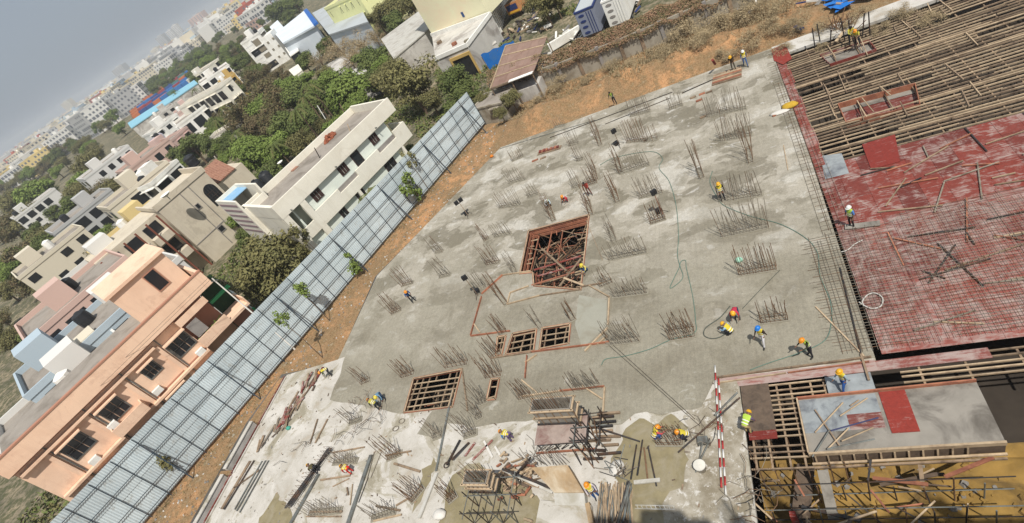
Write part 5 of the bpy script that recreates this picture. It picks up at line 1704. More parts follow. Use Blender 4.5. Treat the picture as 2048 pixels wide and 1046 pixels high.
def block_px(name, label, A, B, depth, z, wall, **kw):
    a, b = at(*A, z), at(*B, z)
    d = b - a
    n = Vector((-d.y, d.x, 0))
    if n.dot(Vector((a.x, a.y, 0))) < 0:           # keep y pointing away from the viewer
        a, b = b, a
        d = b - a
    return block(name, label, (a.x, a.y, 0), math.atan2(d.y, d.x), d.length, depth, z - kw.get('parapet', .7), wall, **kw)


LBLUE = M('light_blue_sheeting', alb(218, 225, 230, 1.0), .7, .04, .2, dirt=alb(208, 217, 224, 1.0))
GREYROOF = M('grey_sheet_roof', alb(196, 202, 204), .8, .06, .3, .05, dirt=alb(182, 186, 184))
ASBEST = M('asbestos_sheet_roof', alb(206, 203, 194), .95, .08, .9, .2, dirt=alb(178, 172, 161))
YELLOW = M('pale_yellow_render', alb(248, 236, 170, 1.1), .9, .05, .5)
CREAMY = M('plain_cream_render', alb(232, 218, 184, 1.15), .95, .03, .3, .0, dirt=alb(228, 212, 180, 1.1))
PINKW = M('pink_render', alb(226, 196, 186), .9, .06, .5)
LILAC = M('lilac_grey_render', alb(200, 196, 206), .9, .06, .5)
OCHRE = M('ochre_render', alb(214, 180, 110), .9, .08, .5)
BROWNBOX = M('brown_window_box', alb(150, 142, 124), .9, .1, 2)
DIRTYWHITE = M('stained_white_wall', alb(216, 212, 204), .95, .12, .5, .1, dirt=alb(160, 152, 144))

_e = rad(25)
_o = Vector((-160.49, 187.27, 0)) + Vector((math.cos(_e), math.sin(_e), 0)) * -4.6
wf_ = block('white_block', 'tall white block with three brown window panels one above the other', (_o.x, _o.y, 0), _e, 8.1, 11, 12.7, WHITE, storeys=4, bays=1, seed=2, wf=.01, room=True)
wing = MB().box(8.11, 11.9, 0.02, 9, -.6, 10.9).build('wing', WHITE, wf_, local=True)
for (x0, x1, z0, z1) in ((4.1, 6.7, 9.5, 11.8), (4.3, 7.0, 6.9, 9.1), (4.4, 6.9, 4.3, 5.9)):
    o = MB().box(x0, x1, -.12, .02, z0, z1).build('window', BROWNBOX, wf_, local=True)
    for k in range(4):
        MB().box(x0 + .2 + .65 * k, x0 + .27 + .65 * k, -.18, -.125, z0 + .2, z1 - .2).build('mullion', OLDTIMBER, o, local=True)
for (x, z) in [(8.8, 8.5), (11.4, 8.7), (8.8, 5.6), (8.8, 2.4), (6.5, 1.6), (1.4, 1.6), (11.4, 5.6), (11.3, 2.5)]:
    MB().box(x - .4, x + .4, -.1, .03, z - .4, z + .4).build('small_window', BROWNBOX, wf_, local=True)
for k in range(8):
    MB().box(.4, 3.6, -.05, .02, 1 + 1.4 * k, 1.08 + 1.4 * k).build('band', LILAC, wf_, local=True)


def shed(name, label, poly, z, thick, roofm, wallm, cat='shed', drop=0.0):
    P = [at(x, y, z) for x, y in poly]
    t = thing(name, label, cat, (P[0].x, P[0].y, 0))
    q = [(p.x, p.y) for p in P]
    MB().prism(q, z - thick, z).build('roof', roofm, t)
    c = Vector((sum(p[0] for p in q) / len(q), sum(p[1] for p in q) / len(q)))
    w = [tuple(c + (Vector(p) - c) * .985) for p in q]
    MB().prism(w, -.6, z - thick - .01).build('wall', wallm, t)
    return t, P


f1, _ = shed('factory_shed', 'long pale blue metal factory shed behind the white block', [(539, 54), (555, 40), (567, 54), (611, 19), (632, 49), (565, 86)], 9, .5, LBLUE, LBLUE, 'factory')
f2, _ = shed('factory_shed', 'wide grey roofed factory shed beside the pale blue one', [(624, 26), (664, 6), (675, 21), (713, 0), (736, 43), (658, 69)], 7, .4, GREYROOF, LBLUE, 'factory')
a, b_ = at(611, 20, 9.3), at(632, 48, 9.3)
MB().beam(a, b_, 1.6, .6).build('blue_gutter', M('strong_blue_sheet', alb(50, 110, 190), .6, .1), f1)
block_px('yellow_building', 'pale yellow building behind the grey roofed shed', (648, 16), (712, -14), 20, 12, YELLOW, storeys=3, seed=5, wf=.03)
block_px('cream_tower', 'plain cream blank walled tower rising out of the top of the picture', (866, 72), (978, 30), 16, 4.2, CREAMY, storeys=1, bays=1, seed=1, wf=.01, room=False, tank=False, parapet=.001)
ct = bpy.data.objects['cream_tower']
for ch in list(ct.children):
    bpy.data.objects.remove(ch)
a, b_ = at(866, 72, 4.2), at(978, 30, 4.2)
Lt = (b_ - a).length
MB().box(0, Lt, 0, 14, 4.2, 23).build('wall', CREAMY, ct, local=True)
MB().box(-.2, Lt + .2, -.2, 14.2, 23.01, 23.8).build('parapet', CREAMY, ct, local=True)
MB().box(Lt * .62, Lt * .62 + .5, -.06, .01, 5.4, 6.3).build('small_window', M('blue_window', alb(60, 90, 140), .4), ct, local=True)
MB().box(Lt * .8, Lt * .8 + .3, -.06, .01, 9.5, 9.9).build('vent', BROWNBOX, ct, local=True)
MB().box(Lt + .001, Lt + .06, 2, 4.0, 6, 22).build('glass_strip', M('pale_green_glass', alb(160, 200, 200), .3), ct, local=True)
P = [at(x, y, 4.2) for x, y in ((871, 121), (936, 93), (983, 30), (864, 73))]
pod = thing('podium', 'stained white podium with a dark ochre framed gateway below the cream tower', 'building', (P[0].x, P[0].y, 0))
q = [(p.x, p.y) for p in P]
MB().prism(q, -.6, 4.18).build('wall', DIRTYWHITE, pod)
for i in range(3):
    a, b_ = P[i], P[(i + 1) % 4]
    MB().beam((a.x, a.y, 4.5), (b_.x, b_.y, 4.5), .3, .62).build('parapet', WHITE, pod)
d = (P[1] - P[0])
Lp = d.length
d.normalize()
nn = Vector((d.y, -d.x, 0))
nn = nn if nn.dot(P[0]) < 0 else -nn


def onface(s, off, z):
    p = P[0] + d * s + nn * off
    return (p.x, p.y, z)


s0, s1 = Lp * .42, Lp * .93
MB().hexa([onface(s0, .01, -.5), onface(s1, .01, -.5), onface(s1, .06, -.5), onface(s0, .06, -.5)], [onface(s0, .01, 3.0), onface(s1, .01, 3.0), onface(s1, .06, 3.0), onface(s0, .06, 3.0)]).build('gate_opening', GLASS, pod)
MB().beam(onface(s0 - .3, .12, 3.3), onface(s1 + .3, .12, 3.3), .3, .5).build('gate_frame', OCHRE, pod)
MB().beam(onface(s1 + .15, .12, -.5), onface(s1 + .15, .12, 3.05), .3, .3).build('gate_frame', OCHRE, pod)
MB().beam(onface(s0 - .15, .12, -.5), onface(s0 - .15, .12, 3.05), .3, .3).build('gate_frame', OCHRE, pod)
for k, (x, y) in enumerate([(880, 87), (910, 90), (935, 85)]):
    tag(MB().box(at(x, y, 4.2).x - .4, at(x, y, 4.2).x + .4, at(x, y, 4.2).y - .3, at(x, y, 4.2).y + .3, 4.2, 4.7).build('roof_junk', [OLDTIMBER, PINKTIMBER, BROWNBOX][k]), ['left', 'middle', 'right'][k] + ' lump of rubbish on the white podium roof', 'rubbish')
shed('lean_to', 'low white stained annex at the right of the white podium', [(937, 94), (968, 58), (993, 84), (956, 108)], .9, .15, DIRTYWHITE, DIRTYWHITE, 'building')
bw = thing('boundary_wall', 'tall ribbed white wall running past the cream tower', 'wall', at(996, 84, 0))
a, b_ = at(996, 84, 0), at(1012, 0, 0)
for k in range(16):
    p, q2 = a.lerp(b_, k / 16), a.lerp(b_, (k + 1) / 16)
    MB().beam(p + Vector((0, 0, 1.7)), q2 + Vector((0, 0, 1.7)), .22, 4.2).build('panel', DIRTYWHITE, bw)
    MB().beam(q2 + Vector((.1, -.1, -.4)), q2 + Vector((.1, -.1, 3.9)), .36, .36).build('pier', WHITE, bw)
shed('grey_shed', 'grey asbestos roofed shed left of the cream tower', [(762, 78), (840, 20), (859, 56), (787, 117)], 4.6, .2, ASBEST, DIRTYWHITE)
shed('small_shed', 'small grey roof among the trees left of the dry trees', [(690, 150), (722, 130), (745, 152), (712, 172)], 3.2, .2, ASBEST, DIRTYWHITE)
shed('small_shed', 'long pale roof below the dry trees near the white block', [(640, 138), (685, 110), (700, 122), (655, 156)], 3.0, .2, DIRTYWHITE, DIRTYWHITE)
shed('cream_hut', 'small cream hut at the right foot of the white block', [(577, 140), (596, 128), (604, 140), (588, 152)], 4.5, .2, CREAM, CREAM, 'hut')
shed('white_hut', 'white canopy with a dark end at the right of the white block', [(570, 95), (589, 80), (597, 100), (580, 112)], 5.5, .3, WHITE, GLASS, 'hut')
ts = thing('blue_tarpaulin', 'bright blue tarpaulin screen beside the brown roofed shed', 'tarpaulin', at(976, 138, -.3))
TARP = M('blue_tarpaulin', alb(40, 120, 205), .5, .12, 1.2, .1, dirt=alb(70, 126, 190))
q = [at(961, 110, 2.3), at(1026, 81, 2.3), at(1018, 112, -.3), at(976, 138, -.3)]
q[2] = Vector((q[1].x + .3, q[1].y - .3, -.3))
q[3] = Vector((q[0].x + .3, q[0].y - .3, -.3))
m = MB()
nx = 14
for i in range(nx + 1):
    u = i / nx
    for j in range(7):
        w = j / 6
        p = (q[0].lerp(q[1], u)).lerp(q[3].lerp(q[2], u), w)
        m.v.append((p.x, p.y, p.z + .12 * math.sin(u * 19 + w * 3)))
m.f = [(i * 7 + j, (i + 1) * 7 + j, (i + 1) * 7 + j + 1, i * 7 + j + 1) for i in range(nx) for j in range(6)]
m.mi = [0] * len(m.f)
m.build('sheet', TARP, ts, smooth=True)
for k in range(5):
    p = q[0].lerp(q[1], k / 4)
    MB().tube([(p.x, p.y, -.4), (p.x, p.y, 1.95)], .06, 6).build('post', OLDTIMBER, ts)
# brown roofed shed with joints between its sheets
bs_ = thing('brown_shed', 'open shed under a brown sheet roof with pale joints beside the creeper wall', 'shed', at(1027, 160, 0))
BRSHEET = M('brown_roof_sheet', alb(164, 136, 122), .9, .12, 1.0, .1, dirt=alb(150, 120, 106), obj=.15)
q = [at(981, 178, 3.1), at(1012, 92, 3.4), at(1094, 74, 3.4), at(1066, 146, 3.1)]
for i in range(4):
    for j in range(6):
        g = lambda u, w: (q[0].lerp(q[1], u)).lerp(q[3].lerp(q[2], u), w)
        pts = [g((i + .04) / 4, (j + .01) / 6), g((i + .96) / 4, (j + .01) / 6), g((i + .96) / 4, (j + .99) / 6), g((i + .04) / 4, (j + .99) / 6)]
        MB().hexa([tuple(p - Vector((0, 0, .05))) for p in pts], [tuple(p) for p in pts]).build('roof_sheet', BRSHEET, bs_)
    MB().beam(g((i + 1) / 4, 0), g((i + 1) / 4, 1), .22, .16).build('ridge_joint', TIMBER, bs_)
MB().beam(q[0], q[1], .2, .2).build('edge_beam', TIMBER, bs_)
MB().beam(q[0], q[3], .2, .2).build('edge_beam', OLDTIMBER, bs_)
for u in (0, .5, 1):
    for w in (0.02, .5, .98):
        p = g(u, w)
        MB().tube([(p.x, p.y, -.5), (p.x, p.y, p.z - .06)], .08, 6).build('post', OLDTIMBER, bs_)
c4_ = [g(.03, .03), g(.97, .03), g(.97, .97), g(.03, .97)]
MB().prism([(p.x, p.y) for p in c4_], -.5, 1.4).build('stored_goods', DIRTYWHITE, bs_)
MB().beam(q[3].lerp(q[0], .55) + Vector((0, 0, .1)), q[3].lerp(q[0], .05) + Vector((.3, 0, .1)), .6, .08).build('white_gutter', WHITE, bs_)
tag(MB().beam(at(1098, 96, .4), at(1160, 58, .4), .5, 1.2).build('low_wall', WHITE), 'low white wall behind the brown roofed shed', 'wall')

# boundary wall behind the dirt bank: panels between piers
BWALL = M('old_cement_wall', alb(178, 170, 154), .95, .15, .8, .2, dirt=alb(140, 128, 108))
cw = thing('boundary_wall', 'old cement boundary wall with dark piers under brown creeper', 'wall', (-10, 66, 0))
WP = [Vector((-31.0, 69.2, 0)), Vector((-20.2, 66.5, 0)), Vector((-12.0, 66.0, 0)), Vector((-2, 66.2, 0)), Vector((8, 66.0, 0)), Vector((24, 66.5, 0))]
for i in range(5):
    n = int((WP[i + 1] - WP[i]).length / 2.4)
    for k in range(n):
        p, q2 = WP[i].lerp(WP[i + 1], k / n), WP[i].lerp(WP[i + 1], (k + 1) / n)
        MB().beam(p + Vector((0, 0, .8)), q2 + Vector((0, 0, .8)), .2, 2.9).build('wall_panel', BWALL, cw)
        MB().beam(q2 + Vector((0, -.05, -.6)), q2 + Vector((0, -.05, 2.4)), .4, .34).build('pier', GREYTILE if k % 2 else OLDTIMBER, cw)
block_px('low_store', 'low ruined store with a rough wall at the left end of the creeper wall', (1000, 205), (1026, 172), 5, 2.2, BWALL, storeys=1, room=False, tank=False, seed=3, parapet=.2)

# villas and blocks at the left
block_px('long_villa', 'long white villa with stacked white roof edges left of the palms', (352, 250), (441, 185), 12, 9, WHITE, storeys=2, seed=21, wf=.28, room=False, tank=False)
block_px('villa_roof', 'white upper storey with a long cream roof behind the palms', (356, 215), (438, 172), 5, 11.5, CREAM, storeys=3, seed=22, wf=.2, room=False, tank=False)
block_px('pink_house', 'pink house with a lilac roof edge at the left of the picture', (312, 305), (372, 252), 9, 7.5, PINKW, storeys=2, seed=23)
block_px('white_frame_building', 'white framed building with dark open balconies above the tan house', (300, 365), (352, 318), 8, 10, WHITE, storeys=3, seed=24, wf=.8)
block_px('cream_hut', 'low cream flat roof with a few dark objects among palms', (405, 290), (452, 262), 8, 4.5, CREAM, storeys=1, seed=25, room=False, tank=False, wf=.1)
block_px('ochre_trim_house', 'white house with ochre trims at the far left', (306, 262), (352, 226), 10, 9, WHITE, storeys=3, seed=26, winm=None)
block_px('lilac_house', 'lilac grey house at the far left below the blue roofed shed', (302, 285), (325, 268), 9, 8, LILAC, storeys=3, seed=27)
block_px('pink_block', 'pale pink block with a grey panelled roof by the palms', (350, 228), (382, 205), 12, 7, PINKW, storeys=2, seed=28)
block_px('grey_block', 'grey white cluttered house under the light blue roof', (306, 236), (345, 208), 14, 6, DIRTYWHITE, storeys=2, seed=29)
block_px('white_house', 'white and yellow house with a grey roof by the green tree belt', (398, 168), (455, 128), 16, 9, WHITE, storeys=3, seed=30)
block_px('ochre_house', 'ochre fronted house at the edge of the green tree belt', (440, 165), (468, 145), 10, 8, OCHRE, storeys=3, seed=31)
block_px('pale_house', 'pale house left of the ochre fronted house', (372, 160), (405, 140), 15, 7, CREAM, storeys=2, seed=32)
shed('blue_roof_shed', 'very long light blue roofed shed running off to the left', [(255, 246), (388, 160), (395, 166), (262, 256)], 6, .4, M('sky_blue_roof', alb(150, 206, 226), .8, .06, .3), DIRTYWHITE)
CONT = [M('blue_container', alb(60, 96, 160), .7, .1), M('orange_container', alb(214, 128, 84), .7, .1), M('red_container', alb(170, 76, 84), .7, .1), M('teal_container', alb(90, 140, 140), .7, .1), M('bright_blue_container', alb(70, 130, 200), .7, .1)]
rg = random.Random(77)
nm = ['blue', 'orange', 'red', 'teal', 'bright blue']
rows = []
for r_ in range(4):
    for k in range(11):
        u = k / 10
        x, y = 262 + 140 * u + r_ * 2.5, 222 - 92 * u + r_ * 5.2
        rows.append((x, y, rg.randrange(5), r_))
LANDC = [('the left end of the blue roof', 275, 225), ('the middle of the blue roof', 330, 185), ('the green tree belt', 400, 130)]
labs = whereabouts([(nm[c] + ' shipping container', x, y) for x, y, c, r_ in rows], LANDC)
for k, (x, y, c, r_) in enumerate(rows):
    p = at(x, y, 0)
    t = thing('shipping_container', labs[k], 'container', (p.x, p.y, -.4), rad(66) + rg.uniform(-.05, .05), 'shipping containers in rows')
    L = 12.2 if rg.random() < .6 else 6.1
    z = 0
    MB().box(0, L, 0, 2.6, z + .1, z + 2.7).build('box_body', CONT[c], t, local=True)
    MB().box(.2, L - .2, .2, 2.4, z + 2.7, z + 2.78).build('roof_panel', CONT[c], t, local=True)

# ================================================================ vegetation
def leafmat(name, c1, c2, c3):
    t = NT(name)
    p = t.pos()
    a = t.noise(p, .55, 3, .6)
    b = t.noise(p, 5.0, 2, .6)
    c = t.mix(t.ramp(a, (.36, 0.0), (.62, 1.0)), c1, c2)
    c = t.mix(t.ramp(b, (.52, 0.0), (.72, .8)), c, c3)
    c = t.mix(1.0, c, t.ramp(t.n('ShaderNodeObjectInfo').outputs['Random'], (0, .78), (1, 1.0)), 'MULTIPLY')
    t.b.inputs['Specular IOR Level'].default_value = .12
    return t.out(c, .8)


LG = leafmat('bright_green_leaves', (.145, .205, .045), (.200, .265, .065), (.27, .31, .11))
LD = leafmat('dark_green_leaves', (.105, .138, .044), (.148, .180, .056), (.21, .225, .085))
LO = leafmat('olive_leaves', (.165, .155, .066), (.210, .190, .080), (.14, .155, .055))
LR = leafmat('reddish_dry_leaves', (.175, .142, .080), (.125, .130, .055), (.26, .11, .06))
LT = leafmat('dry_twigs', (.36, .285, .170), (.44, .35, .21), (.28, .20, .115))
LCR = leafmat('brown_creeper_leaves', (.33, .195, .125), (.27, .185, .11), (.17, .16, .075))
BARK = M('tree_bark', alb(120, 102, 84), .95, .2, 3, .4)


def crown_mesh(seed, n, leaf, lobes=16, squash=.8, spread=.33, twig=0.0):
    r = random.Random(seed)
    m = MB()
    cs = []
    for _ in range(lobes):
        v = Vector((r.gauss(0, 1), r.gauss(0, 1), r.gauss(0.25, 1))).normalized() * r.uniform(.35, .82)
        cs.append((v, r.uniform(.6, 1.25) * spread))
    for k in range(n):
        c, s = cs[r.randrange(lobes)]
        d = Vector((r.gauss(0, 1), r.gauss(0, 1), r.gauss(0, 1))).normalized()
        p = c + d * s * r.uniform(.45, 1.05)
        p.z *= squash
        nrm = (d + Vector((0, 0, .7)) + Vector((r.gauss(0, .5), r.gauss(0, .5), r.gauss(0, .5)))).normalized()
        u = nrm.orthogonal().normalized()
        u.rotate(Matrix.Rotation(r.uniform(0, 2 * PI), 3, nrm))
        w = nrm.cross(u)
        L = leaf * r.uniform(.6, 1.5)
        if r.random() < twig:
            u, w = d * L * 2.6, w * L * .16
        else:
            u, w = u * L, w * L * r.uniform(.4, .75)
        m.add([p - u, p + w, p + u, p - w], [(0, 1, 2, 3)])
    return m.mesh('crown')


def trunk_mesh(seed):
    r = random.Random(seed)
    m = MB()
    m.tube([(0, 0, -1.0), (.02, .01, -.6), (.04, -.02, -.25), (0, 0, .1)], .065, 7, .035)
    for k in range(6):
        a = 2 * PI * k / 6 + r.uniform(-.3, .3)
        e = Vector((math.cos(a) * .6, math.sin(a) * .6, r.uniform(.15, .5)))
        m.tube([(.03, -.01, -.4 + .06 * k), e * .5 + Vector((0, 0, -.1)), e], .03, 5, .008)
    return m.mesh('trunk')


CROWNS = {}
for nm_, mt, n, lf, tw, lob, spd in (('bright', LG, 7600, .048, 0, 24, .34), ('dark', LD, 7200, .048, 0, 22, .36), ('olive', LO, 6800, .040, .12, 26, .32), ('dry', LR, 6000, .038, .15, 26, .31), ('tan', LT, 3000, .032, .7, 20, .33)):
    CROWNS[nm_] = []
    for s in range(3):
        me = crown_mesh(s * 7 + len(nm_), n, lf, lob, .8, spd, tw)
        me.materials.append(mt)
        CROWNS[nm_].append(me)
TRUNKS = []
for s in range(3):
    me = trunk_mesh(s)
    me.materials.append(BARK)
    TRUNKS.append(me)
rg = random.Random(55)
LANDT = [('the cream house', 650, 275), ('the salmon house', 400, 600), ('the white block', 535, 100), ('the fence far end', 945, 200), ('the cream tower', 900, 30),
         ('the long white villa', 400, 210), ('the brown tiled annex', 430, 335), ('the grey asbestos shed', 810, 70), ('the pale blue factory', 600, 50), ('the tan house', 380, 430), ('the grey roofed factory', 690, 35), ('the brown roofed shed', 1040, 120), ('the container rows', 330, 165), ('the white and yellow house', 425, 148), ('the green belt top', 470, 85), ('the blue roof end', 265, 235), ('the dry bare trees', 690, 105), ('the far ochre house', 455, 155), ('the big bright tree', 690, 187), ('the lower left corner', 60, 700), ('the olive trees by the fence', 545, 520)]
TREES = []


def tree(px, py, rp, kind, squash=1.0):
    z = 4.0
    for _ in range(3):
        R = rp * dist_scale(at(px, py, z))
        z = max(1.6, min(8, R * .72 + .9))
    TREES.append((at(px, py, z), R, kind, px, py, squash, z))


for a in [(545, 520, 80, 'olive'), (505, 560, 46, 'olive'), (600, 500, 38, 'olive'), (690, 187, 55, 'bright'), (662, 160, 30, 'bright'), (722, 205, 30, 'bright'), (818, 172, 66, 'olive'), (775, 150, 40, 'olive'), (860, 200, 32, 'olive'),
          (905, 168, 44, 'dark'), (940, 190, 30, 'dark'), (965, 200, 20, 'olive'), (735, 125, 34, 'dark'), (755, 118, 30, 'dark'), (745, 160, 30, 'dark'),
          (520, 190, 46, 'dry'), (560, 210, 44, 'dry'), (485, 235, 46, 'dry'), (525, 255, 48, 'dry'), (570, 260, 44, 'dark'), (610, 245, 40, 'dark'), (600, 195, 38, 'dark'), (470, 195, 34, 'dark'), (500, 165, 32, 'dry'),
          (640, 215, 36, 'dark'), (520, 310, 46, 'bright'), (560, 300, 40, 'bright'), (485, 300, 36, 'bright'), (600, 285, 36, 'olive'), (640, 262, 30, 'olive'), (495, 345, 30, 'bright'), (540, 345, 30, 'dark'), (455, 285, 26, 'dark'),
          (385, 297, 40, 'dark'), (355, 320, 26, 'dark'), (420, 300, 26, 'dark'), (355, 345, 26, 'bright'), (620, 80, 34, 'dark'), (650, 95, 24, 'dark'), (595, 75, 20, 'dark'), (640, 120, 26, 'tan'), (680, 100, 36, 'tan'), (720, 92, 34, 'tan'), (665, 85, 26, 'tan'), (700, 120, 26, 'tan'), (650, 150, 24, 'olive'), (610, 165, 26, 'bright'), (585, 160, 16, 'dark'), (630, 180, 22, 'bright'),
          (780, 20, 40, 'olive'), (820, 5, 36, 'olive'), (790, 45, 26, 'dark'), (755, 40, 30, 'olive'), (750, 75, 24, 'tan'), (740, 10, 26, 'olive'), (1085, 10, 40, 'olive'), (1110, 5, 26, 'olive'), (470, 440, 22, 'bright'), (490, 470, 22, 'dark'), (445, 410, 14, 'bright'), (745, 340, 10, 'bright'), (530, 400, 14, 'bright'),
          (560, 20, 30, 'dark'), (590, 10, 26, 'dark'), (575, 35, 18, 'dark'), (540, 30, 14, 'dark'), (530, 150, 24, 'dry'), (560, 150, 22, 'dry'), (480, 640, 16, 'bright'), (820, 300, 16, 'dark'), (790, 320, 14, 'dark'), (1000, 225, 18, 'olive'), (1020, 195, 24, 'olive'), (905, 215, 22, 'dark')]:
    tree(*a)
for a in [(490, 118, 20, 'dark'), (470, 130, 20, 'dark'), (455, 115, 16, 'dark'), (500, 100, 14, 'dark'), (475, 100, 14, 'dark'), (510, 130, 18, 'dry'), (440, 128, 14, 'dark'), (425, 120, 12, 'bright'), (420, 135, 14, 'dark'), (405, 128, 12, 'dark'), (500, 145, 18, 'dark'), (448, 100, 12, 'bright'), (462, 90, 10, 'dark'),
          (385, 115, 12, 'dark'), (370, 125, 10, 'dark'), (395, 105, 9, 'dark'), (415, 95, 9, 'dark'), (330, 165, 12, 'dark'), (345, 160, 8, 'dark'), (310, 178, 12, 'dark'), (440, 70, 10, 'dark'), (470, 60, 9, 'dark'), (365, 140, 9, 'dark'), (430, 80, 8, 'dark'), (480, 78, 9, 'dark'), (500, 60, 9, 'dark'), (520, 45, 9, 'dark')]:
    tree(*a)
# fill the gaps of the green belt
for k in range(64):
    x, y = rg.uniform(415, 770), rg.uniform(110, 330)
    if y > 505 - .55 * x - 60 and y < 690 - .62 * x + 40 - max(0, 0) and y > 118:
        if min(math.hypot(x - q[3], y - q[4]) for q in TREES) > 13 and not (478 < x < 600 and y < 150):
            tree(x, y, rg.uniform(16, 34), rg.choice(['dark', 'bright', 'bright', 'dry', 'olive']))
for k in range(150):
    u, v = rg.random(), rg.random()
    x, y = 385 + 150 * u, 118 - 58 * u + (60 * v + 26 * u * v)
    if min(math.hypot(x - q[3], y - q[4]) for q in TREES) > 7 and not (395 < x < 462 and y > 128) and not (470 < x and y > 128 + (x - 470) * .3):
        tree(x, y, rg.uniform(9, 17), rg.choice(['dark', 'dark', 'bright', 'dry']))
for k in range(70):
    u = rg.random()
    x, y = 250 + 160 * u, 214 - 100 * u - rg.uniform(2, 26)
    tree(x, y, rg.uniform(5, 10), rg.choice(['dark', 'dark', 'bright', 'olive']))
# the part of town left of the picture's edge
for k in range(46):
    u = rg.random()
    x, y = 250 * u - 10, 400 - 165 * u + rg.uniform(-25, 30)
    tree(x, y, rg.uniform(9, 18), rg.choice(['dark', 'olive', 'bright', 'dry']))
for k in range(80):
    x, y = rg.uniform(-20, 290), rg.uniform(300, 700)
    if (y - 316) + .66 * x > 90 and y < 1046 - 1.17 * (x + 30) * .9 - 260:
        tree(x, y, rg.uniform(18, 44), rg.choice(['dark', 'olive', 'bright', 'dry']))
kind_word = {'bright': 'bright green leafy tree', 'dark': 'dark green tree', 'olive': 'olive brown tree', 'dry': 'reddish brown tree', 'tan': 'dry leafless tan tree'}
labs = whereabouts([(kind_word[k[2]], k[3], k[4]) for k in TREES], LANDT)
for k, (p, R, kind, px, py, sq, z) in enumerate(TREES):
    t = thing('tree', labs[k], 'tree', (p.x, p.y, -.45), rg.uniform(0, 6.28), 'trees among the houses')
    c = link('crown', rg.choice(CROWNS[kind]), t)
    c.location = (0, 0, z + .45)
    c.scale = (R * 1.08, R * rg.uniform(1.0, 1.2), R * rg.uniform(.9, 1.15))
    tr = link('trunk', rg.choice(TRUNKS), t)
    tr.location = (0, 0, z + .45)
    tr.scale = (R, R, z + .6)


# palms
def palm(px, py, h, label, R=2.6):
    p = at(px, py, h)
    t = thing('palm_tree', label, 'palm', (p.x, p.y, -.45), rg.uniform(0, 6), 'palms among the houses')
    MB().tube([(0, 0, 0), (.15, 0, h * .5), (0, .1, h)], .16, 7, .11).build('trunk', BARK, t, local=True)
    for k in range(15):
        m = MB()
        a = 2 * PI * k / 15 + rg.uniform(-.2, .2)
        el = rg.uniform(-.1, 1.0)
        pts = []
        for j in range(8):
            u = j / 7
            rr_ = R * u * math.cos(el * .7)
            pts.append(Vector((rr_ * math.cos(a), rr_ * math.sin(a), h + R * (math.sin(el) * u - .95 * u * u))))
        side = Vector((-math.sin(a), math.cos(a), 0))
        for j in range(7):
            for sg in (-1, 1):
                for q_ in (0, .5):
                    b0 = pts[j].lerp(pts[j + 1], q_)
                    b1 = pts[j].lerp(pts[j + 1], q_ + .35)
                    tip = b1 + side * sg * R * .24 * (1.1 - j / 8) + Vector((0, 0, -R * .10)) + (pts[j + 1] - pts[j]) * .5
                    m.add([b0, b1, tip], [(0, 1, 2)])
        m.tube(pts, .03, 4)
        m.build('frond', LD if k % 4 else LO, t, local=True)


for k, a in enumerate([(345, 182, 8, 'palm left of the other palms, below the blue roof'), (402, 165, 8.5, 'palm just under the light blue roof'), (385, 178, 7, 'palm between two taller palms by the villa'), (432, 168, 7.5, 'palm behind the right end of the villa'),
                       (443, 212, 8, 'palm at the right end of the long villa'), (432, 238, 8, 'palm in front of the long villa'), (470, 262, 7, 'palm beside the low cream flat roof'), (606, 190, 9, 'palm left of the bright green tree'), (590, 215, 9, 'palm standing among the reddish brown trees'),
                       (612, 165, 10, 'slim palm at the foot of the white block'), (545, 285, 6, 'pale fronded palm in the green mass above the cream house'), (735, 382, 3.2, 'small palm in front of the cream house ground floor')]):
    palm(*a)

# dry brush on the right: single bushes first, then the rest of the thicket
for k, (x, y, r_) in enumerate([(1345, 70, 36), (1380, 40, 46), (1420, 60, 44), (1460, 40, 46), (1410, 95, 30), (1500, 75, 34), (1300, 110, 30), (1500, 20, 40), (1540, 50, 30), (1350, 20, 36), (1330, 105, 26), (1560, 85, 26), (1450, 100, 26), (1590, 40, 34), (1640, 40, 24), (1690, 35, 22), (1260, 130, 22), (1110, 160, 26), (1070, 190, 22), (1170, 150, 20), (1215, 120, 22), (1640, 75, 16), (1560, 20, 30), (1800, 10, 30), (1760, 40, 24), (1860, 20, 30), (1720, 10, 26)]):
    z = .9
    p = at(x, y, z)
    R = r_ * dist_scale(p)
    t = thing('dry_bush', whereabouts([('dry tan thorn bush', x, y)], [('the dirt bank by the two far workers', 1475, 130), ('the creeper wall', 1180, 140), ('the far right slab corner', 1560, 100), ('the brown roofed shed', 1050, 130), ('the white parked truck body', 1235, 40), ('the blue scraps of plastic', 1680, 20)])[0], 'bush', (p.x, p.y, terr(p.x, p.y)), rg.uniform(0, 6), 'dry bushes behind the slab')
    c = link('crown', CROWNS['tan'][k % 3], t)
    c.location = (0, 0, R * .5)
    c.scale = (R * 1.1, R * 1.1, R * .8)


def scrub(name, n, place, mats, l0, l1, wide, up=.6):
    m = MB()
    r = random.Random(n)
    for k in range(n):
        q_ = place(r)
        if q_ is None:
            continue
        x, y, z = q_
        a = r.uniform(0, 2 * PI)
        L = r.uniform(l0, l1)
        d = Vector((math.cos(a) * (1 - up), math.sin(a) * (1 - up), up * r.uniform(.3, 1.3))) * L
        s = d.cross(Vector((r.gauss(0, 1), r.gauss(0, 1), r.gauss(0, 1)))).normalized() * wide * r.uniform(.5, 1.4)
        p = Vector((x, y, z - .03))
        m.cur = r.choice((0, 0, 0, 1)) if len(mats) > 1 else 0
        m.add([p - s, p + s, p + d], [(0, 1, 2)])
    return m.build(name, mats, kind='stuff')


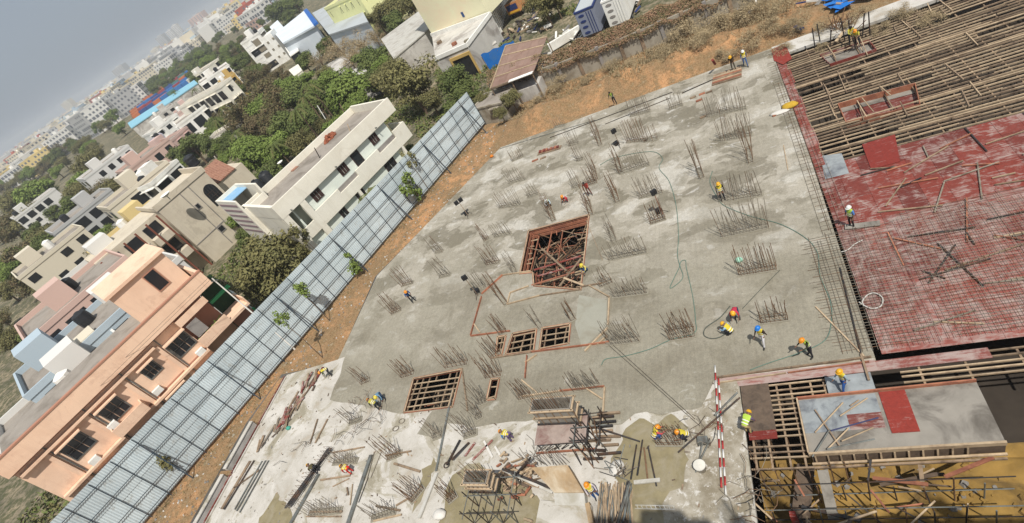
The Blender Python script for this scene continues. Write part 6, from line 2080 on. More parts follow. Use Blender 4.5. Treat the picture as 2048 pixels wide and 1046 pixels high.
def brushplace(r):
    x, y = r.uniform(-14, 34), r.uniform(57.5, 92)
    if y > 66 and x < -4 + (y - 66) * .2:
        return None
    d = noise.noise(Vector((x * .22, y * .22, 1))) + .35 * noise.noise(Vector((x * .7, y * .7, 4)))
    if y < 61 and r.random() < .85:
        return None
    if d < -.22 + r.uniform(-.2, .2):
        return None
    return x, y, terr(x, y) + r.uniform(0, max(0, d) * 1.8)


scrub('dry_brush', 46000, brushplace, [LT, LR], .5, 1.3, .035, .55)


def wallplace(r):
    i = r.choice((0, 1, 1, 2, 2, 3, 4))
    p = WP[i].lerp(WP[i + 1], r.random())
    h = 2.2 + .8 * noise.noise(Vector((p.x * .5, 0, 0)))
    w = r.uniform(-.5, 3.4)
    return p.x, p.y + w, (h + .7 * math.sin(w) + r.uniform(-.5, .3)) if w > 0 else h - abs(w) * r.uniform(.3, 1.3)


def leafy(name, n, place, mats, lf):
    m = MB()
    r = random.Random(n + 1)
    for k in range(n):
        q_ = place(r)
        if q_ is None:
            continue
        p = Vector(q_)
        u = Vector((r.gauss(0, 1), r.gauss(0, 1), r.gauss(0, .8))).normalized()
        w = u.orthogonal().normalized() * lf * r.uniform(.3, .7)
        u = u * lf * r.uniform(.6, 1.4)
        m.cur = r.choice((0, 0, 1)) if len(mats) > 1 else 0
        m.add([p - u, p + w, p + u, p - w], [(0, 1, 2, 3)])
    return m.build(name, mats, kind='stuff')


leafy('creeper', 52000, wallplace, [LCR, LR], .11)


def fenceplace(r):
    y = r.uniform(4, 61)
    s = abs(r.gauss(0, .8)) + .15
    x = FX0 + (FY0 - y) * -0.417 + s
    if noise.noise(Vector((x * .5, y * .5, 8))) < .02 and r.random() < .8:
        return None
    return x, y, terr(x, y)


scrub('dry_grass', 5000, fenceplace, [LT, LO], .2, .6, .03, .7)


def bankplace(r):
    x, y = r.uniform(-30, 26), r.uniform(57.5, 66)
    if noise.noise(Vector((x * .35, y * .35, 8))) < .28 - (y - 57) * .07:
        return None
    return x, y, terr(x, y)


scrub('bank_grass', 22000, bankplace, [LT, LR], .3, .9, .035, .6)


def townplace(r):
    s, u = r.uniform(2, 60), r.uniform(-4, 95)
    y = u
    x = FX0 + (FY0 - y) * -0.417 - s
    if noise.noise(Vector((x * .12, y * .12, 3))) < .0:
        return None
    return x, y, terr(x, y) + r.uniform(0, .5)


leafy('undergrowth', 60000, townplace, [LD, LO], .26)
# climbers and saplings on the sheet fence
for k, (x, y, z, R, lab) in enumerate([(822, 375, 2.2, 1.5, 'green sapling against the sheet fence, taller one'), (813, 318, 4.6, 1.0, 'leafy tip above the fence near the tall sapling'), (706, 521, 1.8, 1.1, 'small green sapling on the fence above the slab corner'), (318, 922, 2.4, 1.1, 'small leafy sprig on the fence at the lower left'), (560, 640, 5.4, .8, 'sparse leaves hanging over the fence top'), (600, 470, 5.2, 1.2, 'leafy branch over the fence top by the cream house'), (600, 585, 4.2, 1.0, 'thin leafy branch over the fence below the olive tree')]):
    p = at(x, y, z)
    t = thing('sapling', lab, 'sapling', (p.x, p.y, terr(p.x, p.y)), 0, 'saplings along the sheet fence')
    m = crown_mesh(90 + k, 420, .13, 9, 1.5, .35)
    m.materials.append(LO if k % 2 else LG)
    c = link('crown', m, t)
    c.location = (0, 0, p.z - terr(p.x, p.y))
    c.scale = (R, R, R)
    MB().tube([(0, 0, 0), (.1, .05, (p.z + .4) * .6), (0, 0, p.z + .6)], .05, 6, .02).build('stem', BARK, t, local=True)

# ================================================================ the city
CITYM = [M('city_white', alb(236, 234, 228), .9, .05, .05), M('city_cream', alb(232, 222, 200), .9, .05, .05), M('city_grey', alb(200, 200, 198), .9, .05, .05), M('city_pink', alb(222, 190, 176), .9, .05, .05), M('city_blue', alb(190, 206, 216), .9, .05, .05), M('city_yellow', alb(236, 212, 150), .9, .05, .05), M('city_red', alb(190, 110, 96), .9, .05, .05)]
CITYW = [24, 18, 12, 6, 5, 4, 2]
cname = ['white', 'cream', 'grey', 'pinkish', 'pale blue', 'yellowish', 'brick red']
FARWIN = M('far_window_glass', alb(120, 124, 130), .5, .1, .1)
rg = random.Random(101)
LANDB = [('the left skyline', 300, 118), ('the container rows', 340, 170), ('the green tree belt', 470, 115), ('the white block', 500, 80), ('the pale blue factory', 560, 40), ('the top skyline', 450, 20), ('the top dark trees', 575, 15), ('the blue roof end', 270, 235)]
spots = []
tries = 0
while len(spots) < 280 and tries < 6000:
    tries += 1
    u = rg.uniform(-330, 190)
    dpx = 9 + 62 * rg.random() ** 1.5
    x = 302 + u + .554 * dpx
    y = 117 - .664 * u + .833 * dpx
    if x < -30 or y < -40 or y > 560 or x > 620:
        continue
    if 385 < x < 540 and 78 < y < 175:
        continue
    if 255 < x < 420 and y > 232 - (x - 255) * .72 - 26:
        continue
    if 535 < x and y > 20:
        continue
    p = at(x, y, -.4)
    if any((p.x - q[0].x) ** 2 + (p.y - q[0].y) ** 2 < (7 + .018 * p.length) ** 2 for q in spots):
        continue
    spots.append((p, x, y, dpx))
items = []
for p, x, y, dpx in spots:
    c = rg.choices(range(7), CITYW)[0]
    items.append((c, rg.choice((2, 3, 3, 4, 4, 5, 5, 6))))
labs = whereabouts([(f'{cname[c]} {["", "", "two", "three", "four", "five", "six"][s]} storey block', p[1], p[2]) for (c, s), p in zip(items, spots)], LANDB)
for k, ((p, x, y, dpx), (c, s)) in enumerate(zip(spots, items)):
    L = rg.uniform(12, 22) * (1 + p.length / 1600)
    D = rg.uniform(10, 17) * (1 + p.length / 1600)
    block('city_block', labs[k], (p.x, p.y, 0), rad(rg.choice((20, 24, 66, -10, 30))) + rg.uniform(-.1, .1), L, D, s * 3.3, CITYM[c], storeys=s, roofm=CITYM[rg.choice((0, 1, 2, 2))], winm=FARWIN, group='blocks of the hazy city', seed=k, far=True)
# beyond that the city reads as one pale mass
mb = MB()
for k in range(4600):
    u = rg.uniform(-420, 240)
    dpx = 2.2 + 34 * rg.random() ** 1.7
    x, y = 302 + u + .554 * dpx, 117 - .664 * u + .833 * dpx
    p = at(x, y, -.4)
    if p.length > 4200 or (x > 535 and y > 20) or (385 < x < 545 and 72 < y < 175) or any((p.x - q[0].x - 6) ** 2 + (p.y - q[0].y - 6) ** 2 < (4 + .020 * p.length) ** 2 for q in spots):
        continue
    f_ = min(1.0, p.length / 1500 + .45)
    a = rg.uniform(0, PI)
    L, D, h = rg.uniform(14, 30) * f_, rg.uniform(12, 24) * f_, rg.choice((6, 9, 12, 12, 15, 18, 18, 22)) * f_
    ca, sa = math.cos(a), math.sin(a)
    mb.cur = rg.choices(range(7), CITYW)[0]
    mb.prism([(p.x + ca * i - sa * j, p.y + sa * i + ca * j) for i, j in ((0, 0), (L, 0), (L, D), (0, D))], -1, h)
    if rg.random() < .5:
        mb.prism([(p.x + ca * i - sa * j, p.y + sa * i + ca * j) for i, j in ((2, 2), (6, 2), (6, 6), (2, 6))], h, h + 3)
mb.build('distant_city', CITYM, kind='stuff')
# towers that break the skyline
for k, (x, y, w, h, lab) in enumerate([(330, 98, 22, 52, 'faint grey tower with a crane in the haze, leftmost on the skyline'), (350, 86, 16, 50, 'slim faint tower on the skyline'), (362, 78, 16, 54, 'second slim faint tower on the skyline'), (390, 62, 40, 42, 'broad pinkish tower on the skyline'), (310, 112, 20, 30, 'low pale tower at the far left skyline'), (240, 158, 30, 44, 'broad faint tower left of the towers with cranes'), (140, 225, 24, 48, 'lone tower near the left end of the skyline')]):
    dp = 6.0 if k < 4 else 8.0
    p = at(x + .554 * dp * 1.2, 117 - .664 * (x - 302) + .833 * dp * 1.2, -.4)
    L = w * 1.4
    t = thing('tower_block', lab, 'tower', (p.x, p.y, 0), rad(20), 'towers on the skyline')
    MB().box(0, L, 0, L * .8, -1, h).build('wall', CITYM[[2, 0, 0, 3, 1, 2, 1][k]], t, local=True)
    MB().box(L * .3, L * .7, L * .2, L * .6, h, h + 3).build('roof_room', CITYM[2], t, local=True)
    m = MB()
    for s in range(int(h / 4)):
        for i in range(5):
            m.box(L * (i + .25) / 5, L * (i + .75) / 5, -.3, .05, s * 4 + 1, s * 4 + 3)
    m.build('windows', FARWIN, t, kind='stuff', local=True)
# more of the town on the left, outside the photograph's edge
for k, (x, y, L, D, h, s, c) in enumerate([(40, 560, 14, 11, 9, 3, 1), (130, 600, 12, 10, 9, 3, 0), (210, 520, 13, 12, 8, 2, 5), (60, 690, 14, 12, 10, 3, 3), (180, 690, 13, 11, 8, 2, 0), (110, 470, 15, 12, 9, 3, 2), (220, 420, 14, 10, 10, 3, 1), (30, 440, 16, 12, 9, 3, 0), (170, 360, 16, 12, 10, 3, 0), (60, 800, 12, 10, 9, 3, 4), (150, 800, 12, 9, 7, 2, 1), (20, 920, 13, 10, 8, 2, 0), (255, 345, 14, 12, 8, 2, 3)]):
    p = at(x, y, h)
    block('town_house', whereabouts([(f'{cname[c]} house', x, y)], [('the salmon house, outside it', 290, 620), ('the tan house, further left', 290, 420), ('the lower left corner', 20, 950)])[0], (p.x, p.y, 0), rad(66), L, D, h, CITYM[c], storeys=s, seed=300 + k, group='town houses at the left', cat='house', far=True, winm=GLASS)

# vehicles parked behind the creeper wall
def truck(label, A, B, hgt, body, band, face, holes, kind):
    a, b_ = at(*A, 0), at(*B, 0)
    t = thing('truck', label, 'truck', (a.x, a.y, -.35), kind)
    Wd, L = 2.7, 6.2
    MB().box(-Wd / 2, Wd / 2, 0, L, 1.0, hgt).build('cargo_body', body, t, local=True)
    MB().box(-Wd / 2 - .06, Wd / 2 + .06, -.06, L + .06, hgt, hgt + .22).build('roof_rim', band, t, local=True)
    MB().box(-Wd / 2 + .15, Wd / 2 - .15, .15, L - .15, hgt + .221, hgt + .28).build('roof', face, t, local=True)
    MB().box(-Wd / 2, Wd / 2, L, L + 1.7, .9, 2.6).build('cab', band, t, local=True)
    MB().box(-Wd / 2 + .1, Wd / 2 - .1, L + 1.7, L + 1.75, 1.7, 2.4).build('windscreen', GLASS, t, local=True)
    MB().box(-.5, .5, .2, L + 1.6, .6, .95).build('chassis', DARKSTEEL, t, local=True)
    for sx in (-1, 1):
        for y in (1.0, 2.1, L + .8):
            m = MB().tube([(sx * (Wd / 2 - .3), y, .5), (sx * (Wd / 2), y, .5)], .5, 16)
            w = m.build('wheel', BLK, t, local=True)
            MB().tube([(sx * (Wd / 2 - .02), y, .5), (sx * (Wd / 2 + .03), y, .5)], .24, 10).build('rim', GREYSTEEL, w, local=True)
    for k in range(4):
        z = 1.4 + k * (hgt - 1.9) / 3
        m = MB()
        m.hexa([(-.55 + .42 * math.cos(j * PI / 6), -.05, z + .17 * math.sin(j * PI / 6)) for j in range(12)], [(-.55 + .42 * math.cos(j * PI / 6), .02, z + .17 * math.sin(j * PI / 6)) for j in range(12)])
        m.build('louvre', holes, t, local=True)
    for x in (.2, .55, .9):
        MB().box(x, x + .08, -.06, -.005, 1.1, hgt - .2).build('rear_rib', band if kind else body, t, local=True)
    MB().box(-Wd / 2, Wd / 2, -.1, -.02, .75, .95).build('bumper', DARKSTEEL, t, local=True)
    for sx in (-1, 1):
        MB().box(sx * 1.1 - .12, sx * 1.1 + .12, -.12, -.102, .78, .92).build('tail_light', REDNEW, t, local=True)
    return t


NAVY = M('navy_paint', alb(50, 66, 120), .5, .1)
STEELB = M('blue_grey_panel', alb(150, 156, 172), .6, .08, 1)
truck('grey truck body with navy roof rim and four dark ovals behind the creeper wall', (1189, 76), (1203, 44), 4.3, STEELB, NAVY, GREYROOF, NAVY, -.12)
truck('white truck body with a grey roof right of the navy rimmed truck', (1243, 56), (1255, 24), 4.3, WHITE, WHITE, GREYROOF, GREYTILE, -.12)
lo = thing('lorry', 'orange lorry with a dark blue panel and yellow stripe near the ribbed wall', 'lorry', at(1034, 36, -.35), -.2)
ORG = M('orange_paint', alb(214, 150, 96), .6, .1)
MB().box(-1.3, 1.3, 0, 5.5, .9, 2.9).build('cargo_body', ORG, lo, local=True)
MB().box(-1.1, 1.1, -.06, -.005, 1.6, 2.6).build('rear_panel', NAVY, lo, local=True)
MB().box(-1.3, 1.3, -.08, -.005, 1.1, 1.4).build('stripe', M('yellow_paint', alb(236, 184, 60), .6), lo, local=True)
MB().box(-1.2, 1.2, .2, 5.3, 2.901, 2.95).build('load_cover', OLDTIMBER, lo, local=True)
MB().box(-1.25, 1.25, 5.55, 7.2, .8, 2.7).build('cab', ORG, lo, local=True)
for sx in (-1, 1):
    for y in (1.2, 6.4):
        MB().tube([(sx * 1.0, y, .5), (sx * 1.3, y, .5)], .5, 14).build('wheel', BLK, lo, local=True)
rr = random.Random(15)
JK = [OLDTIMBER, GREYWALL, WHITE, DARKSTEEL, TIMBER, NAVY, BROWNBOX]
for k, (x, y, n, w, lab) in enumerate([(1040, 62, 26, 2.6, 'scrap heap of pipes and boards by the ribbed white wall'), (1058, 44, 16, 1.8, 'scrap heap with blue drums below the olive tree'), (1075, 66, 14, 2.0, 'scrap heap behind the brown roofed shed'), (1140, 68, 18, 1.6, 'heap of white sacks near the navy rimmed truck'), (1152, 90, 10, 1.2, 'second heap of white sacks by the creeper wall'), (1278, 12, 12, 2.0, 'heap of grey sheets right of the white truck'), (1500, 15, 12, 2.2, 'grey boards lying in the dry brush at the top'), (1650, 12, 12, 2.0, 'dark boards in the dry brush at the top right')]):
    t = thing('scrap_heap', lab, 'scrap', at(x, y, -.3))
    for j in range(n):
        c = at(x, y, -.2) + Vector((rr.gauss(0, w), rr.gauss(0, w), rr.uniform(0, .5)))
        a = rr.uniform(0, PI)
        l = rr.uniform(.5, 2.0)
        mm = WHITE if 'sacks' in lab and rr.random() < .7 else rr.choice(JK)
        MB().beam(c, c + Vector((l * math.cos(a), l * math.sin(a), rr.uniform(-.2, .4))), rr.uniform(.1, .5), rr.uniform(.08, .35)).build('piece', mm, t)
for k, (x, y) in enumerate([(1655, 18), (1672, 14), (1690, 22), (1712, 8), (1735, 4), (1668, 26)]):
    p = at(x, y, 0)
    z = terr(p.x, p.y) + .3
    m = MB()
    n = 7
    m.v = [(p.x + rr.uniform(-1, 1) * 1.0 * (i % 3 - 1) + .5 * (i % 3), p.y + .7 * (i // 3) + rr.uniform(-.2, .2), z + rr.uniform(0, .5)) for i in range(9)]
    m.f = [(i, i + 1, i + 4, i + 3) for i in (0, 1, 3, 4)]
    m.mi = [0] * 4
    tag(m.build('plastic_scrap', TARP), whereabouts([('blue plastic scrap', x, y)], [('the dry brush at the top right', 1690, 40)])[0], 'plastic scrap', 'blue plastic scraps')
# far right: concrete strip, props and red box beyond the joists
MB().box(2.95, 30, 52.6, 54.7, -.30, -.03).build('edge_strip', DRY, kind='structure')
for k, (x, y) in enumerate([(1630, 95), (1640, 82), (1660, 92), (1690, 82), (1700, 88), (1725, 72), (1740, 70), (1710, 95)]):
    p = at(x, y, -.05)
    tag(MB().tube([p, p + Vector((rr.uniform(-.3, .3), 0, rr.uniform(1.2, 2.2)))], .05, 6).build('steel_prop', DARKSTEEL), whereabouts([('dark upright prop', x, y)], [('the two workers at the upper right', 1707, 75), ('the grey floored beam box', 1665, 110)])[0], 'prop', 'upright props at the upper right')
RRK = thing('rebar_stack', 'rusty heap of bars beside the two upper right workers', 'rebar', at(1680, 55, 0))
for k in range(40):
    p = at(1680 + rr.gauss(0, 12), 55 + rr.gauss(0, 6), .1)
    MB().tube([p, p + Vector((rr.uniform(-1, 1), rr.uniform(-.6, .6), rr.uniform(.3, 1.2)))], .03, 5).build('bar', RUST, RRK)
tag(MB().tube([at(1430, 128, .6), at(1425, 120, 1.6)], .12, 8).build('red_marker', REDNEW), 'small red marker post on the dirt bank', 'marker')

# ================================================================ the tower the picture was taken from: it shades the near edge of the site
TWR = thing('concrete_tower', 'concrete tower frame behind the camera', 'tower', (14, -9, 0))
for k in range(9):
    z = -4.6 + 3.5 * k
    MB().box(-.6, 32, -18, -2.2, z + 3.2, z + 3.5).build('floor_slab', GREYWALL, TWR)
    MB().box(.4, 31, -17, -2.8, z, z + 3.19).build('wall', GREYWALL, TWR)
MB().box(1.6, 3.6, -5, -2.25, 26.9, 28.6).build('shadow_block', GREYWALL, TWR)  # unseen block added on the roof to roughen the tower's shadow
rr = random.Random(4)
for k in range(9):  # unseen stubs, bars and stacks, invented to make the shadow edge jagged
    x = -.3 + k * 3.1 + rr.uniform(-.5, .5)
    hh = rr.uniform(1.2, 3.2)
    MB().box(x, x + .5, -2.9, -2.3, 26.91, 26.9 + hh * .7).build('shadow_stub', GREYWALL, TWR)
    for j in range(8):
        MB().tube([(x + rr.uniform(0, .5), -2.6 + rr.uniform(-.3, .3), 26.9), (x + rr.uniform(-.4, .9), -2.6 + rr.uniform(-.6, .6), 27 + hh + rr.uniform(0, 1.2))], .04, 5).build('bar', RUST, TWR)
    MB().box(x + 1.0, x + 1.0 + rr.uniform(.5, 1.6), -3.6, -2.4, 26.91, 27.1 + rr.uniform(.2, 1.0)).build('shadow_stack', TIMBER, TWR)
MB().box(-1.2, .8, -4.2, -2.25, 26.905, 28.0).build('parapet', GREYWALL, TWR)  # solid block out of view, added for the same ragged shadow

# ================================================================ people
SKIN = M('brown_skin', (.20, .11, .07), .6, .05, 8)
BOOT = M('dark_boots', (.03, .028, .026), .7, .1)
HAIR = M('black_hair', (.015, .012, .011), .6, .1)
EYES = M('eye_white', (.6, .58, .55), .4, .02)
CLOTH = {}


def cloth(rgb):
    if rgb not in CLOTH:
        CLOTH[rgb] = M('cloth_%d_%d_%d' % rgb, alb(*rgb), .9, .10, 9, .2)
    return CLOTH[rgb]


def rotx(v, a, piv):
    v = Vector(v) - piv
    return Matrix.Rotation(a, 3, 'X') @ v + piv


def joints(pose, r):
    """named joints of a 1.7 m body facing +y; every pose keeps the feet on the ground"""
    J = dict(pel=(0, 0, .93), sp=(0, .0, 1.12), ch=(0, -.01, 1.33), nk=(0, .0, 1.48), hd=(0, .03, 1.60), top=(0, .03, 1.68))
    for s, n in ((-1, 'l'), (1, 'r')):
        J['sh' + n] = (s * .19, -.01, 1.41)
        J['el' + n] = (s * .26, .0, 1.14)
        J['wr' + n] = (s * .25, .12, .91)
        J['hp' + n] = (s * .095, 0, .90)
        J['kn' + n] = (s * .11, .03, .50)
        J['an' + n] = (s * .115, -.02, .10)
        J['to' + n] = (s * .135, .16, .045)
    J = {k: Vector(v) for k, v in J.items()}
    up = ['sp', 'ch', 'nk', 'hd', 'top', 'shl', 'shr', 'ell', 'elr', 'wrl', 'wrr']

    def lean(a, piv, names=up):
        for k in names:
            J[k] = rotx(J[k], -a, piv)

    if pose == 'walk':
        J['knl'] += Vector((0, .14, .02)); J['anl'] += Vector((0, .26, .0)); J['tol'] += Vector((0, .26, .0))
        J['anr'] += Vector((0, -.22, .04)); J['tor'] += Vector((0, -.22, 0)); J['knr'] += Vector((0, -.02, 0))
        J['wrl'] += Vector((0, -.2, .02)); J['wrr'] += Vector((0, .16, .06))
        lean(rad(6), J['pel'])
    elif pose in ('bend', 'bend_low'):
        a = rad(72 if pose == 'bend' else 96)
        J['pel'] += Vector((0, -.12, -.04 if pose == 'bend' else -.12))
        for n in 'lr':
            J['hp' + n] += Vector((0, -.12, -.04 if pose == 'bend' else -.12))
            J['kn' + n] += Vector((0, .03, -.02))
        for k in up:
            J[k] += Vector((0, -.12, -.04 if pose == 'bend' else -.12))
        lean(a, J['pel'])
        for s, n in ((-1, 'l'), (1, 'r')):
            J['el' + n] = J['sh' + n] + Vector((s * .04, .05, -.27))
            J['wr' + n] = J['el' + n] + Vector((-s * .03, .10, -.22))
        J['hd'] = J['nk'] + Vector((0, .10, .04)); J['top'] = J['nk'] + Vector((0, .17, .08))
    elif pose in ('crouch', 'sit'):
        h = .34 if pose == 'crouch' else .16
        d = Vector((0, -.16, h - .93))
        for k in up + ['pel', 'hpl', 'hpr']:
            J[k] += d
        lean(rad(38 if pose == 'crouch' else 18), J['pel'])
        for s, n in ((-1, 'l'), (1, 'r')):
            J['kn' + n] = Vector((s * .2, .22, .50 if pose == 'crouch' else .46))
            J['an' + n] = Vector((s * .15, .02 if pose == 'crouch' else .34, .10))
            J['to' + n] = J['an' + n] + Vector((s * .03, .17, -.055))
            J['el' + n] = J['sh' + n] + Vector((s * .05, .14, -.22))
            J['wr' + n] = J['el' + n] + Vector((-s * .08, .22, -.06))
    elif pose == 'work':
        lean(rad(20), J['pel'])
        for s, n in ((-1, 'l'), (1, 'r')):
            J['el' + n] = J['sh' + n] + Vector((s * .06, .10, -.25))
            J['wr' + n] = J['el' + n] + Vector((-s * .06, .22, -.02))
        J['knl'] += Vector((-.04, .03, 0)); J['anl'] += Vector((-.07, .05, 0)); J['tol'] += Vector((-.08, .05, 0))
    return J


def dist_seg(p, a, b):
    d = b - a
    t = max(0, min(1, (p - a).dot(d) / max(1e-9, d.dot(d))))
    return (p - a - d * t).length


def person(px, py, heading, pose, label, shirt, trousers, helmet=None, vest=None, z=0.0, height=1.7, bare=False):
    r = random.Random(int(px * 7 + py))
    J = joints(pose, r)
    bm = bmesh.new()
    sk = bm.verts.layers.skin.verify()
    V = {}

    def add(n, p, rr, root=False):
        v = bm.verts.new(p)
        v[sk].radius = (rr, rr) if not isinstance(rr, tuple) else rr
        v[sk].use_root = root
        V[n] = v
        return v

    def con(a, b):
        bm.edges.new((V[a], V[b]))

    add('pel', J['pel'], (.15, .115), True)
    add('sp', J['sp'], (.145, .105)); add('ch', J['ch'], (.165, .115)); add('nk', J['nk'], .058); add('hd', J['hd'], .098); add('top', J['top'], .075)
    for a, b in (('pel', 'sp'), ('sp', 'ch'), ('ch', 'nk'), ('nk', 'hd'), ('hd', 'top')):
        con(a, b)
    fwd = (J['top'] - J['nk']).cross(Vector((1, 0, 0))).normalized() * -1
    if fwd.y < 0 and pose in ('stand', 'walk', 'work', 'crouch', 'sit'):
        fwd = -fwd
    add('nose', J['hd'] + fwd * .112, .018); con('hd', 'nose')
    for s, n in ((-1, 'l'), (1, 'r')):
        add('ear' + n, J['hd'] + Vector((s * .1, 0, 0)), .02); con('hd', 'ear' + n)
        add('sh' + n, J['sh' + n], .07); add('el' + n, J['el' + n], .047); add('wr' + n, J['wr' + n], .031)
        con('ch', 'sh' + n); con('sh' + n, 'el' + n); con('el' + n, 'wr' + n)
        d = (J['wr' + n] - J['el' + n]).normalized()
        side = d.cross(Vector((s, .2, .1))).normalized()
        add('pm' + n, J['wr' + n] + d * .07, (.034, .02)); con('wr' + n, 'pm' + n)
        lens = (.066, .078, .074, .058)
        for f in range(4):
            o = side * (.022 * (f - 1.5))
            a = J['wr' + n] + d * .10 + o
            add('f%d%s' % (f, n), a, .010)
            curl = d.cross(side).normalized() * -s * .012
            add('g%d%s' % (f, n), a + d * lens[f] * .5 + curl, .009)
            add('h%d%s' % (f, n), a + d * lens[f] * .92 + curl * 2.6, .008)
            con('pm' + n, 'f%d%s' % (f, n)); con('f%d%s' % (f, n), 'g%d%s' % (f, n)); con('g%d%s' % (f, n), 'h%d%s' % (f, n))
        add('th' + n, J['wr' + n] + d * .05 + side * .045, .011); add('ti' + n, J['wr' + n] + d * .095 + side * .062, .009)
        con('wr' + n, 'th' + n); con('th' + n, 'ti' + n)
        add('hp' + n, J['hp' + n], .098); add('kn' + n, J['kn' + n], .064); add('an' + n, J['an' + n], .046); add('to' + n, J['to' + n], (.045, .035))
        con('pel', 'hp' + n); con('hp' + n, 'kn' + n); con('kn' + n, 'an' + n); con('an' + n, 'to' + n)
    me = bpy.data.meshes.new('skeleton')
    bm.to_mesh(me)
    bm.free()
    tmp = bpy.data.objects.new('skeleton', me)
    COL.objects.link(tmp)
    md = tmp.modifiers.new('s', 'SKIN')
    md.use_smooth_shade = True
    md.branch_smoothing = .4
    ss = tmp.modifiers.new('u', 'SUBSURF')
    ss.levels = ss.render_levels = 1
    dg = bpy.context.evaluated_depsgraph_get()
    body = bpy.data.meshes.new_from_object(tmp.evaluated_get(dg))
    bpy.data.objects.remove(tmp)
    bpy.data.meshes.remove(me)
    body.name = 'person'
    segs = [('pel', 'sp', 0), ('sp', 'ch', 0), ('ch', 'shl', 0), ('ch', 'shr', 0), ('ch', 'nk', 0), ('nk', 'hd', 2), ('hd', 'top', 2)]
    for n in 'lr':
        segs += [('sh' + n, 'el' + n, 0), ('el' + n, 'wr' + n, 2 if bare else 0), ('hp' + n, 'kn' + n, 1), ('kn' + n, 'an' + n, 1), ('an' + n, 'to' + n, 3), ('pel', 'hp' + n, 1)]
    P = J
    body.materials.clear()
    for m in (cloth(shirt), cloth(trousers), SKIN, BOOT):
        body.materials.append(m)
    torso = []
    for f in body.polygons:
        c = f.center
        best = min((dist_seg(c, P[a], P[b]), m, a, b) for a, b, m in segs)
        m = best[1]
        for n in 'lr':
            if (c - P['wr' + n]).dot(P['wr' + n] - P['el' + n]) > 0 and (c - P['wr' + n]).length < .26:
                m = 2
        f.material_index = m
        if best[2] in ('pel', 'sp', 'ch') and m == 0 and not (best[3].startswith('sh') and abs(c.x) > .17):
            torso.append(f.index)
    t = thing('person', label, 'person', at(px, py, z) if z < .3 else at(px, py, z), heading)
    if height != 1.7:
        t.scale = (height / 1.7,) * 3
    b = link('body', body, t)
    if vest and torso:
        m = MB()
        idx = {}
        for fi in torso:
            f = body.polygons[fi]
            q = []
            for vi in f.vertices:
                if vi not in idx:
                    idx[vi] = len(m.v)
                    v = body.vertices[vi]
                    m.v.append(tuple(v.co + v.normal * .016))
                q.append(idx[vi])
            m.f.append(tuple(q))
            m.mi.append(0)
        vm = m.build('safety_vest', cloth(vest), t, local=True, smooth=True)
        ax = (J['ch'] - J['pel']).normalized()
        sm = MB()
        for k in (.25, .62):
            c = J['pel'].lerp(J['ch'], k)
            u = Vector((1, 0, 0))
            w = ax.cross(u)
            ring = [c + u * .178 * math.cos(2 * PI * j / 14) + w * .142 * math.sin(2 * PI * j / 14) for j in range(15)]
            for j in range(14):
                sm.add([ring[j] - ax * .022, ring[j + 1] - ax * .022, ring[j + 1] + ax * .022, ring[j] + ax * .022], [(0, 1, 2, 3)])
        sm.build('reflective_band', WHITE, vm, local=True)
    # head: hard hat or hair, eyes and mouth
    ax = (J['top'] - J['nk']).normalized()
    u = Vector((1, 0, 0))
    w = ax.cross(u).normalized()
    if w.dot(fwd) < 0:
        w = -w
    if helmet:
        hm_ = MB()
        n = 14
        prof = [(.165, -.005), (.150, .012), (.138, .045), (.118, .085), (.075, .118), (.03, .13)]
        for rr_, zz in prof:
            hm_.v += [tuple(J['hd'] + ax * (.035 + zz) + (u * math.cos(2 * PI * j / n) * .92 + w * (math.sin(2 * PI * j / n) + (.16 if zz < 0 and math.sin(2 * PI * j / n) > .3 else 0))) * rr_) for j in range(n)]
        k = len(prof)
        hm_.f = [(i * n + j, i * n + (j + 1) % n, (i + 1) * n + (j + 1) % n, (i + 1) * n + j) for i in range(k - 1) for j in range(n)] + [tuple((k - 1) * n + j for j in range(n))]
        hm_.mi = [0] * len(hm_.f)
        hm_.build('hard_hat', M('hat_%d_%d_%d' % helmet, alb(*helmet), .35, .04, 2, spec=.5), t, local=True, smooth=True)
    else:
        hm_ = MB()
        n = 12
        for rr_, zz in ((.104, -.02), (.112, .03), (.10, .075), (.05, .11)):
            hm_.v += [tuple(J['hd'] - w * .012 + ax * (.02 + zz) + (u * math.cos(2 * PI * j / n) * .9 + w * math.sin(2 * PI * j / n)) * rr_) for j in range(n)]
        hm_.f = [(i * n + j, i * n + (j + 1) % n, (i + 1) * n + (j + 1) % n, (i + 1) * n + j) for i in range(3) for j in range(n)] + [tuple(3 * n + j for j in range(n))]
        hm_.mi = [0] * len(hm_.f)
        hm_.build('hair', HAIR, t, local=True, smooth=True)
    for s in (-1, 1):
        e = MB()
        c = J['hd'] + u * s * .036 + w * .092 + ax * .018
        e.hexa([tuple(c + u * a * .013 + ax * b_ * .008 - w * .01) for a, b_ in ((-1, -1), (1, -1), (1, 1), (-1, 1))], [tuple(c + u * a * .011 + ax * b_ * .007 + w * .008) for a, b_ in ((-1, -1), (1, -1), (1, 1), (-1, 1))])
        e.build('eye', EYES, t, local=True)
    c = J['hd'] + w * .092 - ax * .05
    e = MB()
    e.hexa([tuple(c + u * a * .024 + ax * b_ * .006 - w * .01) for a, b_ in ((-1, -1), (1, -1), (1, 1), (-1, 1))], [tuple(c + u * a * .02 + ax * b_ * .005 + w * .006) for a, b_ in ((-1, -1), (1, -1), (1, 1), (-1, 1))])
    e.build('mouth', M('lips', (.16, .06, .05), .5), t, local=True)
    return t


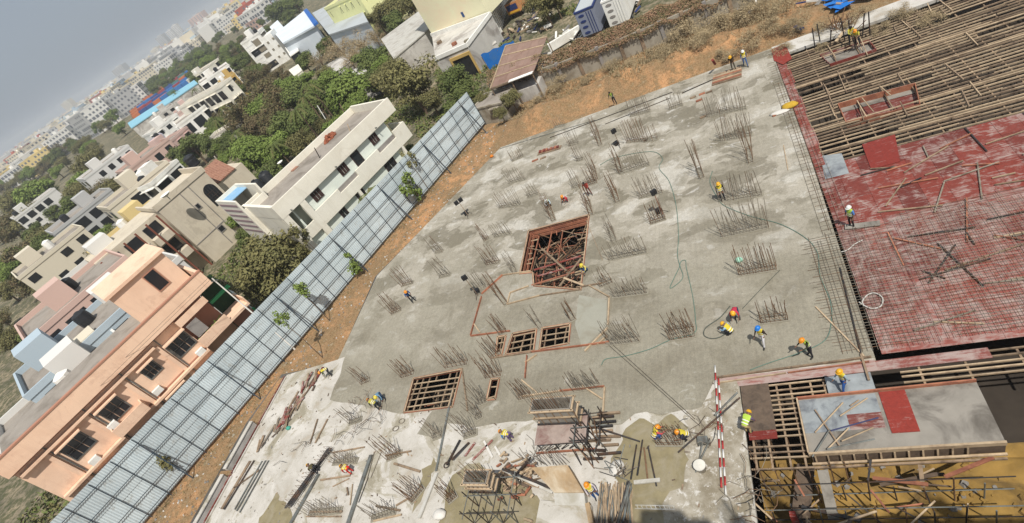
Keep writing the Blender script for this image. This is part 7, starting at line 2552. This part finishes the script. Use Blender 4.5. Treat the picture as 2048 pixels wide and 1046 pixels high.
YL, OR, BL, WH, HV, LM = (240, 180, 40), (236, 150, 40), (40, 130, 220), (240, 240, 236), (226, 206, 70), (190, 220, 90)
BK, JE, DB = (46, 46, 52), (60, 100, 160), (40, 60, 100)
PEOPLE = [(1529, 689, 150, 'walk', 'person in a blue hard hat, yellow vest and white trousers walking', (70, 54, 50), (232, 230, 232), BL, HV),
          (1622, 711, 120, 'work', 'person in an orange hard hat and lime vest stooping right of the blue hatted one', (60, 66, 50), BK, OR, LM),
          (1476, 637, 170, 'bend', 'person in a red shirt and yellow hard hat bending over the hose', (206, 64, 84), DB, YL, None),
          (1462, 668, 60, 'crouch', 'person in a yellow vest and light blue sleeves crouching beside a red shirted one', (160, 200, 230), BK, YL, HV),
          (1704, 454, 130, 'stand', 'person in a white hard hat, lime vest and blue shirt on the red boards', (90, 140, 210), (54, 48, 50), WH, LM),
          (1447, 401, 190, 'stand', 'person in a yellow hard hat and dark clothes holding the hose among grey bars', (50, 50, 50), (40, 42, 52), YL, HV),
          (1099, 412, 200, 'crouch', 'person in a white hard hat and lime vest crouching above the shaft', (190, 210, 220), BK, WH, LM),
          (1134, 403, 160, 'crouch', 'person in an orange hard hat with red and white top crouching above the shaft', (214, 60, 70), (200, 50, 60), OR, (236, 232, 228)),
          (1181, 390, 180, 'work', 'person in a dull red top standing by rusty bars above the shaft', (176, 80, 70), (120, 70, 60), None, None),
          (1172, 543, 150, 'sit', 'person in a yellow top sitting at the edge of the large shaft opening', (228, 214, 120), (60, 90, 130), HV, None),
          (828, 604, 230, 'work', 'person in a blue top and orange hard hat alone at left', (50, 86, 140), BK, OR, None),
          (769, 800, 200, 'bend', 'person in blue trousers and a pale yellow hard hat bending at the joisted opening', (120, 160, 190), (60, 84, 116), HV, None),
          (762, 818, 70, 'bend', 'person in dark clothes and an orange hard hat bending below one in blue trousers', (80, 86, 60), (50, 54, 60), OR, (190, 180, 80)),
          (664, 750, 150, 'bend', 'person in a yellow vest bending at the pale left end of the deck', (90, 100, 70), BK, OR, HV),
          (638, 945, 70, 'bend_low', 'person in a yellow hard hat and dark clothes bending over the black steel bundle', (96, 88, 60), (50, 50, 56), YL, None),
          (706, 946, 75, 'bend_low', 'person in bright red trousers and a yellow vest bending on the white deck', (200, 60, 50), (214, 56, 44), YL, HV),
          (1026, 880, 70, 'bend_low', 'person in a blue shirt and purple trousers left of the tall form box', (60, 140, 210), (110, 90, 130), OR, HV),
          (1196, 996, 205, 'stand', 'person in an orange hard hat, yellow vest and blue jeans beside the bamboo pile', (226, 214, 220), JE, OR, HV),
          (1316, 876, 300, 'crouch', 'person in an orange hard hat left of the small bar mat', (220, 100, 100), (60, 90, 150), OR, HV),
          (1374, 876, 110, 'crouch', 'person in an orange hard hat right of the small bar mat', (60, 60, 80), BK, OR, HV),
          (1498, 865, 330, 'bend', 'person in a lime vest and tan trousers bending onto the dark brown board', (120, 100, 130), (190, 170, 120), YL, LM),
          (1690, 778, 130, 'walk', 'person in a yellow hard hat, yellow vest and blue jeans on the lower right formwork', (170, 190, 200), (50, 96, 170), YL, HV),
          (1468, 141, 170, 'work', 'person in a yellow hard hat and dark clothes at the far edge of the slab', (80, 66, 50), (90, 84, 70), YL, None),
          (1492, 133, 190, 'walk', 'person in a blue shirt and white hard hat at the far edge of the slab', (90, 110, 140), (70, 100, 150), WH, HV),
          (1231, 208, 160, 'work', 'person in a lime vest standing at the foot of the dirt bank', (70, 74, 60), (50, 50, 60), None, LM),
          (1716, 93, 150, 'work', 'person in a yellow vest and orange hard hat, right one of two, upper right', (214, 206, 90), BK, OR, HV),
          (1702, 88, 200, 'work', 'person in a yellow vest and dark hair, left one of two, upper right', (214, 206, 90), BK, None, HV)]
for a in PEOPLE:
    px, py, hd, pose, lab, sh, tr, he, ve = a
    zz = -.03 if inside(tuple(at(px, py))[:2], DECK) and not inside(tuple(at(px, py))[:2], FR) else 0.0
    if px > 1640:
        zz = -.05
    person(px, py, rad(hd), pose, lab, sh, tr, he, ve, zz, 1.72, bare=(int(px) % 3 == 0))

# ================================================================ air
HAZE_D = 0.00030
me = MB().box(-4600, 4600, -4600, 4600, -6.4, 64).mesh('haze')
hm = bpy.data.materials.new('haze_air')
hm.use_nodes = True
hn = hm.node_tree.nodes
hn.remove(hn['Principled BSDF'])
pv = hn.new('ShaderNodeVolumePrincipled')
pv.inputs['Color'].default_value = (0.82, 0.87, 0.93, 1)
pv.inputs['Density'].default_value = HAZE_D
pv.inputs['Anisotropy'].default_value = 0.2
hm.node_tree.links.new(pv.outputs[0], hn['Material Output'].inputs['Volume'])
me.materials.append(hm)
link('haze', me, kind='stuff')
